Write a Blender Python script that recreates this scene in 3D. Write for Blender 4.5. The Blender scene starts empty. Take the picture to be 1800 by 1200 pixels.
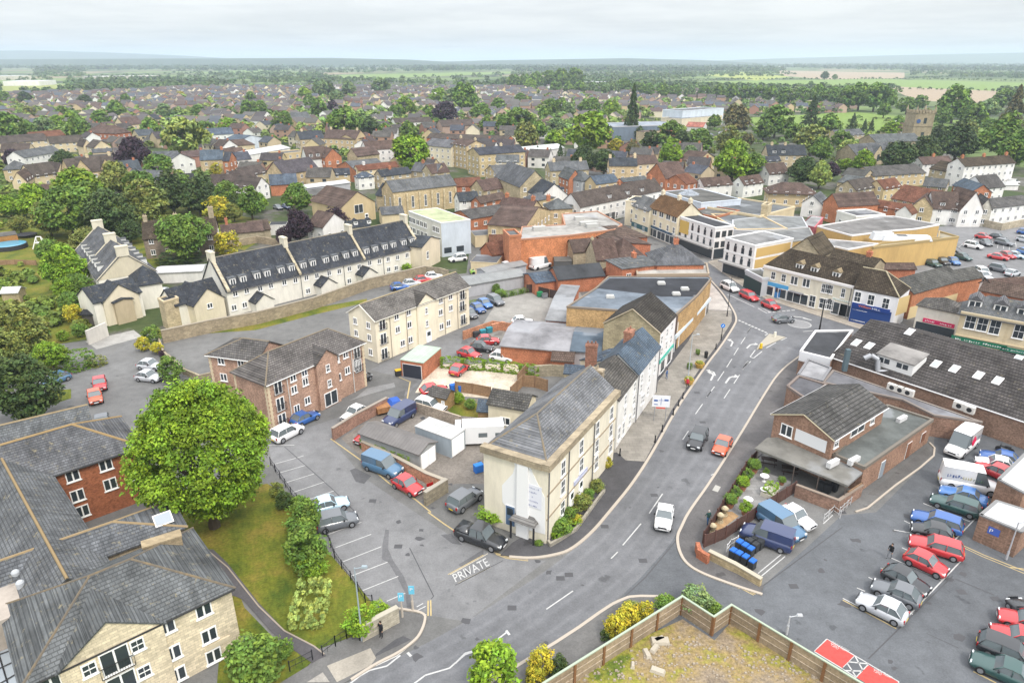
import bpy, math, random
import numpy as np
from mathutils import Vector, Matrix
R = math.radians
rnd = random.Random(7)
col = bpy.context.scene.collection
SC = bpy.context.scene
# ------------------------------------------------------------------ camera
F = 1200.0; H = 45.0; TH = math.atan(495 / F); sT, cT = math.sin(TH), math.cos(TH)
cam = bpy.data.cameras.new("camera"); co = bpy.data.objects.new("camera", cam); col.objects.link(co)
cam.lens = 24; cam.sensor_width = 36; cam.clip_start = 1; cam.clip_end = 60000
co.location = (0, 0, H); co.rotation_euler = (math.pi / 2 - TH, 0, 0); SC.camera = co
# ------------------------------------------------------------------ world, sun, exposure
SUN_EL, SUN_AZ = 52, 150          # degrees; azimuth clockwise from +Y
w = bpy.data.worlds.new("World"); SC.world = w; w.use_nodes = True
nt = w.node_tree; nt.nodes.clear()
def N(nt, t, **k):
 n = nt.nodes.new(t)
 for a, b in k.items():
  if a.startswith('i_'):
   n.inputs[a[2:].replace('_', ' ')].default_value = b
  else: setattr(n, a, b)
 return n
def L(nt, a, b): nt.links.new(a, b)
out = N(nt, 'ShaderNodeOutputWorld'); bg = N(nt, 'ShaderNodeBackground'); bg2 = N(nt, 'ShaderNodeBackground'); add = N(nt, 'ShaderNodeAddShader')
sky = N(nt, 'ShaderNodeTexSky'); sky.sky_type = 'NISHITA'; sky.sun_disc = False
sky.sun_elevation = R(SUN_EL); sky.sun_rotation = R(SUN_AZ); sky.altitude = 50; sky.air_density = 1.0; sky.dust_density = 3.0
L(nt, sky.outputs[0], bg.inputs[0]); bg.inputs[1].default_value = 0.05
tc = N(nt, 'ShaderNodeTexCoord'); sp = N(nt, 'ShaderNodeSeparateXYZ'); L(nt, tc.outputs['Generated'], sp.inputs[0])
# overcast cloud deck: project the view direction on a flat deck and noise it there
mx = N(nt, 'ShaderNodeMath', operation='MAXIMUM'); L(nt, sp.outputs[2], mx.inputs[0]); mx.inputs[1].default_value = 0.0
ad = N(nt, 'ShaderNodeMath', operation='ADD'); L(nt, mx.outputs[0], ad.inputs[0]); ad.inputs[1].default_value = 0.07
dv = N(nt, 'ShaderNodeVectorMath', operation='DIVIDE'); cb = N(nt, 'ShaderNodeCombineXYZ')
for i in range(3): L(nt, ad.outputs[0], cb.inputs[i])
L(nt, tc.outputs['Generated'], dv.inputs[0]); L(nt, cb.outputs[0], dv.inputs[1])
no = N(nt, 'ShaderNodeTexNoise'); no.inputs['Scale'].default_value = 0.55; no.inputs['Detail'].default_value = 7; no.inputs['Roughness'].default_value = .55
L(nt, dv.outputs[0], no.inputs['Vector'])
cr = N(nt, 'ShaderNodeValToRGB'); L(nt, no.outputs[0], cr.inputs[0])
cr.color_ramp.elements[0].position = .36; cr.color_ramp.elements[0].color = (.79, .795, .81, 1)
cr.color_ramp.elements[1].position = .60; cr.color_ramp.elements[1].color = (.965, .96, .955, 1)
st = N(nt, 'ShaderNodeMath', operation='MULTIPLY_ADD'); L(nt, mx.outputs[0], st.inputs[0]); st.inputs[1].default_value = 2.15; st.inputs[2].default_value = .79
L(nt, cr.outputs[0], bg2.inputs[0]); L(nt, st.outputs[0], bg2.inputs[1])
L(nt, bg.outputs[0], add.inputs[0]); L(nt, bg2.outputs[0], add.inputs[1]); L(nt, add.outputs[0], out.inputs[0])
sl = bpy.data.lights.new("sun", 'SUN'); so = bpy.data.objects.new("sun", sl); col.objects.link(so)
sl.energy = 2.3; sl.angle = R(11); sl.color = (1, .95, .87)
az, el = R(SUN_AZ), R(SUN_EL)
sd = Vector((math.sin(az) * math.cos(el), math.cos(az) * math.cos(el), math.sin(el)))
so.rotation_euler = sd.to_track_quat('Z', 'Y').to_euler(); so.location = (0, 0, 300)
SC.view_settings.view_transform = 'Standard'; SC.view_settings.look = 'None'; SC.view_settings.exposure = -0.10; SC.view_settings.gamma = 1
SC.render.engine = 'CYCLES'; SC.cycles.volume_bounces = 2; SC.cycles.max_bounces = 6; SC.cycles.diffuse_bounces = 3; SC.cycles.glossy_bounces = 2
SC.cycles.transparent_max_bounces = 6
# ------------------------------------------------------------------ pixel -> ground
def P(px, py, z=0.0):
 u = (px - 900) / F; v = (py - 600) / F
 t = (H - z) / (sT + v * cT)
 return Vector((u * t, (cT - v * sT) * t, z))
CR = {'T1': (0, 60, .25), 'T2': (450, 60, .25), 'T3': (900, 60, .25), 'T4': (1350, 60, .25), 'T5': (0, 340, .25), 'T6': (450, 340, .25),
      'T7': (900, 300, .25), 'T8': (1350, 300, .25), 'U1': (0, 600, .25), 'U2': (400, 600, .25), 'U3': (800, 560, .25), 'U4': (1250, 560, .30556),
      'U5': (0, 900, .25), 'U6': (400, 900, .25), 'U7': (800, 850, .29172), 'U8': (1250, 850, .30556), 'W': (0, 0, 1),
      'V1': (1400, 1080, .13333), 'V2': (840, 830, .11665), 'V3': (1460, 520, .18889), 'V5': (1340, 440, .15556), 'V6': (1120, 540, .13333),
      'V7': (1230, 490, .15), 'V8': (1240, 820, .11669)}
def Q(c, x, y, z=0.0):
 o = CR[c]; return P(o[0] + x * o[2], o[1] + y * o[2], z)
def pts(c, *a):          # flat list of crop coordinates -> ground points
 return [Q(c, a[i], a[i + 1]) for i in range(0, len(a), 2)]
# ------------------------------------------------------------------ materials
MATS = {}
def mat(name, base=None, rough=.85, fn=None, spec=.3, metal=0, objcol=False, bump=None):
 if name in MATS: return MATS[name]
 m = bpy.data.materials.new(name); m.use_nodes = True; nt = m.node_tree; b = nt.nodes['Principled BSDF']
 b.inputs['Roughness'].default_value = rough; b.inputs['Specular IOR Level'].default_value = spec; b.inputs['Metallic'].default_value = metal
 if base: b.inputs['Base Color'].default_value = (*base, 1)
 src = None
 if objcol:
  oi = N(nt, 'ShaderNodeObjectInfo'); src = oi.outputs['Color']
 elif base:
  rg = N(nt, 'ShaderNodeRGB'); rg.outputs[0].default_value = (*base, 1); src = rg.outputs[0]
 if fn: src = fn(nt, src, b)
 if src is not None: L(nt, src, b.inputs['Base Color'])
 MATS[name] = m; return m
def coord(nt, kind='Object'):
 return N(nt, 'ShaderNodeTexCoord').outputs[kind]
def noise(nt, vec, scale, detail=4, rough=.6, stretch=None):
 n = N(nt, 'ShaderNodeTexNoise'); n.inputs['Scale'].default_value = scale; n.inputs['Detail'].default_value = detail; n.inputs['Roughness'].default_value = rough
 if stretch:
  mp = N(nt, 'ShaderNodeMapping'); mp.inputs['Scale'].default_value = stretch; L(nt, vec, mp.inputs[0]); vec = mp.outputs[0]
 L(nt, vec, n.inputs['Vector']); return n.outputs[0]
def ramp(nt, fac, stops):
 r = N(nt, 'ShaderNodeValToRGB'); L(nt, fac, r.inputs[0]); e = r.color_ramp.elements
 while len(e) < len(stops): e.new(.5)
 for i, (p, c) in enumerate(stops):
  e[i].position = p; e[i].color = (c, c, c, 1) if not isinstance(c, tuple) else (*c, 1)
 return r.outputs[0]
def mul(nt, a, b):
 m = N(nt, 'ShaderNodeMix', data_type='RGBA', blend_type='MULTIPLY'); m.inputs[0].default_value = 1
 L(nt, a, m.inputs[6]); L(nt, b, m.inputs[7]); return m.outputs[2]
def mix(nt, fac, a, b):
 m = N(nt, 'ShaderNodeMix', data_type='RGBA')
 if isinstance(fac, float): m.inputs[0].default_value = fac
 else: L(nt, fac, m.inputs[0])
 for v, i in ((a, 6), (b, 7)):
  if isinstance(v, tuple): m.inputs[i].default_value = (*v, 1)
  else: L(nt, v, m.inputs[i])
 return m.outputs[2]
def uvz(nt, ka=1, kb=1, kz=1):       # (x*ka + y*kb, z) for brickwork on axis-aligned walls
 s = N(nt, 'ShaderNodeSeparateXYZ'); L(nt, coord(nt), s.inputs[0])
 a = N(nt, 'ShaderNodeMath', operation='MULTIPLY'); L(nt, s.outputs[0], a.inputs[0]); a.inputs[1].default_value = ka
 b = N(nt, 'ShaderNodeMath', operation='MULTIPLY_ADD'); L(nt, s.outputs[1], b.inputs[0]); b.inputs[1].default_value = kb; L(nt, a.outputs[0], b.inputs[2])
 c = N(nt, 'ShaderNodeMath', operation='MULTIPLY'); L(nt, s.outputs[2], c.inputs[0]); c.inputs[1].default_value = kz
 o = N(nt, 'ShaderNodeCombineXYZ'); L(nt, b.outputs[0], o.inputs[0]); L(nt, c.outputs[0], o.inputs[1]); return o.outputs[0]
def bricktex(nt, vec, w, h, mortar, c1, c2, cm, bias=0):
 t = N(nt, 'ShaderNodeTexBrick'); L(nt, vec, t.inputs['Vector'])
 t.inputs['Scale'].default_value = 1; t.inputs['Brick Width'].default_value = w; t.inputs['Row Height'].default_value = h; t.inputs['Mortar Size'].default_value = mortar
 t.inputs['Color1'].default_value = (c1, c1, c1, 1) if not isinstance(c1, tuple) else (*c1, 1)
 t.inputs['Color2'].default_value = (c2, c2, c2, 1) if not isinstance(c2, tuple) else (*c2, 1)
 t.inputs['Mortar'].default_value = (cm, cm, cm, 1) if not isinstance(cm, tuple) else (*cm, 1)
 t.inputs['Bias'].default_value = bias; return t.outputs['Color']
def f_render(nt, s, b):
 n = ramp(nt, noise(nt, coord(nt), .35, 6, .65, (1, 1, .35)), [(.3, .80), (.6, 1.0)])
 n2 = ramp(nt, noise(nt, coord(nt), 2.2, 4, .6, (1, 1, .25)), [(.3, .93), (.6, 1.03)])
 return mul(nt, mul(nt, s, n), n2)
def f_brick(nt, s, b):
 t = bricktex(nt, uvz(nt), .225, .075, .008, .72, 1.22, (1.5, 1.5, 1.5))
 n = ramp(nt, noise(nt, coord(nt), .5, 5), [(.3, .72), (.62, 1.12)]); n2 = ramp(nt, noise(nt, coord(nt), 4, 3), [(.35, .8), (.65, 1.15)])
 return mul(nt, mul(nt, mul(nt, s, t), n), n2)
def f_stone(nt, s, b):
 t = bricktex(nt, uvz(nt), .55, .24, .012, .82, 1.14, .62)
 n = ramp(nt, noise(nt, coord(nt), .4, 6, .7), [(.3, .68), (.6, 1.08)]); n2 = ramp(nt, noise(nt, coord(nt), 3, 3), [(.3, .85), (.7, 1.1)])
 return mul(nt, mul(nt, mul(nt, s, t), n), n2)
def rooftex(w, h, contrast, lichen, streak):
 def f(nt, s, b):
  lo, hi = 1 - contrast, 1 + contrast * .8
  t = bricktex(nt, uvz(nt, 1, 0, 1), w, h, h * .16, lo, hi, 1 - contrast * 2.2)
  n = ramp(nt, noise(nt, coord(nt), .35, 5, .65), [(.32, .62), (.62, 1.25)])
  c = mul(nt, mul(nt, s, t), n)
  if streak:
   c = mul(nt, c, ramp(nt, noise(nt, coord(nt), 1.0, 5, .7, (2.2, .25, .25)), [(.32, .76), (.6, 1.14)]))
  if lichen:
   f1 = ramp(nt, noise(nt, coord(nt), 1.6, 7, .78), [(lichen, 0.0), (lichen + .1, .75)])
   c = mix(nt, f1, c, (.27, .235, .15))
  return c
 return f
def f_flat(nt, s, b):
 n = ramp(nt, noise(nt, coord(nt), .22, 6, .7), [(.3, .5), (.5, 1.0), (.66, 1.3)])
 p = ramp(nt, noise(nt, coord(nt), .13, 3, .5), [(.60, 0.0), (.64, .30)])
 rr = ramp(nt, noise(nt, coord(nt), .13, 3, .5), [(.60, .9), (.64, .45)]); L(nt, rr, b.inputs['Roughness'])
 return mix(nt, p, mul(nt, s, n), (.34, .36, .39))
def f_asph(nt, s, b):
 c = coord(nt)
 n = ramp(nt, noise(nt, c, .05, 5, .6), [(.3, .70), (.62, 1.12)]); n2 = ramp(nt, noise(nt, c, .6, 6, .72), [(.3, .80), (.7, 1.16)]); n3 = ramp(nt, noise(nt, c, 6, 3, .8), [(.3, .84), (.7, 1.15)])
 damp = ramp(nt, noise(nt, c, .28, 4, .55), [(.66, 1.0), (.69, .66)])
 return mul(nt, mul(nt, mul(nt, mul(nt, s, n), n2), n3), damp)
def f_soil(nt, s, b):
 c = coord(nt)
 n = ramp(nt, noise(nt, c, .25, 8, .75), [(.3, .6), (.7, 1.3)]); n2 = ramp(nt, noise(nt, c, 3, 6, .8), [(.3, .65), (.7, 1.35)])
 return mul(nt, mul(nt, s, n), n2)
def f_leaf(nt, s, b):
 at = N(nt, 'ShaderNodeAttribute'); at.attribute_name = 'shade'; at.attribute_type = 'GEOMETRY'
 b.inputs['Subsurface Weight'].default_value = 0
 return mul(nt, s, at.outputs['Color'])
def f_vcol(nt, s, b):
 at = N(nt, 'ShaderNodeAttribute'); at.attribute_name = 'shade'; at.attribute_type = 'GEOMETRY'
 return at.outputs['Color']
def f_metalroof(nt, s, b):
 n = ramp(nt, noise(nt, coord(nt), .4, 6, .7), [(.3, .75), (.7, 1.15)])
 wv = bricktex(nt, uvz(nt, 1, 0, 1), .45, 50, .03, .95, 1.03, .75)
 return mul(nt, mul(nt, s, n), wv)
def f_paint(nt, s, b):
 b.inputs['Coat Weight'].default_value = .7; b.inputs['Coat Roughness'].default_value = .06; return s
M = dict(
 render=mat('wall_render', objcol=True, fn=f_render), brick=mat('brickwork', objcol=True, fn=f_brick), stone=mat('stonework', objcol=True, fn=f_stone),
 tile=mat('roof_tile', objcol=True, fn=rooftex(.34, .19, .26, .60, False), rough=.92, spec=.12), slate=mat('roof_slate', objcol=True, fn=rooftex(.35, .16, .20, .575, True), rough=.85, spec=.15),
 moss=mat('roof_stone_tile', objcol=True, fn=rooftex(.4, .2, .34, .60, False), rough=.95, spec=.1),
 flat=mat('flat_roof', objcol=True, fn=f_flat), metal=mat('metal_roof', objcol=True, fn=f_metalroof, rough=.45),
 plain=mat('painted', objcol=True, rough=.7), wood=mat('timber', objcol=True, fn=f_soil, rough=.85),
 glass=mat('window_glass', (.035, .045, .055), .08, spec=.8), frame=mat('window_frame', (.84, .84, .83), .5),
 leaf=mat('leaves', objcol=True, fn=f_leaf, rough=.65, spec=.25), bark=mat('bark', (.09, .07, .05), .95),
 paint=mat('car_paint', objcol=True, rough=.3, spec=.6, fn=f_paint), cglass=mat('car_glass', (.13, .155, .165), .05, spec=.9),  # car glass: pale sky reflection is put into its base colour
 tyre=mat('tyre_rubber', (.02, .02, .022), .9), rim=mat('wheel_rim', (.35, .36, .38), .35, metal=.6), lamp=mat('head_lamp', (.65, .68, .7), .15, spec=.8),
 tail=mat('tail_lamp', (.35, .01, .01), .25, spec=.7), dark=mat('dark_trim', (.025, .026, .03), .6), plate=mat('number_plate', (.6, .45, .05), .5), wplate=mat('front_plate', (.7, .7, .7), .5),
 asph=mat('asphalt', objcol=True, fn=f_asph, rough=.85), soil=mat('ground_cover', objcol=True, fn=f_soil, rough=.95),
 line=mat('road_paint', objcol=True, rough=.7, fn=lambda nt, s, b: mul(nt, s, ramp(nt, noise(nt, coord(nt), 3, 5, .8), [(.3, .72), (.55, 1.0)]))),
 vcol=mat('far_mix', fn=f_vcol, rough=.95, base=(.1, .1, .1)), skin=mat('skin', (.5, .3, .22), .6),
)
# ------------------------------------------------------------------ mesh helper
class MB:
 def __init__(s): s.v = []; s.f = []; s.m = []
 def quadmesh(s, vs, fs, m=0):
  o = len(s.v); s.v += [tuple(x) for x in vs]; s.f += [tuple(i + o for i in f) for f in fs]; s.m += [m] * len(fs); return s
 def box(s, x0, x1, y0, y1, z0, z1, m=0, tx=0, ty=0):      # tx,ty taper at the top
  a = [(x0, y0, z0), (x1, y0, z0), (x1, y1, z0), (x0, y1, z0), (x0 + tx, y0 + ty, z1), (x1 - tx, y0 + ty, z1), (x1 - tx, y1 - ty, z1), (x0 + tx, y1 - ty, z1)]
  return s.quadmesh(a, [(0, 3, 2, 1), (4, 5, 6, 7), (0, 1, 5, 4), (1, 2, 6, 5), (2, 3, 7, 6), (3, 0, 4, 7)], m)
 def cyl(s, x, y, z0, z1, r0, r1=None, n=10, m=0):
  r1 = r0 if r1 is None else r1
  vs = [(x + r * math.cos(6.2832 * i / n), y + r * math.sin(6.2832 * i / n), z) for z, r in ((z0, r0), (z1, r1)) for i in range(n)]
  return s.quadmesh(vs, [(i, (i + 1) % n, n + (i + 1) % n, n + i) for i in range(n)] + [tuple(range(n))[::-1], tuple(range(n, 2 * n))], m)
 def tube(s, a, b, r0, r1=None, n=8, m=0):
  a = Vector(a); b = Vector(b); r1 = r0 if r1 is None else r1
  q = (b - a).to_track_quat('Z', 'Y').to_matrix(); vs = []
  for p, r in ((a, r0), (b, r1)):
   for i in range(n): vs.append(p + q @ Vector((r * math.cos(6.2832 * i / n), r * math.sin(6.2832 * i / n), 0)))
  return s.quadmesh(vs, [(i, (i + 1) % n, n + (i + 1) % n, n + i) for i in range(n)] + [tuple(range(n))[::-1], tuple(range(n, 2 * n))], m)
 def prism(s, poly, z0, z1, m=0, mside=None):              # polygon (ccw) extruded
  n = len(poly)
  ar = sum(poly[i][0] * poly[(i + 1) % n][1] - poly[(i + 1) % n][0] * poly[i][1] for i in range(n))
  if ar < 0: poly = poly[::-1]
  vs = [(p[0], p[1], z0) for p in poly] + [(p[0], p[1], z1) for p in poly]
  s.quadmesh(vs, [tuple(range(n, 2 * n))], m)
  o = len(s.v) - 2 * n
  for i in range(n):
   j = (i + 1) % n; s.f.append((o + i, o + j, o + n + j, o + n + i)); s.m.append(m if mside is None else mside)
  return s
 def mesh(s, name, mats, smooth=False):
  me = bpy.data.meshes.new(name); me.from_pydata(s.v, [], s.f)
  for m in (mats if isinstance(mats, (list, tuple)) else [mats]): me.materials.append(M[m] if isinstance(m, str) else m)
  me.polygons.foreach_set('material_index', s.m)
  if smooth: me.polygons.foreach_set('use_smooth', [True] * len(s.f))
  me.update(); return me
def ob(name, me, parent=None, color=None, loc=None, rz=None, scale=None):
 o = bpy.data.objects.new(name, me); col.objects.link(o)
 if parent: o.parent = parent
 if color is not None: o.color = (*color, 1)
 if loc is not None: o.location = loc
 if rz is not None: o.rotation_euler = (0, 0, rz)
 if scale is not None: o.scale = scale
 return o
def tag(o, label=None, cat=None, group=None, kind=None):
 if label: o['label'] = label
 if cat: o['category'] = cat
 if group: o['group'] = group
 if kind: o['kind'] = kind
 return o
def copy_tree(o, parent=None, color=None, paint=('body', 'crown')):
 c = o.copy(); col.objects.link(c); c.parent = parent
 if color is not None and o.name.split('.')[0] in paint: c.color = (*color, 1)
 for ch in o.children: copy_tree(ch, c, color, paint)
 return c
def jit(c, a=.06):
 k = 1 + rnd.uniform(-a, a); return tuple(max(0, x * k * (1 + rnd.uniform(-a, a) * .3)) for x in c)
# ------------------------------------------------------------------ flat sheets
_zc = [0]
def sheet(name, poly, z, m='asph', color=(.12, .12, .125), kerb=0):
 _zc[0] += 1; z += .00006 * _zc[0]
 mb = MB()
 if kerb: mb.prism([(p[0], p[1]) for p in poly], -.05, z, 0)
 else:
  n = len(poly); ar = sum(poly[i][0] * poly[(i + 1) % n][1] - poly[(i + 1) % n][0] * poly[i][1] for i in range(n))
  if ar < 0: poly = poly[::-1]
  mb.quadmesh([(p[0], p[1], z) for p in poly], [tuple(range(n))])
 return tag(ob(name, mb.mesh(name, m), None, color), kind='structure')
def line(mb, a, b, wd=.12, z=.02):
 a = Vector((a[0], a[1], 0)); b = Vector((b[0], b[1], 0)); d = (b - a).normalized(); n = Vector((-d.y, d.x, 0)) * wd / 2
 mb.quadmesh([(p.x, p.y, z) for p in (a - n, b - n, b + n, a + n)], [(0, 1, 2, 3)])
def polyline(mb, ps, wd=.12, z=.02):
 for i in range(len(ps) - 1): line(mb, ps[i], ps[i + 1], wd, z + i * .0002)
def resample(ps, n):
 d = [0]
 for i in range(len(ps) - 1): d.append(d[-1] + (ps[i + 1] - ps[i]).length)
 o = []
 for k in range(n):
  t = d[-1] * k / (n - 1); i = max(j for j in range(len(d) - 1) if d[j] <= t + 1e-9)
  o.append(ps[i].lerp(ps[i + 1], (t - d[i]) / max(1e-9, d[i + 1] - d[i])))
 return o
def smooth(ps, it=2):            # Chaikin
 for _ in range(it):
  q = [ps[0]]
  for i in range(len(ps) - 1): q += [ps[i].lerp(ps[i + 1], .25), ps[i].lerp(ps[i + 1], .75)]
  ps = q + [ps[-1]]
 return ps
# =================================================================== GROUND
def f_fields(nt, s, b):
 c = coord(nt); mp = N(nt, 'ShaderNodeMapping'); mp.inputs['Scale'].default_value = (.0042, .0030, 1); mp.inputs['Rotation'].default_value = (0, 0, .35); L(nt, c, mp.inputs[0])
 v = N(nt, 'ShaderNodeTexVoronoi'); v.feature = 'F1'; v.distance = 'CHEBYCHEV'; v.inputs['Scale'].default_value = 1; L(nt, mp.outputs[0], v.inputs['Vector'])
 sx = N(nt, 'ShaderNodeSeparateColor'); L(nt, v.outputs['Color'], sx.inputs[0])
 f = ramp(nt, sx.outputs[0], [(0, (.055, .085, .03)), (.3, (.11, .16, .05)), (.55, (.15, .21, .06)), (.75, (.10, .13, .05)), (.88, (.26, .21, .13)), (1, (.07, .10, .04))])
 e = N(nt, 'ShaderNodeTexVoronoi'); e.feature = 'DISTANCE_TO_EDGE'; e.inputs['Scale'].default_value = 1; L(nt, mp.outputs[0], e.inputs['Vector'])
 h = ramp(nt, e.outputs[0], [(.02, .30), (.05, 1.0)])
 return mul(nt, mul(nt, f, h), ramp(nt, noise(nt, c, .01, 6), [(.3, .8), (.7, 1.2)]))
M['fields'] = mat('fields', (.1, .1, .1), fn=f_fields, rough=.95)
def f_town(nt, s, b):
 c = coord(nt)
 a = ramp(nt, noise(nt, c, .035, 6, .75), [(.36, (.03, .055, .014)), (.5, (.055, .075, .022)), (.56, (.10, .095, .08)), (.64, (.15, .145, .135))])
 return mul(nt, a, ramp(nt, noise(nt, c, .5, 6, .8), [(.3, .7), (.7, 1.25)]))
M['town'] = mat('town_ground', (.1, .1, .1), fn=f_town, rough=.95)
def f_lawn(nt, s, b):
 c = coord(nt)
 a = ramp(nt, noise(nt, c, .22, 6, .65), [(.32, (.045, .08, .009)), (.5, (.125, .14, .014)), (.66, (.20, .16, .03))])
 return mul(nt, a, ramp(nt, noise(nt, c, 3.5, 6, .8), [(.3, .5), (.7, 1.45)]))
M['lawn'] = mat('lawn', (.1, .1, .1), fn=f_lawn, rough=.95)
def f_waste(nt, s, b):
 c = coord(nt)
 a = ramp(nt, noise(nt, c, .16, 7, .68), [(.36, (.10, .14, .02)), (.43, (.24, .23, .04)), (.50, (.27, .20, .09)), (.58, (.26, .205, .14)), (.68, (.15, .12, .095))])
 return mul(nt, a, ramp(nt, noise(nt, c, 3.0, 7, .85), [(.32, .4), (.68, 1.5)]))
M['waste'] = mat('rough_ground', (.1, .1, .1), fn=f_waste, rough=.95)
def f_slab(nt, s, b):
 t = bricktex(nt, coord(nt), .9, .6, .02, .86, 1.10, .7)
 return mul(nt, mul(nt, s, t), ramp(nt, noise(nt, coord(nt), .35, 6, .7), [(.3, .78), (.65, 1.12)]))
M['slab'] = mat('paving_slabs', objcol=True, fn=f_slab)
def f_road(nt, s, b):
 uv = coord(nt, 'UV'); sp = N(nt, 'ShaderNodeSeparateXYZ'); L(nt, uv, sp.inputs[0]); c = coord(nt)
 wob = noise(nt, c, .12, 3, .5); ws = N(nt, 'ShaderNodeMath', operation='MULTIPLY_ADD'); L(nt, wob, ws.inputs[0]); ws.inputs[1].default_value = .05; L(nt, sp.outputs[1], ws.inputs[2])
 tr = ramp(nt, ws.outputs[0], [(.03, 1.15), (.07, 1.0), (.17, .97), (.22, 1.14), (.27, .98), (.38, .98), (.43, 1.12), (.48, .96), (.55, .97), (.62, 1.13), (.68, .97), (.80, .98), (.85, 1.13), (.90, .98), (.99, 1.08)])
 a = f_asph(nt, s, b); return mul(nt, a, tr)
M['road'] = mat('road_surface', objcol=True, fn=f_road, rough=.8)
GR = MB(); n = 64; RAD = 30000
GR.quadmesh([(RAD * math.cos(6.2832 * i / n), RAD * math.sin(6.2832 * i / n), 0) for i in range(n)], [tuple(range(n))])
tag(ob('ground', GR.mesh('ground', 'fields')), kind='structure')
sheet('town_ground', pts('W', -900, 1300, -900, 420, -400, 260, -150, 175, 60, 166, 250, 160, 420, 150, 640, 141, 900, 144, 1080, 152, 1180, 172, 1500, 190, 1500, 240, 1830, 300, 2300, 420, 2600, 1300), .004, 'town')
FG, FT, FY = (.17, .25, .06), (.33, .26, .18), (.30, .34, .08)
for nm, c_, p in (('field', FG, (1130, 150, 1250, 143, 1540, 139, 1810, 146, 1810, 162, 1600, 157, 1350, 153)), ('field', FT, (1560, 152, 1770, 161, 1720, 181, 1630, 178, 1590, 168)),
  ('field', FT, (1360, 124, 1590, 128, 1590, 138, 1450, 140, 1380, 134)), ('playing_field', (.16, .24, .045), (1310, 207, 1500, 197, 1610, 208, 1730, 214, 1760, 240, 1560, 243, 1440, 232, 1330, 224)),
  ('field', FG, (555, 133, 900, 126, 915, 129, 620, 140)), ('field', (.25, .28, .08), (0, 149, 112, 149, 125, 161, 0, 166)), ('field', FY, (1230, 132, 1300, 127, 1390, 135, 1330, 142)),
  ('field', FG, (330, 128, 470, 122, 520, 124, 400, 131)), ('field', FG, (880, 112, 1060, 109, 1100, 112, 930, 115)), ('field', (.2, .24, .1), (30, 112, 110, 111, 120, 114, 40, 115))):
 sheet(nm, pts('W', *p), .01, 'soil', c_)
ASP = (.14, .142, .148)
sheet('paved_yards', pts('W', -300, 1300, -200, 640, 60, 610, 140, 600, 250, 590, 560, 515, 820, 480, 830, 400, 1000, 440, 1100, 380, 1060, 300, 1160, 300, 1330, 440, 1560, 420, 1700, 395, 2000, 395, 2400, 1300), .008, 'asph', (.155, .154, .15))
sheet('car_park', pts('W', 1640, 400, 1700, 390, 2000, 395, 2000, 530, 1760, 520, 1600, 480), .012, 'asph', (.185, .186, .19))
sheet('car_park', pts('W', 1340, 1030, 1420, 960, 1480, 905, 1540, 900, 1640, 800, 1645, 740, 2000, 780, 2500, 1320, 1560, 1320, 1240, 1150, 1160, 1120, 1085, 1055, 1100, 1040, 1190, 935, 1200, 960, 1240, 1000), .012, 'asph', (.115, .122, .132))
sheet('private_car_park', pts('W', 470, 775, 590, 735, 700, 700, 735, 670, 650, 650, 840, 560, 860, 600, 745, 665, 720, 690, 585, 775, 640, 840, 790, 940, 880, 980, 960, 985, 820, 1092, 747, 1080, 655, 1060, 560, 935, 480, 820), .012, 'asph', (.185, .186, .19))
sheet('retirement_car_park', pts('W', 100, 680, 60, 650, 150, 650, 185, 630, 235, 590, 240, 640, 300, 640, 320, 700, 250, 800, 160, 800, 110, 720), .012, 'asph', (.16, .16, .158))
sheet('builders_yard', pts('W', 1000, 470, 880, 520, 830, 600, 900, 620, 1050, 560, 1010, 500), .012, 'asph', (.26, .25, .23))
sheet('gravel_yard', pts('W', 730, 690, 760, 640, 905, 640, 925, 655, 900, 690, 860, 700), .014, 'soil', (.55, .48, .38))
sheet('storage_yard', pts('W', 600, 770, 700, 705, 860, 700, 880, 730, 870, 850, 800, 850, 740, 880, 620, 790), .014, 'soil', (.19, .17, .15))
# main road strip
Lp = smooth(pts('W', 560, 1240, 590, 1212, 660, 1170, 720, 1146, 820, 1092, 899, 1042, 960, 1003, 1004, 969, 1042, 936, 1071, 902, 1112, 855, 1145, 803, 1190, 720, 1216, 682, 1247, 637, 1267, 612, 1290, 573), 2)
Rp = smooth(pts('W', 740, 1290, 790, 1250, 850, 1207, 902, 1174, 1001, 1114, 1071, 1064, 1120, 1022, 1150, 988, 1180, 955, 1203, 912, 1246, 850, 1280, 797, 1320, 730, 1345, 690, 1369, 652, 1385, 637, 1410, 619), 2)
me_ = MB(); K = len(Lp); vs = []; 
for a, b in zip(Lp, Rp): vs += [(a.x, a.y, .018), (b.x, b.y, .018)]
me_.quadmesh(vs, [(2 * i, 2 * i + 1, 2 * i + 3, 2 * i + 2) for i in range(K - 1)])
me = me_.mesh('main_road', 'road'); uvl = me.uv_layers.new(name='UVMap')
for p in me.polygons:
 for li in p.loop_indices:
  vi = me.loops[li].vertex_index; uvl.data[li].uv = (vi // 2 / 10, float(vi % 2))
tag(ob('main_road', me, None, (.150, .153, .162)), kind='structure')
sheet('roundabout', pts('W', 1240, 462, 1280, 488, 1310, 503, 1380, 535, 1500, 568, 1640, 600, 1640, 640, 1440, 640, 1406, 632, 1385, 640, 1270, 612, 1296, 566, 1290, 545, 1266, 512, 1246, 492, 1228, 470), .016, 'asph', (.142, .145, .154))
sheet('high_street', pts('W', 1240, 462, 1228, 470, 1180, 425, 1120, 385, 1075, 350, 1010, 320, 940, 290, 900, 280, 800, 268, 800, 262, 930, 268, 1050, 300, 1130, 345, 1165, 380, 1215, 430, 1246, 462), .014, 'asph', (.18, .178, .172))
sheet('town_path', pts('W', 150, 600, 235, 580, 250, 592, 170, 614), .02, 'asph', (.34, .33, .31))
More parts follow.
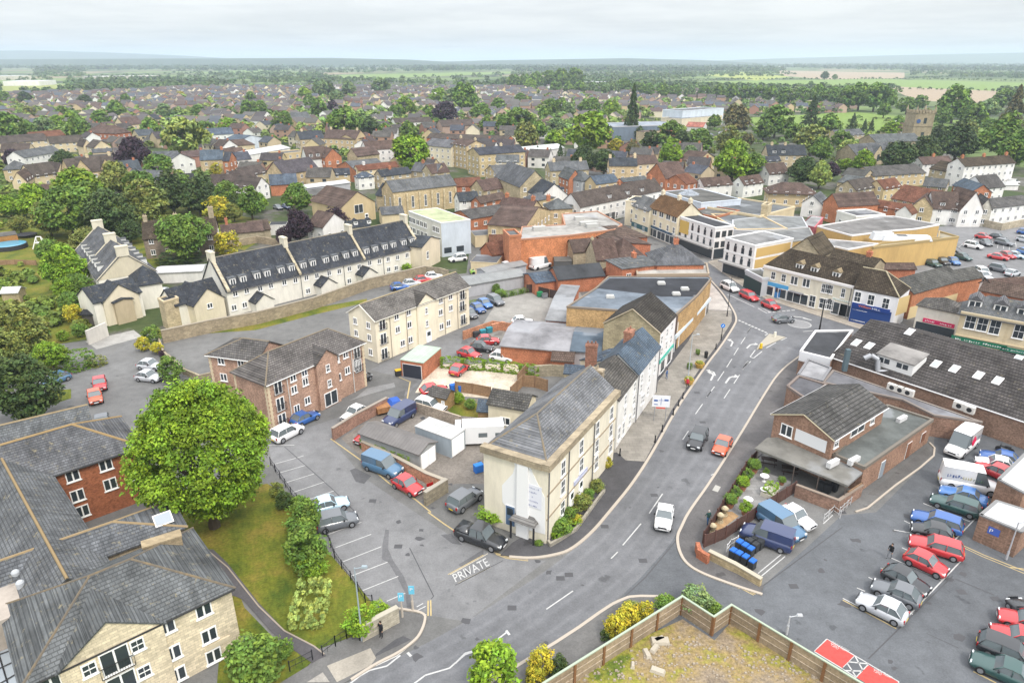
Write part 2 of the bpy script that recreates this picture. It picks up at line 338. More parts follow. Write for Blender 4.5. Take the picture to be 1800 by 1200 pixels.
PV = (.25, .24, .22); TAR = (.080, .078, .082)
sheet('pavement', pts('W', 880, 976, 895, 978, 935, 981, 975, 974, 1004, 964, 1042, 931, 1071, 897, 1110, 850, 1143, 799, 1188, 717, 1214, 679, 1245, 634, 1265, 610, 1290, 571, 1293, 560, 1288, 545, 1268, 515, 1248, 494, 1232, 474, 1225, 480, 1215, 560, 1100, 740, 1000, 870, 940, 930, 900, 955), .11, 'asph', TAR, 1)
sheet('paving', pts('W', 1060, 800, 1084, 796, 1100, 810, 1133, 812, 1180, 722, 1236, 640, 1262, 605, 1286, 566, 1286, 548, 1240, 545, 1210, 600, 1150, 680), .116, 'slab', (.26, .24, .21))
sheet('paving', pts('W', 1240, 545, 1286, 547, 1265, 516, 1246, 494, 1236, 490), .120, 'slab', (.42, .39, .36))
sheet('pavement', pts('W', 1191, 942, 1199, 926, 1210, 902, 1248, 850, 1302, 765, 1344, 694, 1371, 654, 1408, 626, 1425, 640, 1395, 700, 1350, 790, 1300, 830, 1236, 960, 1240, 985, 1342, 1030, 1338, 1043, 1290, 1028, 1228, 1005, 1204, 987, 1193, 964), .11, 'asph', (.115, .11, .11), 1)
sheet('pavement', pts('W', 1170, 1050, 1110, 1049, 1092, 1056, 1071, 1067, 1001, 1117, 902, 1177, 850, 1210, 930, 1230, 1196, 1080), .11, 'asph', (.15, .147, .143), 1)
sheet('pavement', pts('W', 748, 1079, 746, 1095, 736, 1117, 722, 1131, 700, 1147, 660, 1166, 617, 1194, 585, 1213, 500, 1230, 470, 1215, 560, 1160, 620, 1135, 672, 1110, 700, 1085), .11, 'asph', (.15, .147, .143), 1)
sheet('pavement', pts('T8', -420, 640, -160, 820, 0, 905, 600, 1095, 900, 1180, 920, 1150, 600, 1000, -60, 780, -320, 620), .11, 'slab', (.34, .30, .25), 1)
sheet('grass_lawn', pts('W', 150, 935, 335, 875, 470, 850, 500, 868, 545, 930, 590, 985, 655, 1060, 664, 1080, 620, 1118, 560, 1140, 500, 1118, 430, 1055, 380, 990, 360, 966, 300, 960), .05, 'lawn', None, 1)
sheet('grass_lawn', pts('W', 395, 1040, 421, 1044, 430, 1068, 480, 1120, 548, 1162, 500, 1215, 380, 1220), .05, 'lawn', None, 1)
sheet('grass_lawn', pts('U1', 340, 350, 500, 335, 500, 400, 370, 440, 330, 440), .05, 'lawn', None, 1)
sheet('grass_lawn', pts('U1', -200, 100, 240, 150, 300, 130, 470, 200, 320, 240, 200, 300, -200, 300), .05, 'lawn', None, 1)
sheet('garden_ground', pts('W', -400, 330, 150, 335, 330, 360, 500, 395, 430, 440, 330, 420, 280, 470, 170, 470, 165, 560, 150, 596, 60, 612, -400, 640), .012, 'lawn')
sheet('garden_ground', pts('U3', 0, 520, 100, 590, 230, 600, 230, 700, 0, 680, -60, 640), .018, 'lawn')
sheet('weedy_verge', pts('T6', -700, 960, 330, 820, 780, 740, 780, 765, 420, 850, 0, 960, -700, 1010), .02, 'lawn')
sheet('garden_path', pts('W', 362, 966, 375, 966, 400, 990, 455, 1060, 500, 1107, 552, 1135, 580, 1158, 552, 1168, 515, 1142, 478, 1112, 428, 1055, 418, 1050, 398, 1044, 397, 1036, 410, 1036, 385, 1006), .075, 'asph', (.085, .08, .085))
sheet('rough_ground', pts('W', 900, 1225, 1200, 1088, 1256, 1125, 1285, 1093, 1560, 1225, 1500, 1300, 900, 1300), .03, 'waste', None, 1)
sheet('patio', pts('V8', -50, 1150, 300, 1050, 1150, 340, 1300, 240, 640, 0, 560, 120), .13, 'slab', (.27, .265, .26), 1)
sheet('gravel_bed', pts('V8', 110, 1060, 180, 1000, 500, 760, 400, 690, 250, 700, 60, 930), .145, 'soil', (.42, .27, .14))
# ------------------------------------------------------------------ kerbs
def kerb(ps, name='kerb', wd=.28, z=.13, color=(.42, .37, .31)):
 mb = MB()
 for i in range(len(ps) - 1):
  a = Vector((ps[i].x, ps[i].y)); b = Vector((ps[i + 1].x, ps[i + 1].y)); d = (b - a); ln = d.length
  if ln < .05: continue
  n = Vector((-d.y, d.x)).normalized() * wd / 2
  mb.prism([(a - n)[:], (a + n)[:], (b + n)[:], (b - n)[:]], -.02, z + (i % 2) * .002)
 tag(ob(name, mb.mesh(name, 'plain'), None, color), kind='structure')
kerb(smooth(pts('W', 895, 979, 935, 982, 975, 976, 1004, 967, 1042, 935, 1071, 900, 1110, 853, 1144, 801, 1189, 719, 1215, 681, 1246, 636, 1266, 611, 1292, 571, 1295, 560, 1289, 545, 1269, 514, 1249, 493, 1233, 473), 2), wd=.32)
kerb(smooth(pts('W', 1340, 1045, 1290, 1029, 1228, 1006, 1203, 988, 1192, 964, 1190, 942, 1198, 926, 1209, 902, 1247, 850, 1301, 765, 1343, 694, 1370, 653, 1407, 625), 2))
kerb(smooth(pts('W', 1170, 1049, 1110, 1048, 1092, 1055, 1071, 1065, 1001, 1115, 902, 1175, 850, 1208), 1))
kerb(smooth(pts('W', 700, 1070, 748, 1077, 747, 1095, 737, 1118, 722, 1132, 700, 1148, 660, 1167, 617, 1195), 2), wd=.22)
kerb(pts('U4', 830, 1113, 900, 1090, 1060, 960, 1200, 860, 1280, 790, 1285, 745, 1255, 715), wd=.2)
kerb(pts('W', 362, 965, 400, 997, 455, 1066, 500, 1109, 552, 1136, 570, 1150), wd=.12, z=.10, color=(.32, .27, .22))
kerb(pts('T8', -420, 645, -160, 825, 0, 908, 600, 1098, 900, 1185), wd=.3)
# ------------------------------------------------------------------ road paint
WH, YE = (.49, .49, .48), (.46, .36, .18)
mk = MB()
def PL(c, *a, wd=.13):
 polyline(mk, pts(c, *a), wd, .024)
for q in ((1120, 240, 1010, 370), (980, 410, 940, 450), (710, 645, 550, 755), (1250, 60, 1170, 178)): PL('U7', *q, wd=.12)
for q in ((1740, 600, 1690, 670), (1800, 510, 1770, 550), (1640, 790, 1600, 850)): PL('U3', *q)
for q in ((1020, 1045, 915, 1185), (1145, 845, 1060, 970), (1250, 680, 1180, 790), (1335, 535, 1275, 630), (1425, 395, 1365, 485), (1500, 260, 1450, 340), (1225, 1080, 1145, 1200), (1350, 890, 1275, 1005),
          (1462, 708, 1385, 820), (1500, 712, 1425, 770)): PL('V6', *q)
for q in ((800, 640, 765, 665), (600, 560, 555, 635), (730, 850, 630, 930, 590, 915, 650, 835), (1020, 690, 950, 722), (780, 810, 895, 745), (580, 985, 530, 1020), (560, 965, 500, 1065), (640, 330, 470, 250, 380, 205, 320, 185),
          (680, 345, 740, 350, 830, 395), (1210, 618, 1330, 608), (680, 345, 790, 405)): PL('V7', *q, wd=.16)
for i in range(9):
 t = i / 9; x0, y0 = 455 + 345 * t, 485 + 155 * t; PL('V7', x0, y0, x0 + 24, y0 + 10.8, wd=.42)
for i in range(6):
 t = i / 6; x0, y0 = 800 + 330 * t, 395 - 30 * t; PL('V7', x0, y0, x0 + 38, y0 - 3.5, wd=.34)
c0 = Q('V7', 1165, 530); rr = 2.05
ring = [(c0.x + rr * math.cos(6.2832 * i / 28), c0.y + rr * math.sin(6.2832 * i / 28)) for i in range(28)]
spot = MB(); spot.quadmesh([(x, y, .026) for x, y in ring], [tuple(range(28))])
tag(ob('roundabout_marking', spot.mesh('spot', 'line'), None, (.25, .25, .255)), kind='structure')
polyline(mk, [Vector((x, y, 0)) for x, y in ring + ring[:1]], .16, .03)
for q in ((1100, 442, 1200, 452, 1310, 485, 1210, 462),): PL('V7', *q, wd=.3)
# turn arrows
def arrow(base, tip, side):
 b = Vector((base.x, base.y)); t = Vector((tip.x, tip.y)); d = (t - b); ln = d.length; d.normalize(); n = Vector((d.y, -d.x)) * side
 def pp(u, v): p = b + d * u + n * v; return (p.x, p.y, .026)
 w = .14
 mk.quadmesh([pp(0, -w), pp(0, w), pp(ln * .55, w), pp(ln * .55, -w)], [(0, 1, 2, 3)])
 mk.quadmesh([pp(ln * .55, -w), pp(ln * .55, w), pp(ln * .72, .55), pp(ln * .78, .30)], [(0, 1, 2, 3)])
 mk.quadmesh([pp(ln * .60, .50), pp(ln * .95, .42), pp(ln * .80, 1.15)], [(0, 1, 2)])
for c_, b_, t_, s_ in (('V6', (970, 965), (1030, 840), -1), ('V6', (1165, 1000), (1260, 870), 1), ('V6', (1235, 515), (1280, 420), -1), ('V7', (550, 815), (625, 740), 1), ('V7', (180, 1135), (150, 1060), -1)):
 arrow(Q(c_, *b_), Q(c_, *t_), s_)
# zigzags and lot lines
PL('U6', 1800, 955, 1670, 1000, 1560, 1095, 1390, 1145, 1310, 1205, wd=.14); PL('U7', 0, 1082, 60, 1020, 200, 980, 315, 890, wd=.14); PL('U7', 308, 883, 328, 910, wd=.22)
PL('U7', 345, 1108, 460, 1058, wd=.14); PL('U7', 452, 1038, 466, 1062, wd=.2); PL('U6', 1265, 985, 1290, 1012, wd=.22)
PL('U6', 1215, 1005, 1120, 1080, 1000, 1110, 930, 1150, 860, 1205, wd=.14); PL('U6', 1395, 715, 1385, 760, 1290, 930, 1190, 1010, 1040, 1080, wd=.1)
for q in ((695, 160, 940, 70), (760, 248, 1010, 155), (812, 347, 1080, 242), (872, 447, 1125, 350), (950, 550, 1200, 450), (1120, 625, 1250, 568), (1280, 550, 1312, 540), (1325, 695, 1393, 660), (1330, 665, 1375, 640)): PL('U6', *q, wd=.1)
for q in ((318, 865, 480, 820), (350, 928, 548, 870), (400, 995, 608, 930), (462, 1060, 688, 985), (558, 1115, 752, 1048), (290, 730, 470, 728), (490, 818, 535, 802)): PL('U2', *q, wd=.1)
for q in ((1220, 112, 1490, 218), (1110, 212, 1210, 262), (1052, 265, 1383, 325), (1097, 367, 1160, 395), (1037, 427, 1330, 555), (975, 483, 1012, 500), (905, 537, 945, 556), (838, 598, 885, 618), (757, 658, 1075, 822, 1450, 430),
          (1240, 605, 1270, 618), (1520, 200, 1395, 330), (1130, 735, 1160, 750)): PL('U8', *q, wd=.11)
for q in ((270, 515, 410, 400), (290, 530, 425, 418), (645, 230, 700, 180)): PL('U8', *q, wd=.1)
for q in ((900, 180, 920, 172), (0, 900, 20, 890)): PL('U4', *q)
for q in ((1385, 500, 1340, 540), (1450, 470, 1420, 520), (1580, 500, 1570, 540), (1620, 505, 1612, 545), (1660, 512, 1655, 550), (1700, 520, 1695, 560), (1740, 500, 1745, 540)): PL('T8', *q, wd=.1)
for q in ((1450, 1190, 1500, 1215), ): PL('W', *q)
tag(ob('road_markings', mk.mesh('road_markings', 'line'), None, WH), kind='structure')
mk = MB()
PL('U7', 1262, 683, 1160, 684, 1060, 690, 1000, 712, wd=.12); PL('U7', 1262, 689, 1160, 691, 1062, 698, 1003, 719, wd=.1)
PL('U7', 1345, 305, 1350, 370, 1400, 450, 1500, 520, wd=.12); PL('U7', 1355, 305, 1362, 368, 1408, 440, 1506, 508, wd=.12)
PL('U7', 1520, 530, 1714, 620, wd=.14); PL('U7', 1524, 538, 1714, 631, wd=.1); PL('U8', -10, 500, 255, 635, wd=.14); PL('U8', 0, 512, 245, 640, wd=.1)
PL('U7', 240, 415, 310, 440, 440, 455, wd=.14); PL('U7', 245, 424, 310, 449, 440, 464, wd=.1); PL('U7', 100, 345, 240, 412, wd=.12)
PL('U6', 1410, 620, 1410, 728, wd=.13); PL('U6', 1428, 618, 1430, 728, wd=.13)
PL('U2', 725, 683, 970, 858, 1140, 1000, 1320, 1110, 1430, 1200, wd=.16); PL('U6', 1410, 0, 1520, 80, 1640, 160, wd=.16)
PL('U8', 757, 668, 1065, 832, wd=.13); PL('U8', 1385, 325, 1570, 410, 1800, 500, wd=.13); PL('U8', 1395, 340, 1560, 418, 1800, 515, wd=.1); PL('U8', 1720, 480, 1800, 490, wd=.12)
PL('U8', 1508, 1078, 1640, 1145, wd=.14); PL('U2', 1285, 280, 1262, 412, wd=.2); PL('U2', 1205, 250, 1285, 285, wd=.15); PL('U6', 1550, 438, 1800, 300, wd=.09)
tag(ob('yellow_markings', mk.mesh('yellow_markings', 'line'), None, YE), kind='structure')
# joints and repairs in the tarmac
mk = MB()
PL('U7', 1000, 700, 1150, 560, 1345, 325, wd=.12); PL('U8', 300, 585, 755, 250, wd=.1); PL('U8', 905, 1005, 1390, 530, wd=.1); PL('U8', 1400, 545, 1630, 640, wd=.1); PL('U7', 290, 462, 0, 610, wd=.08)
PL('U6', 1280, 250, 1450, 590, 1430, 610, wd=.09); PL('U2', 400, 740, 560, 880, 740, 1040, 900, 1200, wd=.09); PL('U8', 1240, 860, 1425, 945, wd=.07)
for q in ((985, 1016), (1000, 1010), (1130, 985), (1150, 870), (1235, 742), (900, 1068), (1063, 925), (1395, 1030), (1750, 1052), (1690, 1040), (1480, 900), (700, 960), (655, 880), (1340, 700), (1225, 690)):
 p_ = P(*q); mk.quadmesh([(p_.x + a_, p_.y + b_, .0245) for a_, b_ in ((-.4, -.3), (.4, -.3), (.4, .3), (-.4, .3))], [(0, 1, 2, 3)])
for _ in range(70):
 p_ = P(rnd.uniform(600, 1700), rnd.uniform(700, 1190)); r_ = rnd.uniform(.15, .6); mk.quadmesh([(p_.x + r_ * rnd.uniform(.5, 1.4) * math.cos(t_ * .785), p_.y + r_ * rnd.uniform(.4, 1.2) * math.sin(t_ * .785), .0215) for t_ in range(8)], [tuple(range(8))])
tag(ob('tarmac_joints', mk.mesh('tarmac_joints', 'plain'), None, (.075, .075, .08)), kind='structure')
def blob(name, c, pl, color, z=.02, m='asph'): sheet(name, pts(c, *pl), z, m, color)
blob('tarmac_patch', 'U6', (1110, 120, 1135, 125, 1130, 260, 1165, 340, 1240, 450, 1280, 560, 1300, 690, 1265, 690, 1250, 570, 1200, 470, 1130, 350, 1085, 330, 1090, 220), (.125, .125, .13))
blob('tarmac_patch', 'U2', (860, 905, 900, 890, 1010, 945, 960, 1000, 900, 985), (.10, .10, .105)); blob('tarmac_patch', 'U6', (1500, 160, 1570, 150, 1650, 230, 1580, 220), (.11, .11, .115))
blob('tarmac_patch', 'U6', (1620, 370, 1800, 260, 1800, 310, 1660, 390), (.12, .12, .125)); blob('tarmac_patch', 'U6', (1180, 900, 1235, 875, 1290, 900, 1230, 930, 1040, 1020, 1045, 1000), (.09, .09, .095), .117)
blob('pale_paving', 'U6', (700, 1085, 1005, 960, 1045, 1030, 1010, 1080, 770, 1200), (.36, .33, .28), .118); blob('pale_paving', 'U6', (560, 1200, 670, 1130, 720, 1200), (.33, .31, .28), .118)
blob('tarmac_patch', 'U2', (980, 330, 1170, 290, 1180, 320, 1000, 370, 850, 420, 900, 395), (.26, .26, .26))
blob('tarmac_patch', 'U2', (1170, 370, 1250, 340, 1240, 400, 1180, 400), (.12, .12, .12)); blob('tarmac_patch', 'U4', (900, 1010, 1240, 740, 1270, 770, 1180, 860, 960, 1020), (.14, .135, .13))
blob('inspection_cover', 'V8', (150, 285, 230, 315, 185, 395, 100, 365), (.38, .37, .34), .118, 'plain')
# parent and child bays
def quadsheet(name, c, q, color, z): sheet(name, pts(c, *q), z, 'line', color)
quadsheet('red_bay', 'V1', (240, 480, 405, 325, 760, 540, 600, 700), (.60, .07, .06), .022); quadsheet('red_bay', 'V1', (795, 825, 945, 665, 1345, 890, 1180, 1060), (.60, .07, .06), .022)
mk = MB(); PL('V1', 235, 485, 400, 320, 1350, 882, 1180, 1060, wd=.1); PL('V1', 765, 535, 610, 690, wd=.1); PL('V1', 945, 658, 790, 820, wd=.1); PL('V1', 235, 485, 620, 720, 790, 830, wd=.1)
for q in ((770, 540, 880, 740), (690, 620, 930, 645), (670, 640, 780, 810), (640, 735, 860, 742)): PL('V1', *q, wd=.12)
tag(ob('bay_lines', mk.mesh('bay_lines', 'line'), None, WH), kind='structure')
# ------------------------------------------------------------------ lettering
def text_mesh(s, w, h, m='line', thick=.0, flat=False):     # fitted to a w x h rectangle, centred on x, standing in xz (flat: xy)
 if s[0] == '~':       # writing too small to read in the photograph: uneven letter strokes
  b = MB(); n = len(s); q = random.Random(n)
  for i, ch in enumerate(s):
   if ch == ' ': continue
   x = (i / n - .5) * w; a = w / n * q.uniform(.45, .8); z0 = h * q.choice((0, 0, .15)); z1 = h * q.uniform(.65, 1)
   b.box(x, x + a * .35, -.01, 0, z0, z1); b.box(x + a * .35, x + a, -.01, 0, z0 + (z1 - z0) * q.choice((0, .4, .75)), z0 + (z1 - z0) * q.choice((.25, .6, 1)) + .01)
  return b.mesh('lettering', m)
 cu = bpy.data.curves.new('lettering', 'FONT'); cu.body = s; cu.align_x = 'CENTER'; cu.extrude = thick; cu.resolution_u = 2
 t = bpy.data.objects.new('lettering', cu); me = bpy.data.meshes.new_from_object(t); bpy.data.objects.remove(t); bpy.data.curves.remove(cu)
 n = len(me.vertices); a = np.empty(n * 3); me.vertices.foreach_get('co', a); a = a.reshape(-1, 3)
 mn, mx_ = a.min(0), a.max(0); a[:, 0] = ((a[:, 0] - mn[0]) / (mx_[0] - mn[0]) - .5) * w; a[:, 1] = (a[:, 1] - mn[1]) / (mx_[1] - mn[1]) * h
 if not flat: a = np.stack([a[:, 0], -a[:, 2], a[:, 1]], 1)
 me.vertices.foreach_set('co', a.ravel()); me.materials.clear(); me.materials.append(M[m]); me.update(); return me
def ground_text(s, c, q, color=WH, z=.027, name='road_lettering'):
 me = text_mesh(s, 1, 1, 'line', 0, True); BL, BR, TR, TLc = pts(c, *q)
 for v in me.vertices:
  u, t = v.co.x + .5, v.co.y; p = (BL * (1 - u) + BR * u) * (1 - t) + (TLc * (1 - u) + TR * u) * t; v.co = (p.x, p.y, z)
 tag(ob(name, me, None, color), kind='structure')
ground_text('PRIVATE', 'U6', (1605, 492, 1845, 372, 1815, 320, 1578, 440))
mk = MB(); PL('U6', 1565, 438, 1800, 308, 1830, 290, wd=.08); PL('U6', 1620, 500, 1850, 385, wd=.1); tag(ob('lettering_border', mk.mesh('lb', 'line'), None, (.55, .5, .4)), kind='structure')
ground_text('PARENT & CHILD', 'V1', (665, 495, 445, 375, 475, 345, 700, 470)); ground_text('ONLY', 'V1', (545, 460, 445, 400, 462, 378, 565, 435))
ground_text('PARENT & CHILD', 'V1', (1230, 835, 1010, 715, 1040, 690, 1265, 815)); ground_text('ONLY', 'V1', (1110, 800, 1005, 740, 1025, 720, 1130, 775))
g_ = np.random.default_rng(8); rb_ = MB()
for k_ in range(420):
 t_, u_ = g_.random(), g_.random(); p_ = Q('W', 1000 + 480 * t_, 1196 - 85 * (1 - abs(t_ - .45) * 1.6) * u_); s_ = g_.uniform(.03, .14)
 rb_.box(p_.x - s_, p_.x + s_, p_.y - s_ * .7, p_.y + s_ * .7, .03, .03 + s_, 0, s_ * .3, s_ * .2)
tag(ob('rubble', rb_.mesh('rubble', 'plain'), None, (.33, .28, .22)), 'scattered stones and brick bits over the bare plot', 'rubble', None, 'stuff')
# =================================================================== BUILDING KIT
WC = dict(cr=(.74, .66, .50), cd=(.66, .55, .36), wh=(.78, .77, .74), st=(.52, .43, .28), sg=(.42, .36, .25), br=(.40, .155, .085), bb=(.26, .165, .12), ye=(.58, .46, .27), gr=(.45, .46, .48), pk=(.42, .30, .24), tn=(.45, .28, .14), lb=(.62, .68, .75), lt=(.60, .56, .48), or_=(.40, .165, .085))
RC = dict(sl=(.050, .056, .068), ti=(.100, .082, .072), rt=(.185, .085, .055), lg=(.112, .118, .124), dk=(.045, .047, .052), gm=(.105, .100, .094), mo=(.09, .072, .052), wt=(.52, .52, .52), bs=(.085, .11, .145), gn=(.40, .50, .40), md=(.22, .225, .23), pk=(.125, .088, .074))
WM = dict(br='brick', bb='brick', or_='brick', tn='brick', st='stone', sg='stone', lt='stone')
_wc = {}
def win_mesh(w, h, st):
 k = (round(w, 2), round(h, 2), st)
 if k in _wc: return _wc[k]
 b = MB(); f = .10; fm = 0
 if st == 'far':
  b.box(-w / 2, w / 2, -.03, 0, 0, h, 1)
 elif st == 'shop':
  b.box(-w / 2, w / 2, -.06, 0, 0, h, 1); b.box(-w / 2 - .06, w / 2 + .06, -.12, -.0, -.12, 0, 0); b.box(-w / 2 - .06, w / 2 + .06, -.12, 0, h, h + .08, 0)
  nn = max(1, int(w / 1.4))
  for i in range(nn + 1):
   x = -w / 2 + w * i / nn; b.box(x - .05, x + .05, -.11, -.003, 0, h, 0)
 elif st == 'sky':
  b.box(-w / 2, w / 2, -.08, 0, 0, h, 0); b.box(-w / 2 + .06, w / 2 - .06, -.10, -.08, .06, h - .06, 1)
 elif st in 'dg':     # door, garage
  b.box(-w / 2 - .08, w / 2 + .08, -.04, 0, 0, h + .08, 0); b.box(-w / 2, w / 2, -.08, -.04, 0, h, 1)
  if st == 'd': b.box(-w / 2 + .15, w / 2 - .15, -.1, -.08, h * .55, h - .2, 2)
 else:
  b.box(-w / 2 + f, w / 2 - f, -.05, 0, f, h - f, 1)
  for x0, x1, z0, z1 in ((-w / 2, -w / 2 + f, 0, h), (w / 2 - f, w / 2, 0, h), (-w / 2 + f, w / 2 - f, 0, f), (-w / 2 + f, w / 2 - f, h - f, h)): b.box(x0, x1, -.09, 0, z0, z1, fm)
  if st in 'nfg': b.box(-.07, .07, -.085, -.003, f, h - f, fm)
  if st in 's': b.box(-w / 2 + f, w / 2 - f, -.085, -.003, h / 2 - .035, h / 2 + .035, fm); b.box(-.02, .02, -.075, -.003, f, h / 2 - .035, fm); b.box(-.02, .02, -.075, -.003, h / 2 + .035, h - f, fm)
  if st != 'f': b.box(-w / 2 - .08, w / 2 + .08, -.16, 0, -.09, -.003, 0)
 me = b.mesh('window', ['frame', 'plain' if st in 'dg' else 'glass', 'glass']); _wc[k] = me; return me
def sill_quoin(): pass
def balc_mesh(w):
 b = MB(); b.box(-w / 2, w / 2, -.34, -.30, .05, .10); b.box(-w / 2, w / 2, -.34, -.30, 1.0, 1.05); n = int(w / .16)
 for i in range(n + 1):
  x = -w / 2 + w * i / n; b.box(x - .012, x + .012, -.335, -.305, .1, 1.0)
 for x in (-w / 2, w / 2 - .03): b.box(x, x + .03, -.30, 0, .05, .1); b.box(x, x + .03, -.30, 0, 1.0, 1.05)
 return b.mesh('balcony', 'dark')
class Bld:
 """rectangular building: local x runs along the near eave (left to right seen from the front), y goes back, z up"""
 def __init__(s, name, label, cat, A, B, D, e, r=0, t='gable', wall='cr', roof='ti', rm=None, wm=None, group=None, hip=(0, 0), oh=.3, L_=None, kind=None, z0=0, rname='roof', parent=None, ang=None, par=.5):
  a = Vector((A.x, A.y)); b = Vector((B.x, B.y)); d = b - a
  if isinstance(D, Vector):
   n = Vector((-d.y, d.x)).normalized(); dd = (Vector((D.x, D.y)) - a).dot(n)
   if dd < 0: a, b = b, a; d = b - a; dd = -dd
   D = dd
  elif D < 0: a, b = b, a; d = b - a; D = -D
  s.L = L_ or d.length; s.D = D; s.e = e; s.r = r; s.rz = math.atan2(d.y, d.x); s.a = a; s.oh = oh
  s.root = tag(ob(name, None, parent, None, (a.x, a.y, z0), s.rz), label, cat, group, kind)
  s.wc = jit(WC[wall], .05) if isinstance(wall, str) else wall; s.rc = jit(RC[roof], .08) if isinstance(roof, str) else roof
  s.wm = wm or (WM.get(wall, 'render') if isinstance(wall, str) else 'render')
  s.rm = rm or ({'sl': 'slate', 'lg': 'slate', 'bs': 'slate', 'mo': 'moss', 'wt': 'metal', 'gn': 'metal', 'md': 'metal'}.get(roof, 'tile') if isinstance(roof, str) else 'tile')
  s.t = t; s.hip = hip; Lx, Dy = s.L, D
  wb = MB(); rb = MB()
  s.axis = 'y' if t in ('G', 'HG') else 'x'
  if t == 'flat':
   wb.box(0, Lx, 0, Dy, 0, e); s.wall = ob('wall', wb.mesh('wall', s.wm), s.root, s.wc)
   rb.box(-.05, Lx + .05, -.05, Dy + .05, e + .002, e + .12)
   s.roof = ob(rname, rb.mesh('roof', 'flat' if rm is None else rm), s.root, s.rc)
   if par:
    p = MB(); q = .28
    for x0, x1, y0, y1 in ((-.1, Lx + .1, -.1, q), (-.1, Lx + .1, Dy - q, Dy + .1), (-.1, q, q, Dy - q), (Lx - q, Lx + .1, q, Dy - q)): p.box(x0, x1, y0, y1, e - .05, e + par)
    s.parapet = ob('parapet', p.mesh('parapet', 'plain'), s.root, s.wc)
   return
  if s.axis == 'x': h = Dy / 2
  else: h = Lx / 2
  k = (r - e) / h; o = oh; th = .16
  tr = (lambda u, v, z: (u, v, z)) if s.axis == 'x' else (lambda u, v, z: (v, Dy - u, z) if False else (v, u, z))
  U = Lx if s.axis == 'x' else Dy; V = Dy if s.axis == 'x' else Lx
  fl = s.axis == 'y'
  h0, h1 = s.hip if t not in ('hip', 'HG') else (h, h) if s.hip == (0, 0) else s.hip
  h0 = min(h0, U / 2 - .05); h1 = min(h1, U / 2 - .05)
  def addq(mb, vs, fs):
   mb.quadmesh([tr(*v) for v in vs], [f[::-1] for f in fs] if fl else fs)
  addq(wb, [(0, 0, 0), (U, 0, 0), (U, V, 0), (0, V, 0), (0, 0, e), (U, 0, e), (U, V, e), (0, V, e)], [(0, 1, 5, 4), (1, 2, 6, 5), (2, 3, 7, 6), (3, 0, 4, 7)])
  if not h0: addq(wb, [(0, 0, e), (0, V / 2, r - .02), (0, V, e)], [(0, 1, 2)])
  if not h1: addq(wb, [(U, 0, e), (U, V / 2, r - .02), (U, V, e)], [(2, 1, 0)])
  ze = e - k * o; x0 = -o if h0 else -.18; x1 = U + o if h1 else U + .18
  r0 = h0 if h0 else x0; r1 = U - h1 if h1 else x1
  if h0: x0 = -o
  for dz in (0,):
   T_ = [(x0, -o, ze + th), (x1, -o, ze + th), (x1, V + o, ze + th), (x0, V + o, ze + th), (r0, V / 2, r + th), (r1, V / 2, r + th)]
   Bm = [(p[0], p[1], p[2] - th) for p in T_]
   addq(rb, T_ + Bm, [(0, 1, 5, 4), (2, 3, 4, 5), (7, 6, 10, 11), (9, 8, 11, 10), (0, 6, 7, 1), (2, 8, 9, 3)] + ([(1, 2, 5), (8, 7, 11), (1, 7, 8, 2)] if h1 else [(1, 7, 11, 5), (5, 11, 8, 2)]) + ([(3, 0, 4), (6, 9, 10), (3, 9, 6, 0)] if h0 else [(4, 10, 6, 0), (3, 9, 10, 4)]))
  s.wall = ob('wall', wb.mesh('wall', s.wm), s.root, s.wc); s.roof = ob(rname, rb.mesh('roof', s.rm), s.root, s.rc)
  s.U, s.V, s.r0, s.r1, s.k, s.tr = U, V, r0, r1, k, tr
 def P(s, x, y, z=0):
  c, q = math.cos(s.rz), math.sin(s.rz); return Vector((s.a.x + x * c - y * q, s.a.y + x * q + y * c, z))
 def ridge(s, color=(.20, .18, .15), w=.2):
  b = MB(); z = s.r + .17
  def seg(p, q):
   b.tube(s.tr(*p), s.tr(*q), w, w, 6)
  seg((s.r0, s.V / 2, z - .06), (s.r1, s.V / 2, z - .06)); o = s.oh; ze = s.e - s.k * o + .12
  if s.r0 > 0: seg((-o, -o, ze), (s.r0, s.V / 2, z - .06)); seg((-o, s.V + o, ze), (s.r0, s.V / 2, z - .06))
  if s.r1 < s.U: seg((s.U + o, -o, ze), (s.r1, s.V / 2, z - .06)); seg((s.U + o, s.V + o, ze), (s.r1, s.V / 2, z - .06))
  ob('ridge_tiles', b.mesh('ridge', 'soilr' if 'soilr' in M else 'soil'), s.roof, color); return s
 def gutter(s, color=(.6, .6, .58), r=.07):
  b = MB(); z = s.e - s.k * s.oh + .05
  for v in (-s.oh - .06, s.V + s.oh + .06): b.tube(s.tr(-.2, v, z), s.tr(s.U + .2, v, z), r, r, 6)
  ob('gutter', b.mesh('gutter', 'plain'), s.root, color); return s
 def verge(s, color=(.6, .6, .58)):
  b = MB(); z = s.r - .02
  for u in (-.2, s.U + .2):
   for v, zz in ((-s.oh, s.e - s.k * s.oh), (s.V + s.oh, s.e - s.k * s.oh)):
    b.tube(s.tr(u, v, zz + .02), s.tr(u, s.V / 2, z + .02), .09, .09, 4)
  ob('bargeboard', b.mesh('barge', 'plain'), s.roof, color); return s
 def place(s, me, name, f, u, z, color=None, off=0, parent=None):
  x, y, rz = {0: (u, -off, 0), 1: (s.L + off, u, math.pi / 2), 2: (u, s.D + off, math.pi), 3: (-off, u, -math.pi / 2)}[f]
  return ob(name, me, parent or s.root, color, (x, y, z), rz)
 def win(s, f, us, zs, w=1.1, h=1.2, st='n', name='window', color=None):
  me = win_mesh(w, h, st)
  for z in (zs if hasattr(zs, '__len__') else (zs,)):
   for u in (us if hasattr(us, '__len__') else (us,)): s.place(me, name, f, u, z, color)
  return s
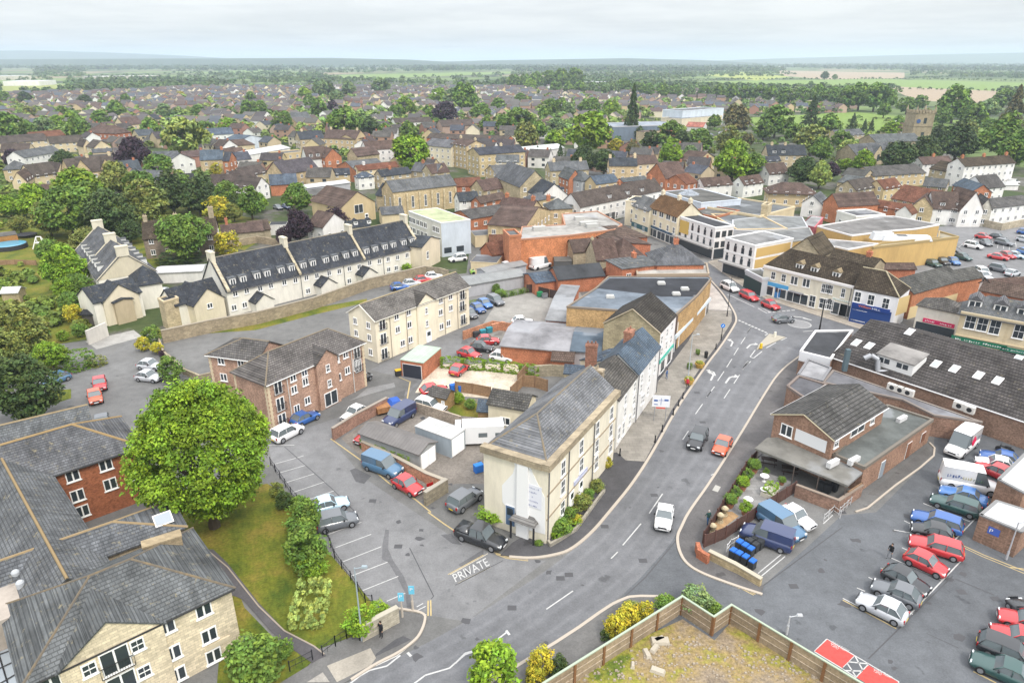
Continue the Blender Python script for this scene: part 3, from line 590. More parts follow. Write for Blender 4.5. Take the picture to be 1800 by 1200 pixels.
 def row(s, f, n, zs, w=1.1, h=1.2, st='n', a=None, b=None):
  ln = s.L if f in (0, 2) else s.D; a = a if a is not None else 0; b = b if b is not None else ln
  return s.win(f, [a + (b - a) * (i + .5) / n for i in range(n)], zs, w, h, st)
 def auto(s, far=False, faces=(0, 1, 3), sp=3.0):
  fl = max(1, int(round(s.e / 2.75))); zs = [.95 + 2.7 * i for i in range(fl)]
  for f in faces:
   ln = s.L if f in (0, 2) else s.D; n = max(1, int(ln / sp))
   if far: zs_, w, h, st = zs, 1.0, 1.2, 'far'
   else: zs_, w, h, st = zs, 1.05, 1.25, 'n'
   s.row(f, n, zs_, w, h, st)
  return s
 def chim(s, u, v=None, w=.9, d=.6, h=1.4, color=None, m=None, pots=2, v2=None):
  """u along ridge axis 0..1, v across 0..1"""
  v = .5 if v is None else v; uu, vv = u * s.U, v * s.V; zr = s.r - abs(vv - s.V / 2) * s.k if s.t != 'flat' else s.e
  x, y, _ = s.tr(uu, vv, 0); b = MB(); b.box(x - w / 2, x + w / 2, y - d / 2, y + d / 2, zr - .6, s.r + h); b.box(x - w / 2 - .07, x + w / 2 + .07, y - d / 2 - .07, y + d / 2 + .07, s.r + h - .25, s.r + h - .08)
  for i in range(pots):
   px = x + (i - (pots - 1) / 2) * w / max(2, pots); b.cyl(px, y, s.r + h + .002, s.r + h + .4, .13, .10, 8)
  ob('chimney', b.mesh('chimney', m or s.wm), s.roof, color or s.wc); return s
 def stack(s, x, y, w, d, z0, z1, color, m='stone', pots=3):
  b = MB(); b.box(x - w / 2, x + w / 2, y - d / 2, y + d / 2, z0, z1); b.box(x - w / 2 - .08, x + w / 2 + .08, y - d / 2 - .08, y + d / 2 + .08, z1 - .3, z1 - .1)
  for i in range(pots):
   px = x + ((i - (pots - 1) / 2) * w / pots if w >= d else 0); py = y + ((i - (pots - 1) / 2) * d / pots if d > w else 0); b.cyl(px, py, z1 + .002, z1 + .45, .13, .1, 8)
  ob('chimney', b.mesh('chimney', m), s.roof, color); return s
 def dorm(s, f, us, z, w=1.3, h=1.3, dep=1.8, pitched=True, inset=.6, wallc=None, roofc=None, wst='n'):
  """dormers standing on the slope of face f at height z"""
  for u in us:
   b = MB(); b.box(-w / 2, w / 2, 0, dep, 0, h)
   p = s.place(b.mesh('dormer', 'plain'), 'dormer', f, u, z, wallc or (.7, .7, .68), off=-inset)
   r_ = MB()
   if pitched: r_.quadmesh([(-w / 2 - .15, -.2, h - .05), (w / 2 + .15, -.2, h - .05), (w / 2 + .15, dep + .8, h - .05), (-w / 2 - .15, dep + .8, h - .05), (0, -.2, h + w * .42), (0, dep + .8, h + w * .42)], [(0, 4, 5, 3), (1, 2, 5, 4), (0, 1, 4), (2, 3, 5)])
   else: r_.box(-w / 2 - .12, w / 2 + .12, -.15, dep, h + .002, h + .12)
   ob('dormer_roof', r_.mesh('dr', 'tile'), p, roofc or s.rc)
   ob('window', win_mesh(w - .25, h - .25, wst), p, None, (0, -.0, .12))
  return s
 def xgable(s, f, u, w, e=None, r=None, out=.0, wallc=None, rc=None, back=None, wins=()):
  """cross gable of width w on face f, projecting 'out'"""
  e = e or s.e; r = r or s.r - .3; wb = MB(); dep = (back or (s.D if f in (0, 2) else s.L) / 2) + out
  wb.quadmesh([(-w / 2, 0, 0), (w / 2, 0, 0), (w / 2, dep, 0), (-w / 2, dep, 0), (-w / 2, 0, e), (w / 2, 0, e), (w / 2, dep, e), (-w / 2, dep, e), (0, 0, r)], [(0, 1, 5, 4), (1, 2, 6, 5), (3, 0, 4, 7), (4, 5, 8)])
  p = s.place(wb.mesh('gable', s.wm), 'gable_wing', f, u, 0, wallc or s.wc, off=out + .01)
  rb = MB(); o = .25; k = (r - e) / (w / 2); ze = e - k * o; t = .16
  T_ = [(-w / 2 - o, -.2, ze + t), (0, -.2, r + t), (w / 2 + o, -.2, ze + t), (w / 2 + o, dep, ze + t), (0, dep, r + t), (-w / 2 - o, dep, ze + t)]
  B_ = [(a, b, c - t) for a, b, c in T_]
  rb.quadmesh(T_ + B_, [(0, 1, 4, 5), (1, 2, 3, 4), (0, 6, 7, 1), (1, 7, 8, 2), (2, 8, 9, 3), (5, 11, 6, 0), (7, 6, 11, 10), (8, 7, 10, 9)])
  me = rb.mesh('gr', s.rm); rr = ob('gable_roof', me, p, rc or s.rc)
  for (x, z, ww, hh, st) in wins: ob('window', win_mesh(ww, hh, st), p, None, (x, -.0, z))
  return p
 def pipe(s, f, us, color=(.12, .12, .13), r=.06, top=None):
  for u in us:
   b = MB(); b.cyl(0, -.1, 0, top or s.e - .1, r, r, 6); s.place(b.mesh('pipe', 'plain'), 'drainpipe', f, u, 0, color)
  return s
 def band(s, f, z, h=.25, color=None, out=.08, a=0, b=None, m='plain', name='string_course'):
  ln = s.L if f in (0, 2) else s.D; b = ln if b is None else b; mb = MB(); mb.box(a, b, -out, .0, z, z + h)
  x, y, rz = {0: (0, 0, 0), 1: (s.L, 0, math.pi / 2), 2: (s.L, s.D, math.pi), 3: (0, s.D, -math.pi / 2)}[f]
  return ob(name, mb.mesh('band', m), s.root, color or s.wc, (x, y, 0), rz)
 def sign(s, f, u, z, w, h, text, bg, fg, tw=.85, thk=.12, tz=.28, tu=0, name='shop_sign'):
  mb = MB(); mb.box(-w / 2, w / 2, -thk, 0, 0, h); p = s.place(mb.mesh('sign', 'plain'), name, f, u, z, bg)
  if text: ob('lettering', text_mesh(text, w * tw, h * (1 - 2 * tz), 'line'), p, fg, (tu, -thk - .02, h * tz))
  return p
 def quoins(s, f, us, color=(.62, .52, .36), z1=None, w=.45):
  z1 = z1 or s.e
  for u in us:
   b = MB(); k = 0; z = 0
   while z < z1 - .3:
    ww = w if k % 2 else w * .65; b.box(-ww / 2, ww / 2, -.03, 0, z, z + .29); z += .3; k += 1
   s.place(b.mesh('quoins', 'plain'), 'quoins', f, u, 0, color)
  return s
def poly_bld(name, label, cat, ps, e, wall='cr', roof='sl', rm='flat', par=.4, wm=None, parc=None, group=None):
 c = sum((Vector((p.x, p.y)) for p in ps), Vector((0, 0))) / len(ps); loc = [(p.x - c.x, p.y - c.y) for p in ps]
 n = len(loc)
 if sum(loc[i][0] * loc[(i + 1) % n][1] - loc[(i + 1) % n][0] * loc[i][1] for i in range(n)) < 0: loc = loc[::-1]
 root = tag(ob(name, None, None, None, (c.x, c.y, 0)), label, cat, group); wc = WC[wall] if isinstance(wall, str) else wall; rc = RC[roof] if isinstance(roof, str) else roof
 wb = MB().prism(loc, 0, e); ob('wall', wb.mesh('wall', wm or (WM.get(wall, 'render') if isinstance(wall, str) else 'render')), root, wc)
 rb = MB().prism(loc, e + .003, e + .10); rf = ob('roof', rb.mesh('roof', rm), root, rc)
 if par:
  pb = MB()
  for i in range(n):
   a = Vector(loc[i]); b = Vector(loc[(i + 1) % n]); d = (b - a).normalized(); q = Vector((d.y, -d.x))
   pb.prism([(a + q * .08)[:], (b + q * .08)[:], (b - q * .25)[:], (a - q * .25)[:]], e - .04 + .003 * (i % 3), e + par + .003 * (i % 3))
  ob('parapet', pb.mesh('parapet', 'plain'), root, parc or wc)
 root['_'] = 0; del root['_']
 return root, loc, c
def face_of(ps, a, b):            # helper frame on the wall between two ground points: returns (origin, rz, length)
 d = Vector((b.x - a.x, b.y - a.y)); return a, math.atan2(d.y, d.x), d.length
def wall_item(root, a, b, u, z, me, name, color=None, off=.02):
 o, rz, ln = face_of(None, a, b); p = Vector((a.x, a.y)).lerp(Vector((b.x, b.y)), u); q = Vector((math.sin(rz), -math.cos(rz))) * off
 return ob(name, me, root, color, (p.x + q.x - root.location.x, p.y + q.y - root.location.y, z), rz)
def wall_line(name, label, ps, h, th=.25, color=(.3, .2, .14), m='brick', cope=None, cat='wall', posts=None, z0=0, group=None, slats=False):
 """free-standing wall or fence along ground points, coping as part"""
 c = ps[0]; root = tag(ob(name, None, None, None, (c.x, c.y, z0)), label, cat, group)
 for nm, wd, a0, a1, mm, cc in [('wall' if cat == 'wall' else 'panel', th, 0, h, m, color)] + ([('coping', th + .12, h + .002, h + .1, 'plain', cope)] if cope else []):
  for i in range(len(ps) - 1):
   a = Vector((ps[i].x - c.x, ps[i].y - c.y)); b = Vector((ps[i + 1].x - c.x, ps[i + 1].y - c.y)); ln = (b - a).length; mb = MB()
   e_ = .0 if i == 0 else wd * .5; mb.box(-e_, ln, -wd / 2, wd / 2, a0 + .004 * (i % 2), a1 + .004 * (i % 2))
   ob(nm, mb.mesh(nm, mm), root, cc, (a.x, a.y, 0), math.atan2(b.y - a.y, b.x - a.x))
 if posts:
  sp, pw, ph, pc = posts
  for i in range(len(ps) - 1):
   a = Vector((ps[i].x - c.x, ps[i].y - c.y)); b = Vector((ps[i + 1].x - c.x, ps[i + 1].y - c.y)); n = max(1, round((b - a).length / sp))
   for k in range(n + (i == len(ps) - 2)):
    p = a.lerp(b, k / n); mb = MB().box(-pw / 2, pw / 2, -pw / 2 - th * .3, pw / 2 + th * .3, 0, ph); ob('post', mb.mesh('post', 'plain'), root, pc, (p.x, p.y, 0), math.atan2(b.y - a.y, b.x - a.x))
 return root
M['soilr'] = mat('ridge_mortar', objcol=True, fn=lambda nt, s, b: mix(nt, ramp(nt, noise(nt, coord(nt), 1.2, 5, .7), [(.48, 0.0), (.64, .6)]), s, (.24, .175, .09)), rough=.95)
# =================================================================== BUILDINGS PLACED ONE BY ONE
def hb(label, c, ab, ridge, e, pitch=35, C=None, D=None, r=None, ext=(0, 0), name='house', cat='house', cr=None, t='gable', dmax=100, **kw):
 A = Q(c, ab[0], ab[1], e); B = Q(c, ab[2], ab[3], e); c2 = cr or c
 d = Vector((B.x - A.x, B.y - A.y)).normalized(); n = Vector((-d.y, d.x))
 A.x -= d.x * ext[0]; A.y -= d.y * ext[0]; B.x += d.x * ext[1]; B.y += d.y * ext[1]
 def off(x, y, z): p = Q(c2, x, y, z); return (Vector((p.x, p.y)) - Vector((A.x, A.y))).dot(n)
 if C is not None: D = off(C[0], C[1], e)
 if ridge is not None and r is None:
  best = None; s0 = off(ridge[0], ridge[1], e)
  for i in range(5, 160):
   z = e + i * .05; o = off(ridge[0], ridge[1], z)
   if o * s0 < 0: break
   err = abs(abs(o) - abs(D) / 2) if D is not None else abs((z - e) - math.tan(R(pitch)) * abs(o))
   if best is None or err < best[0]: best = (err, z, o)
  r = best[1]
  if D is None:
   D = 2 * best[2]
   if abs(D) > dmax: D = math.copysign(dmax, D); r = None
 if r is None: r = e + math.tan(R(pitch)) * (abs(D) / 2 if t not in ('G', 'HG') else (B - A).length / 2)
 return Bld(name, label, cat, A, B, D, e, r, t=t, **kw)
def uz(s, f, c, x, y, off=0):
 """where the photograph's ray at that pixel meets face f (pushed out by off): (u along the face, z)"""
 o = Vector((0, 0, H)); p = Q(c, x, y, 0); d = Vector((p.x, p.y, -H))
 cc, ss = math.cos(s.rz), math.sin(s.rz)
 lx = lambda v: (v.x - s.a.x) * cc + (v.y - s.a.y) * ss
 ly = lambda v: -(v.x - s.a.x) * ss + (v.y - s.a.y) * cc
 g = {0: (ly, -off), 1: (lx, s.L + off), 2: (ly, s.D + off), 3: (lx, -off)}[f]
 a = g[0](Vector((0, 0, 0))); b = g[0](p); t = (g[1] - a) / (b - a); q = Vector((p.x * t, p.y * t, H * (1 - t)))
 u = lx(q) if f in (0, 2) else ly(q); return u, q.z
def wpx(s, f, c, ps, w=1.1, h=1.15, st='n', name='window', off=0, zs=None, balc=False):
 for x, y in ps:
  u, z = uz(s, f, c, x, y, off); z -= h / 2; z = max(.25, min(z, s.e - h - .12))
  o = s.place(win_mesh(w, h, st), name, f, u, z, off=off)
  if balc: ob('balcony', balc_mesh(w + .3), o, None, (0, 0, 0))
 return s
def merge(s, main):
 bpy.context.view_layer.update()
 dz = s.rz - main.rz; loc = main.P(0, 0); v = s.root.location - Vector((main.a.x, main.a.y, main.root.location.z)); c, q = math.cos(-main.rz), math.sin(-main.rz)
 off = Vector((v.x * c - v.y * q, v.x * q + v.y * c, v.z)); c, q = math.cos(dz), math.sin(dz)
 for ch in list(s.root.children):
  l = ch.location.copy(); ch.parent = main.root; ch.location = (off.x + l.x * c - l.y * q, off.y + l.x * q + l.y * c, l.z + off.z); ch.rotation_euler.z += dz
 bpy.data.objects.remove(s.root); s.root = main.root; return s
def skyl(s, f, ups, z0=0, w=.8, h=1.2):
 """roof windows lying on the slope: ups = [(fraction along, fraction up)]"""
 for fu, fv in ups:
  u = s.U * fu; v = s.V / 2 * fv if f == 0 else s.V * (1 - fv / 2); z = s.e + s.k * (s.V / 2) * fv + .17
  b = MB(); b.box(-w / 2, w / 2, -h / 2, h / 2, 0, .06, 0); b.box(-w / 2 + .08, w / 2 - .08, -h / 2 + .08, h / 2 - .08, .06, .07, 1)
  o = ob('skylight', b.mesh('skylight', ['frame', 'sglass']), s.roof, None, s.tr(u, v, z)); an = math.atan(s.k)
  if s.axis == 'x': o.rotation_euler = (an if f == 0 else -an, 0, 0)
  else: o.rotation_euler = (0, -an if f == 0 else an, 0)
 return s
M['sglass'] = mat('skylight_glass', (.30, .34, .38), .2, spec=.8)
FW = dict(wm='stone')
# ---- retirement flats, lower left
a1 = hb('stone and slate retirement flats filling the lower left corner, orange lichen on the ridges', 'U5', (200, 1195, 1620, 525), (800, 385), 6.5, 30, name='apartment_building', cat='flats', t='hip', hip=(5.5, 5.5), wall='sg', roof='lg', ext=(.3, 0))
a1.wc = (.72, .62, .45); a1.wall.color = (*a1.wc, 1); a1.ridge((.13, .11, .085), .10).gutter((.03, .03, .03))
(u0, _), (u1, _), (up, zp) = uz(a1, 0, 'U5', 385, 1105), uz(a1, 0, 'U5', 1145, 745), uz(a1, 0, 'U5', 725, 725)
gw = a1.xgable(0, (u0 + u1) / 2, u1 - u0 - .3, e=6.45, r=8.75, out=.3, wallc=a1.wc)
wpx(a1, 0, 'U5', [(1430, 680), (1470, 860), (1510, 1040), (1170, 800), (1215, 985), (1258, 1165), (350, 1175)], 1.2, 1.3)
wpx(a1, 0, 'U5', [(965, 930), (1015, 1115), (628, 1100)], .95, 1.1, 's', off=.31); wpx(a1, 0, 'U5', [(812, 1035)], 1.9, 2.1, off=.31, balc=True)
wpx(a1, 0, 'U5', [(860, 1200)], 1.9, 1.9, off=.31)
x_ = a1.sign(0, *[uz(a1, 0, 'U5', 1535, 930)[i] for i in (0, 1)], 1.9, .42, '', (.60, .52, .38), (.1, .1, .1), name='wall_sign')
a2 = hb('x', 'W', (88, 835, 150, 932), (54, 900), 6.5, 32, t='gable', wall='sg', roof='lg', ext=(9, 8.5)).ridge((.26, .19, .10), .12); merge(a2, a1)
a3 = hb('x', 'U1', (350, 940, 900, 762), (460, 603), 6.6, 32, t='hip', hip=(.0, 5), wall='or_', roof='lg', ext=(5, 1.2)).ridge((.30, .21, .10), .14).gutter((.03, .03, .03))
a3.wall.color = (.30, .11, .055, 1)
wpx(a3, 0, 'U1', [(507, 930), (740, 855), (545, 1080), (775, 1000), (580, 1190), (950, 930)], 1.25, 1.35); merge(a3, a1)
a4 = hb('x', 'U1', (-150, 770, 640, 572), (300, 525), 6.4, 30, wall='sg', roof='lg', ext=(2, 0)).ridge((.28, .22, .13), .12); merge(a4, a1)
a5 = hb('x', 'U5', (240, 480, 1290, 95), (560, 155), 6.5, 30, t='hip', hip=(0, 5), wall='sg', roof='lg', ext=(2, 0)).ridge((.28, .21, .12), .12)
skyl(a5, 0, [(.9, .45)], w=1.5, h=1.2); merge(a5, a1)
pb = MB(); p0, p1 = Q('U5', 1000, 235, 8.2), Q('U5', 1270, 150, 8.2); d_ = p1 - p0
pb.box(0, d_.length, -.45, .45, 6.4, 8.2); pb.box(-.05, d_.length + .05, -.52, .52, 8.2, 8.35)
def attach(root, name, me, color, p, rz):
 c, q = math.cos(-root.rotation_euler.z), math.sin(-root.rotation_euler.z); v = p - root.location
 return ob(name, me, root, color, (v.x * c - v.y * q, v.x * q + v.y * c, v.z), rz - root.rotation_euler.z)
attach(a1.root, 'parapet', pb.mesh('parapet', 'stone'), (.34, .27, .17), Vector((p0.x, p0.y, 0)), math.atan2(d_.y, d_.x))
fl = MB().prism([q[:2] for q in [(p - a1.root.location) for p in [Q('U5', *k, 6.8) for k in ((-200, 440), (70, 430), (150, 640), (80, 800), (-200, 900))]]], 6.3, 6.8)
attach(a1.root, 'flat_roof', MB().prism([tuple(Q('U5', *k, 6.8))[:2] for k in ((-260, 420), (80, 420), (150, 640), (60, 740), (-260, 860))], 0, 6.8).mesh('fr', 'flat'), (.34, .30, .26), Vector((0, 0, 0)), 0)
cg = MB(); gp = [Q('U5', *k, 4.2) for k in ((-200, 960), (50, 900), (160, 1210), (-100, 1400))]
cg.prism([tuple(p)[:2] for p in gp], 0, 4.2)
cn = attach(a1.root, 'glass_roof', cg.mesh('cons', 'sgl2' if 'sgl2' in M else 'sglass'), None, Vector((0, 0, 0)), 0)
gb = MB()
for i in range(5):
 a = gp[0].lerp(gp[3], i / 4); b = gp[1].lerp(gp[2], i / 4); gb.tube((a.x, a.y, 4.25), (b.x, b.y, 4.25), .06, .06, 4)
for i in range(4):
 a = gp[0].lerp(gp[1], i / 3); b = gp[3].lerp(gp[2], i / 3); gb.tube((a.x, a.y, 4.26), (b.x, b.y, 4.26), .05, .05, 4)
ob('glazing_bars', gb.mesh('bars', 'dark'), cn)
for q in ((210, 262), (105, 418), (138, 492)):
 p = Q('U5', *q, 7.3); attach(a1.root, 'roof_vent', MB().cyl(0, 0, -.5, .0, .3, .3, 12).cyl(0, 0, .0, .12, .3, .2, 12).mesh('vent', 'plain'), (.4, .42, .44), p, 0)
# ---- brown brick flats
b1 = hb('three storey brown brick flats with pale quoins and hipped roof beside the big chestnut tree', 'U2', (268, 300, 955, 3), (450 - 225, 130 - 30), 7.1, 34, name='apartment_building', cat='flats', t='hip', wall='bb', roof='gm')
b1.wc = (.38, .245, .18); b1.wall.color = (*b1.wc, 1); b1.roof.color = (.13, .12, .115, 1); b1.ridge((.19, .16, .12), .10).gutter((.7, .7, .68))
wpx(b1, 0, 'U2', [(350, 300), (370, 440), (385, 560), (905, 50), (917, 170)], 1.25, 1.95, 'f', balc=True)
wpx(b1, 0, 'U2', [(452, 207), (466, 337), (486, 470), (530, 155), (545, 282), (560, 414), (748, 12), (766, 127), (779, 252), (827, 82), (841, 202)], .95, 1.1)
b1.quoins(0, [.25, b1.L - .25]).pipe(0, [uz(b1, 0, 'U2', 430, 380)[0], uz(b1, 0, 'U2', 870, 120)[0]], (.6, .6, .58))
u_, z_ = uz(b1, 0, 'U2', 688, 200)
g_ = b1.xgable(0, u_, 3.7, e=7.1, r=8.6, out=.5, back=4, wins=((0, 5.3, .7, 1.1, 's'), (0, 3.0, .7, 1.1, 's'), (0, .2, 2.3, 2.1, 'f')))
b1.quoins(3, [.25, b1.D - .25])
wpx(b1, 0, 'U2', [(905, 160)], 1.2, 1.9, 'f')
b2 = hb('x', 'U1', (1458, 90, 1465 + 300, 130), (1700, -20), 7.1, 30, t='hip', hip=(4, 0), wall='bb', roof='gm', ext=(0, 1)).ridge((.19, .16, .12), .10).gutter((.7, .7, .68))
b2.wall.color = (*b1.wc, 1); wpx(b2, 0, 'U1', [(1555, 130), (1695, 148), (1575, 250)], 1.1, 1.15).quoins(0, [.25]); merge(b2, b1)
# ---- cream flats
c1 = hb('three storey cream rendered flats with long grey tiled roof and french windows', 'T6', (835, 893, 1495, 652), (1070, 668), 7.3, 32, name='apartment_building', cat='flats', wall='cr', roof='gm')
c1.wc = (.84, .77, .60); c1.wall.color = (*c1.wc, 1); c1.roof.color = (.15, .14, .13, 1); c1.ridge((.36, .30, .19), .12).gutter((.6, .58, .5)).verge((.7, .68, .62))
wpx(c1, 0, 'T6', [(885, 898), (895, 1020), (903, 1128), (1448, 683), (1448, 790), (1455, 885)], 1.3, 1.9, 'f', balc=True)
wpx(c1, 0, 'T6', [(985, 845), (995, 957), (1030, 1052), (1070, 815), (1077, 922), (1085, 1027), (1297, 728), (1297, 835), (1303, 935), (1365, 698), (1368, 805), (1352, 912)], 1.0, 1.1)
u_, _ = uz(c1, 0, 'T6', 1188, 800); c1.xgable(0, u_, 4.2, e=7.3, r=8.9, out=.25, back=4, wins=((0, 5.3, .6, 1.1, 's'), (0, 3.0, .6, 1.1, 's'), (.3, .1, 1.1, 2.1, 'd')))
c1.pipe(0, [uz(c1, 0, 'T6', x, y)[0] for x, y in ((945, 980), (1060, 950), (1145, 930), (1325, 830), (1415, 790))], (.35, .3, .25))
c1.row(3, 2, [1, 3.5, 5.6], .9, 1.1)
# ---- white slate terrace
dl = hb('long white terrace, steep slate roof, row of dormers, behind the stone wall', 'T5', (1590, 688, 1800 + 1150, 370), (1800 + 630, 272), 5.0, 46, name='terrace', cat='terrace', wall='cr', roof='sl')
dl.wc = (.80, .77, .68); dl.wall.color = (*dl.wc, 1); dl.gutter((.12, .12, .12)); dl.ridge((.22, .20, .16), .12)
dmx = [(1635 - 1800, 612), (1710 - 1800, 592), (10, 575), (80, 555), (180, 533), (252, 518), (335, 500), (403, 487), (495, 467), (560, 455), (637, 437), (700, 423), (780, 397), (842, 385), (910, 370), (970, 358), (1043, 342), (1100, 330)]
dl.dorm(0, [uz(dl, 0, 'T6', x, y, -.7)[0] for x, y in dmx], 5.55, 1.25, 1.45, 2.0, False, .7, wallc=(.72, .71, .68), roofc=(.13, .14, .15))
wpx(dl, 0, 'T6', [(x + 18 + (i % 2) * 6, y + 92) for i, (x, y) in enumerate(dmx)], .95, 1.1)
wpx(dl, 0, 'T6', [(-155, 802), (-80, 783), (20, 765), (365, 685), (655, 615), (932, 535), (1112, 495), (985, 525)], 1.0, 1.1)
for x, y in ((192, 380), (645, 300)):
 u, _ = uz(dl, 0, 'T6', x + 115, y + 185); pb = MB(); k = dl.k
 pb.quadmesh([(u - .25, -.4, 4.9), (u + .25, -.4, 4.9), (u + .25, dl.D / 2, dl.r + .45), (u - .25, dl.D / 2, dl.r + .45), (u - .25, -.4, 5.25), (u + .25, -.4, 5.25), (u + .25, dl.D / 2, dl.r + .55), (u - .25, dl.D / 2, dl.r + .55)], [(4, 5, 6, 7), (0, 1, 5, 4), (0, 4, 7, 3), (1, 2, 6, 5)])
 ob('party_wall', pb.mesh('pw', 'stone'), dl.roof, (.46, .40, .28)); dl.stack(u, dl.D / 2, .8, 1.9, dl.r - .5, dl.r + 1.6, (.68, .63, .5), 'render', 0)
for u in (.3, dl.L - .3):
 pb = MB(); pb.quadmesh([(u - .3, -.5, 4.9), (u + .3, -.5, 4.9), (u + .3, dl.D / 2, dl.r + .3), (u - .3, dl.D / 2, dl.r + .3), (u - .3, -.5, 5.25), (u + .3, -.5, 5.25), (u + .3, dl.D / 2, dl.r + .5), (u - .3, dl.D / 2, dl.r + .5)], [(4, 5, 6, 7), (0, 1, 5, 4), (0, 4, 7, 3), (1, 2, 6, 5)])
 ob('party_wall', pb.mesh('pw', 'stone'), dl.roof, (.5, .44, .32)); dl.stack(u, dl.D / 2, .8, 2.0, dl.r - .5, dl.r + 1.5, (.68, .63, .5), 'render', 0)
for x, y in ((60, 760), (510, 640), (800, 575)):
 u, _ = uz(dl, 0, 'T6', x, y, 2.5); dl.xgable(0, u, 3.6, e=2.2, r=3.6, out=2.6, back=1, wallc=dl.wc)
dl.pipe(0, [uz(dl, 0, 'T6', x, y)[0] for x, y in ((320, 650), (510, 600), (620, 570), (895, 480))], (.1, .1, .1))
d2 = hb('x', 'T5', (1340, 755, 1570, 690), (1500, 590), 4.2, 42, wall='cr', roof='sl', ext=(3, 1)); d2.wall.color = (*dl.wc, 1)
u_, _ = uz(d2, 0, 'T5', 1425, 760); d2.xgable(0, u_, 6.0, e=3.9, r=6.4, out=2.2, back=5, wins=((0, 2.6, 1.1, 1.0, 'n'),)); wpx(d2, 0, 'T5', [(1533, 725), (1550, 830)], .9, 1.3, 's'); merge(d2, dl)
poly_bld('gate_lodge', 'small square stone pavilion with flat slate top at the west end of the boundary wall', 'pavilion', [Q('T5', *k, 5.2) for k in ((1110, 745), (1150, 770), (1255, 740), (1215, 715))], 5.2, 'st', 'dk', par=.3)
d3 = hb('white terrace seen gable on, dormers down both slate slopes, tall chimneys', 'T5', (690, 610, 1095, 545), None, 5.0, D=30, r=9.6, t='G', name='terrace', cat='terrace', wall='cr', roof='lg')
d3.wc = (.80, .77, .68); d3.wall.color = (*d3.wc, 1)
for v in (.2, d3.D * .45, d3.D - .3): d3.stack(d3.L / 2, v, 2.2, .9, d3.r - .6, d3.r + 1.5, (.68, .63, .5), 'render', 0)
for v in (.15, d3.D * .45, d3.D - .15):
 pb = MB(); pb.quadmesh([(-.3, v - .2, 4.9), (d3.L / 2, v - .2, d3.r + .4), (d3.L + .3, v - .2, 4.9), (-.3, v + .2, 4.9), (d3.L / 2, v + .2, d3.r + .4), (d3.L + .3, v + .2, 4.9)], [(0, 1, 4, 3), (1, 2, 5, 4), (0, 2, 1), (3, 4, 5)]); ob('party_wall', pb.mesh('pw', 'render'), d3.roof, (.62, .56, .42))
d3.dorm(3, [4 + 3.6 * i for i in range(7)], 5.6, 1.2, 1.4, 1.8, False, .8, roofc=(.2, .21, .22)); d3.dorm(1, [4 + 3.6 * i for i in range(7)], 5.6, 1.2, 1.4, 1.8, False, .8, roofc=(.2, .21, .22))
d4 = hb('x', 'T5', (655, 770, 990, 690), None, 4.8, D=7, r=6.8, wall='cr', roof='sl', t='gable'); d4.wall.color = (*d3.wc, 1)
u_, _ = uz(d4, 0, 'T5', 850, 760); d4.xgable(0, u_, 6.2, e=4.6, r=7.2, out=.4, back=4, wins=((-.1, 3.1, .9, 1.5, 's'),)); d4.xgable(0, u_, 3.2, e=4.2, r=4.6, out=1.2, back=1, wallc=(.52, .43, .29)); merge(d4, d3)
d5 = hb('x', 'T5', (955, 650, 1135, 622), None, 5.0, D=8, r=7.6, wall='cr', roof='sl', t='hip'); d5.wall.color = (*d3.wc, 1); merge(d5, d3)
hb('long low white garage block with pale flat roof behind the terrace forecourt', 'T5', (1090, 560, 1420, 545), None, 2.4, D=5, r=2.9, pitch=5, name='garage', cat='garages', wall='wh', roof='wt', rm='metal')
# ---- corner house on the main road
e_ = 9.0
e1 = hb('three storey stone house on the road corner with white painted end wall', 'U3', (650, 1050, 1140, 527), (700, 560), e_, C=(200, 912), name='house', cat='house', wall='cr', roof='lg', t='hip', hip=(4.6, 0) , oh=.05)
e1.roof.color = (.16, .165, .175, 1); e1.wc = (.77, .71, .57); e1.wall.color = (*e1.wc, 1); e1.ridge((.17, .15, .12), .11)
# corner house details
for zb in (2.9, 5.7): e1.band(0, zb, .18, (.33, .27, .19), .06)
pb = MB(); pb.box(-.25, e1.L + .2, -.35, .5, 8.7, 9.45); pb.box(-.35, .5, .5, e1.D + .2, 8.7, 9.45); ob('parapet', pb.mesh('parapet', 'stone'), e1.root, (.36, .30, .21))
wpx(e1, 0, 'U3', [(757, 1048), (885, 900), (998, 770), (1097, 665), (885, 1025), (993, 895), (1092, 785), (1090, 895), (990, 1010)], 1.0, 1.75, 's')
wpx(e1, 0, 'V2', [(1275, 215), (1270, 530)], 1.0, 1.75, 's'); wpx(e1, 0, 'U7', [(700, 90), (755, 20)], .95, 1.9, 'd')
e1.pipe(0, [.25, uz(e1, 0, 'U3', 795, 1050)[0], uz(e1, 0, 'U3', 972, 860)[0]], (.12, .12, .13))
# white painted part of the end wall, a slab 4 cm proud
def facepoly(s, f, c, ps, name, color, off=.04, m='plain'):
 q = [uz(s, f, c, x, y) for x, y in ps]; mb = MB(); n = len(q); ar = sum(q[i][0] * q[(i + 1) % n][1] - q[(i + 1) % n][0] * q[i][1] for i in range(n)); sg = -1 if f in (2, 3) else 1
 v = [(u * sg, -off, max(0, z)) for u, z in q] + [(u * sg, 0, max(0, z)) for u, z in q]
 fw = tuple(range(n)) if ar * sg > 0 else tuple(range(n))[::-1]
 mb.quadmesh(v, [fw] + [(i, (i + 1) % n, n + (i + 1) % n, n + i) for i in range(n)])
 o = s.place(mb.mesh(name, m), name, f, 0, 0, color); return o
facepoly(e1, 3, 'V2', [(365, 190), (530, 10), (560, -95), (545, -180), (700, -180), (790, -100), (830, 10), (910, 180), (1012, 380), (1015, 930), (930, 905), (700, 850), (455, 770), (440, 530), (372, 440)], 'painted_patch', (.78, .78, .77))
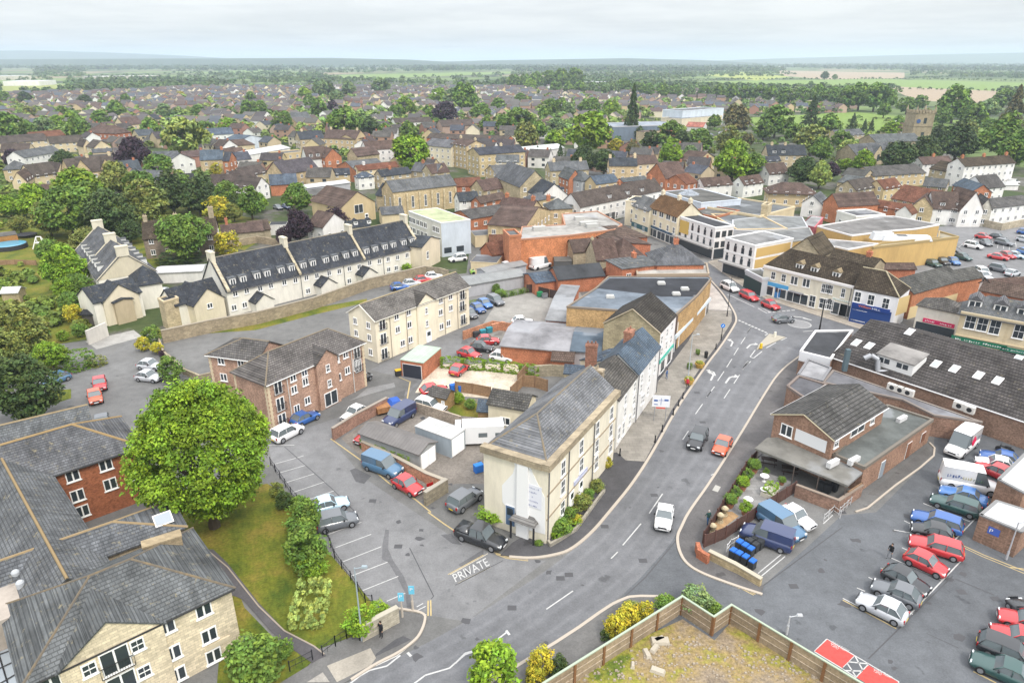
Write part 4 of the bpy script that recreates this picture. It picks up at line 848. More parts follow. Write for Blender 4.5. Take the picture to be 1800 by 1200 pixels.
fl = MB(); fl.quadmesh([(-.7, -.3, .1), (.7, -.3, .1), (.7, 0, .1), (-.7, 0, .1), (-.6, -.26, 8.8), (.6, -.26, 8.8), (.6, 0, 8.8), (-.6, 0, 8.8)], [(0, 1, 5, 4), (1, 2, 6, 5), (3, 0, 4, 7), (4, 5, 6, 7)])
uc_, _ = uz(e1, 3, 'V2', 690, 300); e1.place(fl.mesh('chimney_breast', 'plain'), 'chimney_breast', 3, uc_, 0, (.78, .78, .77), off=.04)
wpx(e1, 3, 'V2', [(492, 650)], 1.0, 2.3, 'd', name='door', off=.05)
for ch in e1.root.children:
 if ch.name.startswith('door'): ch.color = (.10, .16, .26, 1)
us_, zs_ = uz(e1, 3, 'V2', 830, 350)
sg_ = e1.place(MB().box(-1.0, 1.0, -.04, 0, -1.3, 1.3).mesh('board', 'plain'), 'wall_sign', 3, us_, zs_, (.70, .71, .76), off=.06)
for i_, (tx_, tw_, th_) in enumerate((('~~~~~~~~ ~~', 1.9, .28), ('~~~~~~', 1.3, .32), ('&', .22, .22), ('~~~~~~~~~', 1.7, .3), ('~~~~~~~', 1.4, .22))): ob('lettering', text_mesh(tx_, tw_ * .8, th_ * .7, 'line'), sg_, (.34, .36, .5), (0, -.06, .85 - i_ * .5))
u_, z_ = uz(e1, 0, 'U3', 880, 1095); e1.sign(0, u_, 3.2, 3.4, .5, '~~~~~~~ ~~~~~~~~', (.45, .47, .62), (.85, .85, .88))
# porch
pc = Q('V2', 760, 930); root = tag(ob('porch', None, None, None, (pc.x, pc.y, 0), e1.rz), 'open entrance porch with slate hipped roof on dark posts against the white end wall', 'porch')
ob('roof', MB().quadmesh([(-1.6, -1.5, 2.3), (1.4, -1.5, 2.3), (1.4, 1.5, 2.3), (-1.6, 1.5, 2.3), (.5, -.3, 3.5), (.5, .3, 3.5)], [(0, 1, 4), (1, 2, 5, 4), (2, 3, 5), (3, 0, 4, 5), (3, 2, 1, 0)]).mesh('pr', 'slate'), root, (.17, .165, .16))
for x_, y_ in ((-1.35, -1.3), (-1.35, 1.3), (1.1, -1.3)): ob('post', MB().box(x_ - .08, x_ + .08, y_ - .08, y_ + .08, 0, 2.33).mesh('p', 'dark'), root)
# ---- white row north of the corner house
e2 = hb('white rendered three storey house with dark tiled roof adjoining the corner house', 'U3', (1150, 575, 1288, 392), (1065, 335), 6.9, 38, cat='house', wall='wh', roof='gm', oh=.15)
wpx(e2, 0, 'U3', [(1195, 570), (1260, 478), (1192, 655), (1255, 570), (1305, 510 - 30), (1225, 710), (1255, 650)], .85, 1.4, 's'); wpx(e2, 0, 'U3', [(1150, 805), (1180, 770)], .9, 1.9, 's')
e2.chim(.02, .5, .9, 1.6, 1.2, (.36, .30, .22), 'stone')
e3 = hb('white house with new smooth blue grey slate roof and leaning brick stack', 'U3', (1288, 392, 1442, 198), (1235, 155), 7.2, 40, cat='house', wall='wh', roof='bs', oh=.15)
wpx(e3, 0, 'U3', [(1310, 420), (1365, 335), (1405, 280), (1305, 488), (1352, 505), (1362, 420), (1310, 570), (1322, 560), (1400, 350)], .8, 1.35, 's')
e3.stack(e3.L * .62, e3.D * .62, 1.5, 1.1, 7.5, e3.r + 1.0, (.30, .15, .10), 'brick', 2); e3.pipe(0, [.2, e3.L - .3])
e4 = hb('low slate roofed rear wing with wide catslide roof behind the white row', 'U3', (950, 322, 1150, 245), (1180, 190), 4.2, 22, wall='cr', roof='bs', oh=.1)
hb('tall red brick chimney house between the fenced yard and the row', 'U3', (770, 380, 900, 390), (850, 330), 4.6, 25, wall='cd', roof='bs').stack(3.5, 1.5, 1.6, .9, 3.5, 8.6, (.26, .13, .09), 'brick', 3)
e5 = hb('small cream outbuilding with brown pantile roof beside the motorhome', 'U3', (232, 592, 500, 640), (430, 520), 3.6, 30, wall='cr', roof='gm'); wpx(e5, 0, 'U3', [(353, 718)], 1.4, 1.1, 'n')
# ---- stone gabled shop with teal front
f1 = hb('stone gabled shop house with dark pantile roof and a teal shopfront on the pavement', 'T7', (1045, 1140, 1155, 1018), (850, 972), 7.6, C=(632, 1082), name='shop', cat='shop', wall='wh', roof='dk', rm='tile', oh=.1)
f1.rc = (.055, .05, .045); f1.roof.color = (*f1.rc, 1); f1.verge((.40, .34, .24))
mb = MB(); k_ = (f1.r - f1.e) / (f1.D / 2)
mb.quadmesh([(-.02, 0, 0), (-.02, f1.D, 0), (-.02, f1.D, f1.e), (-.02, f1.D / 2, f1.r - .05), (-.02, 0, f1.e)], [(0, 4, 3, 2, 1)]); ob('gable_wall', mb.mesh('gw', 'stone'), f1.root, (.42, .36, .23))
wpx(f1, 0, 'V6', [(318, 430), (390, 330), (455, 250), (318, 580), (380, 500), (440, 420)], .9, 1.4, 's')
f1.sign(0, f1.L * .52, 2.3, f1.L * .92, .55, '~~~~~~~~~', (.05, .42, .33), (.8, .85, .8)); f1.win(0, [f1.L * .3, f1.L * .72], .3, 2.2, 1.9, 'shop')
# ---- ochre brick shop
ps = [Q('T7', *k, 6.6) for k in ((385, 962), (1155, 1018), (1235, 948), (1308, 880), (1402, 765), (1385, 750), (675, 750), (590, 830))]
g1, loc, cc_ = poly_bld('shop', 'large ochre brick shop with patched black and grey felt roof, white front', 'shop', ps, 6.6, (.40, .26, .12), (.13, .155, .185), par=.25, wm='brick', parc=(.20, .16, .12))
ob('felt_roof', MB().prism([(p.x - cc_.x, p.y - cc_.y) for p in [Q('T7', *k, 6.72) for k in ((600, 826), (960, 868), (1050, 885), (1298, 884), (1388, 775), (1375, 757), (685, 757))]], 6.705, 6.72).mesh('felt', 'flat'), g1, (.030, .032, .038))
for k, wd in (((970, 905), 1),):
 pass
fa, fb = ps[1], ps[4]
def vpan(u0, u1, z0, z1, color, nm, off=.05, m='plain'):
 a = Vector((fa.x, fa.y)); b = Vector((fb.x, fb.y)); w_ = (b - a).length * (u1 - u0); mb = MB().box(0, w_, 0, off, z0, z1)
 d = (b - a).normalized(); p = a.lerp(b, u0) + Vector((d.y, -d.x)) * (off + .01)
 return ob(nm, mb.mesh(nm, m), g1, color, (p.x - cc_.x, p.y - cc_.y, 0), math.atan2(d.y, d.x))
vpan(.0, 1, 2.5, 3.1, (.62, .70, .76), 'fascia', .35); vpan(0, 1, 0, 2.5, (.03, .04, .05), 'window', .06, 'glass')
for i in range(9): vpan(i / 9, i / 9 + .02, 0, 2.5, (.7, .7, .7), 'mullion', .12)
for u0 in (.0, .30, .58): vpan(u0 + .0, u0 + .045, 3.1, 6.4, (.10, .07, .06), 'recess', .04); vpan(u0 + .055, u0 + .09, 3.4, 5.0, (.7, .69, .66), 'window', .06)
for x_, y_ in ((1050, 790), (690, 885), (1155, 865), (1215, 830)):
 p = Q('T7', x_, y_, 6.9); ob('roof_vent', MB().box(-.7, .7, -.5, .5, 6.6, 7.05).box(-.6, .6, -.4, .4, 7.05, 7.2).mesh('rv', 'plain'), g1, (.5, .5, .48), (p.x - cc_.x, p.y - cc_.y, 0))
hb('low brick workshop range with stained corrugated roof behind the ochre shop', 'U3', (320, 190, 820, 235), (420, 70), 2.9, 8, name='workshop', cat='workshop', wall='br', roof='md', rm='flat')
hb('blue grey felt lean-to against the ochre shop wall', 'U3', (815, 225, 1020, 240), (930, 105), 3.1, 10, name='workshop', cat='workshop', wall='gr', roof='bs', rm='flat')
hb('low grey flat roofed store with white vents left of the ochre shop', 'T7', (240, 1050, 380, 1060), (380, 900), 3.2, 4, name='workshop', cat='store', wall='br', roof='md', rm='flat')
hb('small brick store with dark brown pitched roof beyond the cream yard wall', 'U3', (680, 290, 830, 300), (765, 235), 2.6, 25, name='shed', cat='shed', wall='br', roof='pk')
# ---- yard buildings
k1 = hb('corrugated grey double garage with long sheet roof behind the ivy topped wall', 'U2', (1060 - 130, 640, 1350, 790), None, 2.4, name='garage', cat='garage', wall='gr', roof='md', C=(1100, 585), r=3.0, dmax=9)
k1.wall.color = (.36, .37, .37, 1); k1.roof.color = (.17, .16, .155, 1); k1.win(1, [k1.D * .28, k1.D * .72], .05, k1.D * .4, 2.0, 'g')
bb_ = hb('pale blue steel shipping container beside the corrugated garage', 'U2', (1318, 598, 1570, 690), None, 2.6, D=2.8, t='flat', name='shipping_container', cat='container', wall='gr', roof='wt', par=0, rm='metal')
bb_.wall.color = (.33, .38, .42, 1); bb_.win(1, [.75, 1.9], .1, 1.1, 2.3, 'g')
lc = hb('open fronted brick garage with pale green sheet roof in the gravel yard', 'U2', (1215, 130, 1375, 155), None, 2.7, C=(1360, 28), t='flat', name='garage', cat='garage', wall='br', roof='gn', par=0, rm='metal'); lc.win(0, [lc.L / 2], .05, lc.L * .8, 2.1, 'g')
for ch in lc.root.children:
 if ch.name.startswith('window'): ch.color = (.03, .035, .05, 1)  # near-black panel across the open front, the shade inside put into its colour
sh = hb('tiny timber garden shed with grey felt roof by the pickup yard', 'U2', (1420, 365, 1540, 395), None, 2.0, D=2, name='shed', cat='shed', wall=(.34, .22, .10), roof='gm', wm='wood'); sh.win(0, [.8, 2.2], .8, .5, .6, 's')
hb('grey felt roofed shed in the small lawn by the cream outbuilding', 'U3', (160, 640, 235, 645), None, 2.0, D=2.5, name='shed', cat='shed', wall=(.3, .2, .1), roof='bs', wm='wood')
hb('dark open carport among the cottages left of the ochre shop', 'T7', (300, 640, 420, 640), None, 2.4, D=4, name='shed', cat='carport', wall=(.1, .1, .1), roof='gm', t='flat', par=0)
hb('long black felt roofed barn with single rooflight left of the ochre shop', 'T7', (325, 765, 650, 735), (440, 665), 3.2, 28, name='barn', cat='barn', wall='br', roof='dk', rm='flat')
hb('grey lean-to with felt roof at the edge of the van yard', 'T7', (165, 790, 320, 770), (220, 715), 2.6, 15, name='shed', cat='shed', wall='br', roof='bs')
hb('long grey sheet roofed garage row beside the cream flats', 'T6', (1490, 645, 1810, 590), (1600, 575), 2.6, 12, name='garage', cat='garages', wall='gr', roof='md', ext=(0, 3), wm='render')
hb('second grey garage row with white fascia behind the first', 'T6', (1620, 560, 1900, 500), (1700, 510), 2.6, 12, name='garage', cat='garages', wall='gr', roof='md')
hb('pale rendered garage block beside the overgrown shrub', 'T6', (1510, 480, 1690, 490), None, 3, D=6, t='flat', name='garage', cat='garage', wall='cd', roof='lg', par=.1)
# ---- blue-white three storey office
o1, _, oc = poly_bld('office_block', 'three storey office block, white side with windows, pale blue end wall and green flat roof', 'offices', [Q('T6', *k, 8.4) for k in ((1072, 128), (1300, 212), (1508, 188), (1270, 105))], 8.4, (.68, .66, .58), (.36, .40, .24), par=.2, parc=(.66, .68, .66))
q0, q1, q2 = [Q('T6', *k, 8.4) for k in ((1072, 128), (1300, 212), (1508, 188))]
for p_, q_, u0, zs, col_, off in ((q0, q1, [.06, .17, .3, .42, .54, .8, .9], (5.8, 3.2), None, .02), (q1, q2, [.2, .62], (.9,), None, .02)):
 for u in u0:
  for z in zs: wall_item(o1, p_, q_, u, z, win_mesh(1.6 if len(zs) == 2 else 2.0, 1.4, 'n' if len(zs) == 2 else 'far'), 'window', None, off)
d_ = (q2 - q1); n_ = Vector((d_.y, -d_.x, 0)).normalized() * .03
ob('end_cladding', MB().box(.02, d_.length - .02, 0, .02, 0, 8.38).mesh('cl', 'render'), o1, (.56, .62, .68), (q1.x + n_.x - oc.x, q1.y + n_.y - oc.y, 0), math.atan2(d_.y, d_.x))
hb('cream stair annex with slate gable between terrace and blue office', 'T6', (1165, 380, 1290, 320), None, 5.5, D=5, name='house', cat='annex', wall='cr', roof='sl', r=7.0, t='G').win(0, [2.5], 2.2, 1.0, 1.8, 's')
hb('dark slate house with two dormers behind the terrace', 'T6', (640, 240, 800, 225), (700, 190), 4.5, 40, wall='cr', roof='sl').dorm(0, [2.5, 6.0], 4.9, 1.1, 1.0, 1.2, True, .5)
hb('red brick two storey workshop with long lantern roof behind the blue office', 'T6', (1510, 180, 1775, 135), (1640, 90), 5.5, 18, name='workshop', cat='workshop', wall='or_', roof='gm').row(0, 4, 3.3, 1.1, 1.1)
hb('small beige store with grey flat roof beneath the brick workshop', 'T6', (1540, 300, 1780, 285), None, 3.0, D=6, t='flat', name='shed', cat='store', wall='cd', roof='lg', par=.1)
hb('old red tiled brick barn at the edge of the garage yard', 'T6', (1660, 430, 1850, 400), (1760, 330), 3.6, 38, name='barn', cat='barn', wall='br', roof='rt', ext=(0, 2))
# ---- chapel with long slate roof
ch1 = hb('long stone chapel with blue slate roof and tall round headed windows', 'T2', (960, 1110, 1405, 1060), (1150, 1010), 7.5, 36, name='chapel', cat='chapel', wall='ye', roof='lg', wm='stone')
ch1.row(0, 5, 2.0, .9, 3.6, 's'); ch1.row(3, 2, 2.5, .9, 3, 's')
for i in range(6): ch1.place(MB().box(-.25, .25, -.5, 0, 0, 6.6).mesh('buttress', 'stone'), 'buttress', 0, .3 + (ch1.L - .6) * i / 5, 0, (.62, .52, .34))
hp = Q('T2', 900, 1130, 5); tr_ = tag(ob('stair_turret', None, None, None, (hp.x, hp.y, 0)), 'round slate cone roofed turret on the left end of the chapel', 'turret')
ob('wall', MB().cyl(0, 0, 0, 5, 2.6, 2.6, 8).mesh('w', 'stone'), tr_, WC['st']); ob('roof', MB().cyl(0, 0, 5.01, 9, 3.0, .05, 8).mesh('r', 'slate'), tr_, RC['sl'])
ch2 = hb('yellow stone school hall with brown tiled roof and big mullioned gable window', 'T2', (730, 1085 + 70, 850, 1200), None, 5.6, D=-14, name='hall', cat='hall', wall='ye', roof='pk', t='gable') if False else None
ch2 = hb('yellow stone hall with brown tiled roof and mullioned window in its gable end', 'T6', (660, 110 - 20, 835, 60), None, 5.2, D=16, r=9.0, name='hall', cat='hall', wall='ye', roof='pk', t='G', ext=(3, 0)); ch2.win(0, [ch2.L * .5], 2.8, 3, 2.4, 'shop').win(0, [ch2.L * .72], .1, 1.1, 2.1, 'd')
hb('grey slate lean-to range joining the hall to the blue office', 'T6', (885, 150, 1040, 140), (930, 95), 3.4, 25, name='hall', cat='hall', wall='cd', roof='lg')
hb('white sheet roofed industrial shed left of the yellow stone hall', 'T2', (345, 1085, 660, 1045), (470, 1045), 4.5, 10, name='warehouse', cat='shed', wall='gr', roof='wt')
hb('grey felt roofed garage with white vent in front of the industrial shed', 'T2', (380, 1140, 555, 1100), (420, 1090), 3.2, 6, name='garage', cat='garage', wall='pk', roof='gm', rm='flat')
# ---- left cottages
s1 = hb('old stone cottage with lichened stone tile roof and tall central chimney', 'T5', (1005, 320, 1430, 290), (1200, 185), 5.0, 40, wall='sg', roof='mo', name='cottage', cat='cottage', ext=(0, 3)); s1.wall.color = (.30, .24, .19, 1); s1.chim(.04).chim(.45).chim(.95, None, 1.2, .8, 2.6).auto()
hb('low dark red tiled stable range with long stone garden wall', 'T5', (1560, 285, 1850, 260), (1640, 215), 3.0, 30, name='stable', cat='outbuilding', wall='sg', roof='pk').chim(.15, None, .7, .6, 1.6, WC['br'], 'brick')
hb('dark red tiled cottage with white gable by the purple trees', 'T6', (360, 215, 470, 240), None, 4.0, D=8, name='cottage', cat='cottage', wall='wh', roof='pk', r=7, t='gable').auto()
hb('white flat roofed garden room with black roof edge', 'T6', (95, 225, 210, 220), None, 2.8, D=4, t='flat', name='garden_room', cat='annex', wall='wh', roof='dk', par=.1)
hb('brown roofed low outbuilding at the left of the purple trees', 'T6', (-40, 265, 100, 250), (20, 190), 3, 30, name='outbuilding', cat='outbuilding', wall='sg', roof='pk')
hb('orange timber summerhouse with dark roof beyond the round pool', 'T5', (0, 305, 120, 290), None, 2.4, D=5, name='summerhouse', cat='summerhouse', wall=(.42, .20, .06), wm='wood', roof='gm', t='flat', par=0, ext=(2, 0))
hb('pale grey roofed timber shed at the back of the left garden', 'T5', (5, 700, 125, 695), (60, 660), 2.2, 25, name='shed', cat='shed', wall=(.4, .33, .2), wm='wood', roof='wt')
hb('dark felt shed behind the rounded golden shrub', 'T5', (570, 850, 665, 850), (620, 820), 2.2, 20, name='shed', cat='shed', wall=(.1, .09, .08), wm='wood', roof='dk')
# ---- garage with huge brown tiled roof (right)
sh1 = hb('huge brown tiled single storey superstore roof with rooflights and a white box dormer', 'U4', (690, 220, 1800, 590), (890, 0), 3.6, 17, name='superstore', cat='shop', wall='bb', roof='gm', ext=(0, 24), cr='U4', oh=.2)
sh1.rc = (.072, .066, .064); sh1.roof.color = (*sh1.rc, 1); sh1.verge((.36, .31, .24)).gutter((.65, .65, .66), .09)
def skypx(s, c, ps, w=.95, h=1.7):
 """rooflights where the photograph's rays meet the near slope"""
 for x, y in ps:
  o = Vector((0, 0, H)); p = Q(c, x, y, 0); lo = None
  for i in range(2000):
   t = .3 + .7 * i / 2000; q = o.lerp(p, t); cc, ss = math.cos(s.rz), math.sin(s.rz); u = (q.x - s.a.x) * cc + (q.y - s.a.y) * ss; v = -(q.x - s.a.x) * ss + (q.y - s.a.y) * cc
   zr = s.e + s.k * (v if v < s.V / 2 else s.V - v) + .16
   if q.z <= zr: break
  b = MB(); b.box(-w / 2, w / 2, -h / 2, h / 2, 0, .10, 0); b.box(-w / 2 + .08, w / 2 - .08, -h / 2 + .08, h / 2 - .08, .10, .12, 1)
  k = ob('skylight', b.mesh('skylight', ['frame', 'sglass2']), s.roof, None, (u, v, zr + .01)); k.rotation_euler = (math.atan(s.k), 0, 0)
M['sglass2'] = mat('polycarbonate', (.38, .41, .44), .3)
skypx(sh1, 'U4', [(835, 140), (910, 158), (1142, 78), (1293, 262), (1400, 290), (1538, 328), (1648, 358), (1765, 232)])
u_, z_ = uz(sh1, 0, 'U4', 1035, 330, -1.0); 
dm = sh1.place(MB().box(-2.5, 2.5, 0, 4.0, -.6, 1.7).mesh('dormer', 'plain'), 'dormer', 0, u_, 4.2, (.74, .74, .73), off=-1.2)
ob('dormer_roof', MB().quadmesh([(-2.7, -.2, 1.6), (2.7, -.2, 1.6), (2.7, 4.1, 2.2), (-2.7, 4.1, 2.2), (-2.7, -.2, 1.75), (2.7, -.2, 1.75), (2.7, 4.1, 2.35), (-2.7, 4.1, 2.35)], [(4, 5, 6, 7), (0, 1, 5, 4), (1, 2, 6, 5), (3, 0, 4, 7), (0, 3, 2, 1)]).mesh('dr', 'flat'), dm, (.22, .21, .20))
for x in (-1.9, -1.05, .65, 1.5): ob('window', win_mesh(.7, .7, 'far'), dm, None, (x, -.0, .6))
# white roundabout-side flat roofed shop
w1, _, wc_ = poly_bld('shop', 'angled flat black roofed shop with broad white fascia facing the road', 'shop', [Q('V7', *k, 3.6) for k in ((1172, 868), (1535, 958), (1790, 618), (1350, 625))], 3.6, 'bb', 'dk', par=.35, parc=(.70, .70, .70))
p0, p1 = Q('V7', 1172, 868, 3.6), Q('V7', 1535, 958, 3.6); d_ = p1 - p0; n_ = Vector((d_.y, -d_.x, 0)).normalized() * .12
ob('fascia', MB().box(0, d_.length, 0, .1, 2.4, 3.9).mesh('fascia', 'plain'), w1, (.72, .73, .75), (p0.x + n_.x - wc_.x, p0.y + n_.y - wc_.y, 0), math.atan2(d_.y, d_.x))
poly_bld('shop', 'small grey flat roofed extension tucked below the white fascia shop', 'extension', [Q('U4', *k, 3.0) for k in ((495, 330), (640, 365), (690, 290), (555, 240))], 3.0, 'bb', (.28, .28, .29), par=.3, parc=(.2, .2, .21))
poly_bld('shop', 'brick flat roofed extension with black gates left of the pub gable', 'extension', [Q('U4', *k, 3.1) for k in ((435, 395), (560, 480), (665, 385), (500, 335))], 3.1, 'bb', (.10, .10, .11), par=.3, parc=(.2, .16, .14))
sv, _, svc = poly_bld('service_yard', 'cluttered flat service roof with ducts and condensers behind the pub', 'extension', [Q('U4', *k, 2.9) for k in ((700, 300), (1560, 600), (1280, 560), (1100, 470), (640, 370))], 2.9, 'bb', (.13, .13, .14), par=.2, parc=(.2, .17, .15))
for x, y, w_ in ((1045, 390, 1.3), (1135, 420, 1.4), (1090, 405, 1.0), (1430, 495, 1.4), (1490, 518, 1.1)):
 p = Q('U4', x, y, 3.6); AC = AC[1:] if 'AC' in globals() else ['first','second','third','fourth','fifth']; c_ = tag(ob('air_conditioner', MB().box(-w_ / 2, w_ / 2, -.3, .3, 0, .95).quadmesh([(x2, -.305, z2) for x2, z2 in [(.32 * math.cos(a_ * .52), .5 + .32 * math.sin(a_ * .52)) for a_ in range(12)]], [tuple(range(12))], 1).mesh('ac', ['plain', 'dark']), None, (.62, .60, .56), (p.x, p.y, 3.02), sh1.rz), AC[0] + ' boxy cream air conditioner from the left along the superstore wall', 'condenser', 'air conditioners on the service roof')
p = Q('U4', 765, 300, 3); dk_ = tag(ob('duct', None, None, None, (p.x, p.y, 3.02)), 'dark square flue and curved silver duct rising by the superstore wall', 'duct'); ob('flue', MB().box(-.3, .3, -.3, .3, 0, 3.4).mesh('f', 'plain'), dk_, (.09, .13, .15))
dt = MB(); dp = [Vector((2.2, -.6, 2.2)), Vector((3.1, -.6, 2.7)), Vector((4.0, -1.0, 2.2)), Vector((4.0, -1.6, .6)), Vector((6, -2.2, .7)), Vector((9.5, -3.8, .8))]
for i in range(5): dt.tube(dp[i], dp[i + 1], .38, .38, 10)
ob('silver_duct', dt.mesh('d', 'rim'), dk_)
# ---- pub
pu = hb('brown brick pub with grey pantiled gable roof, blank white sign board on its end wall', 'U4', (700, 690, 1000, 505), (820 - 100, 450), 5.6, 26, C=(345, 560), name='pub', cat='pub', wall='bb', roof='gm', oh=.35)
pu.rc = (.095, .093, .09); pu.roof.color = (*pu.rc, 1); pu.verge((.36, .32, .22)); pu.wall.color = (.27, .165, .115, 1); pu.gutter((.6, .6, .6))
wpx(pu, 0, 'U4', [(720, 710), (930, 568)], 1.0, 1.3, 's'); wpx(pu, 0, 'U4', [(842, 632)], 3.2, 1.2, 'shop'); wpx(pu, 3, 'U4', [(435, 642)], 1.5, 1.5, 'n')
u_, z_ = uz(pu, 3, 'U4', 572, 700); pu.place(MB().box(-1.9, 1.9, -.06, 0, -.75, .75).mesh('board', 'plain'), 'sign_board', 3, u_, z_, (.72, .73, .74))
f2, _, f2c = poly_bld('pub_extension', 'flat grey roofed brick extension of the pub along the car park lane', 'extension', [Q('U4', *k, 3.1) for k in ((700, 790), (880, 865), (1275, 590), (1010, 505))], 3.1, (.27, .165, .115), (.115, .125, .12), par=.35, wm='brick', parc=(.17, .15, .125))
p0, p1 = Q('U4', 880, 865, 3.1), Q('U4', 1275, 590, 3.1)
for u, w_, h_, z_, cl in ((.28, .9, 2.1, .1, (.25, .29, .33)), (.66, 1.0, 2.1, .1, (.20, .09, .05)), (.88, 1.0, 1.2, 1.0, (.16, .07, .04))): wall_item(f2, p0, p1, u, z_, win_mesh(w_, h_, 'g'), 'door', cl)
for x, y in ((820, 820), (1095, 582), (700, 835)):
 p = Q('U4', x, y, 3.3); ob('roof_vent', MB().box(-.9, .9, -.25, .25, 3.1, 3.75).mesh('rv', 'plain'), f2, (.6, .6, .6), (p.x - f2c.x, p.y - f2c.y, 0), .6)
ver = tag(ob('verandah', None), 'open fronted verandah with flat grey roof over the pub beer garden', 'verandah')
vp = [Q('U4', *k, 2.7) for k in ((250, 750), (785, 965), (870, 890), (700, 795), (420, 685), (320, 690))]; ver.location = (vp[0].x, vp[0].y, 0)
lp = [(p.x - vp[0].x, p.y - vp[0].y) for p in vp]; ob('roof', MB().prism(lp, 2.6, 2.85).mesh('r', 'flat'), ver, (.16, .155, .14))
for k in ((270, 760), (480, 850), (620, 905), (775, 968)):
 p = Q('U4', *k, 2.6); ob('post', MB().cyl(p.x - vp[0].x, p.y - vp[0].y, .0, 2.62, .07, .07, 6).mesh('p', 'plain'), ver, (.10, .08, .07))
# right edge brick substation blocks
for lab, ps_, e_, rc_ in (('brown brick block with pale sheet roof at the right edge beside the white van', ((1650, 925), (1800, 1005), (2300, 900), (1810, 770)), 4.2, (.55, .58, .60)), ('small square brown brick substation with pale ribbed roof and blue notice', ((1548, 1052 + 20), (1800, 1150), (1990, 1060), (1625, 960)), 3.0, (.58, .60, .62))):
 if 'substation' in lab:
  pp = [Q('U8', *k, 3.0) for k in ((1545, 180), (1785, 280), (1900, 180), (1640, 98))]
 else: pp = [Q('U4', *k, e_) for k in ps_]
 bb, _, bc = poly_bld('brick_block', lab, 'building', pp, e_, (.25, .155, .11), rc_, rm='metal', par=.12, wm='brick', parc=(.22, .22, .22))
 if 'substation' in lab:
  s_ = wall_item(bb, pp[0], pp[1], .42, 1.5, MB().box(-.5, .5, -.03, 0, 0, .8).mesh('n', 'plain'), 'notice', (.06, .12, .45)); ob('lettering', text_mesh('P', .3, .4), s_, (.8, .8, .8), (-.2, -.04, .2))
# =================================================================== TOWN CENTRE AND BEYOND
# ---- old barns and cottages behind the ochre shop (T7)
def H_(label, c, ab, ridge, e, pitch=38, wall='cr', roof='ti', auto=True, ch=(), chm=None, far=False, **kw):
 kw.setdefault('dmax', 11); b = hb(label, c, ab, ridge, e, pitch, wall=wall, roof=roof, **kw)
 if auto: b.auto(far=far)
 for u in ch: b.chim(u, None, 1.0, .7, 1.1, WC[chm] if chm else None, WM.get(chm, 'render') if chm else None)
 return b
h1 = H_('slate hipped house with brick stack at the high street corner', 'T7', (1020, 660, 1350, 655), (1145, 515), 6.2, 35, 'br', 'lg', t='hip', ch=(.5,), chm='br', far=True)
H_('slate hipped brick house left of the high street corner house', 'T7', (925, 600, 1030, 650), (1000, 530), 6.0, 35, 'br', 'lg', t='hip', D=-9, ch=(.5,), chm='br', ext=(0, 1))
poly_bld('shop', 'low pale flat roofed shop with brick parapet wall behind the black felt roof', 'shop', [Q('T7', *k, 5.0) for k in ((880, 740), (1385, 735), (1370, 660), (1040, 665), (870, 695))], 5.0, 'br', (.36, .34, .31), par=.4, parc=(.33, .27, .2))
H_('old barn with crumbling brown pantiles, twin of the stone gabled one', 'T7', (440, 570, 560, 560), (500, 480), 4.2, 40, 'sg', 'pk', auto=False, name='barn', cat='barn', ext=(.3, 2)).win(3, [3], 1.5, .8, 1)
b_ = H_('old stone gabled barn with orange brown pantile roof behind the felt barn', 'T7', (595, 625, 745, 615), (660, 480), 5.0, 45, 'sg', 'pk', auto=False, name='barn', cat='barn'); b_.chim(.02, None, .5, .5, .4)
H_('long stepped barn with patchy brown tiles and hipped end', 'T7', (760, 610, 920, 590), (850, 470), 5.2, 40, 'br', 'pk', auto=False, name='barn', cat='barn', t='hip')
H_('large old pantiled malthouse roof rising behind the barns', 'T7', (680, 490, 900, 470), (790, 385), 6.0, 42, 'br', 'pk', auto=False, name='barn', cat='barn', D=14, t='hip', ext=(1, 2))
H_('brown pantiled roof descending to the high street above the barns', 'T7', (860, 470, 975, 520), (900, 400), 6.2, 38, 'br', 'pk', auto=False, name='barn', cat='barn', D=-10)
H_('small orange tiled round ended outhouse', 'T7', (715, 725, 850, 700), (800, 640), 3.5, 40, 'br', 'rt', auto=False, name='outhouse', cat='outhouse', t='hip')
# ---- orange brick cinema hall
i1, _, ic = poly_bld('hall', 'long blank orange brick hall with pale flat roof and plant on top', 'hall', [Q('T7', *k, 7.0) for k in ((50, 490), (410, 460), (720, 420), (775, 385), (600, 290), (350, 310), (370, 385), (70, 400))], 7.0, (.50, .20, .09), (.30, .29, .27), par=.3, wm='brick', parc=(.42, .22, .14))
for x, y, w_ in ((190, 420, 1.6), (540, 385, 2.4), (470, 350, 1.2), (560, 400, 1.5)):
 p = Q('T7', x, y, 7); ob('roof_plant', MB().box(-w_, w_, -.7, .7, 7.0, 8.0).mesh('rp', 'plain'), i1, (.42, .42, .40), (p.x - ic.x, p.y - ic.y, 0), .3)
H_('tall orange brick fly tower at the left of the brick hall', 'T7', (-20, 470, 65, 465), None, 8.5, wall='or_', roof='lg', D=6, t='flat', name='tower', cat='tower', auto=False)
H_('orange brick shed with brown tiled roof at the back of the van yard', 'T7', (-150, 560, 50, 555), (-60, 450), 4.0, 38, 'or_', 'rt', auto=False, name='barn', cat='barn')
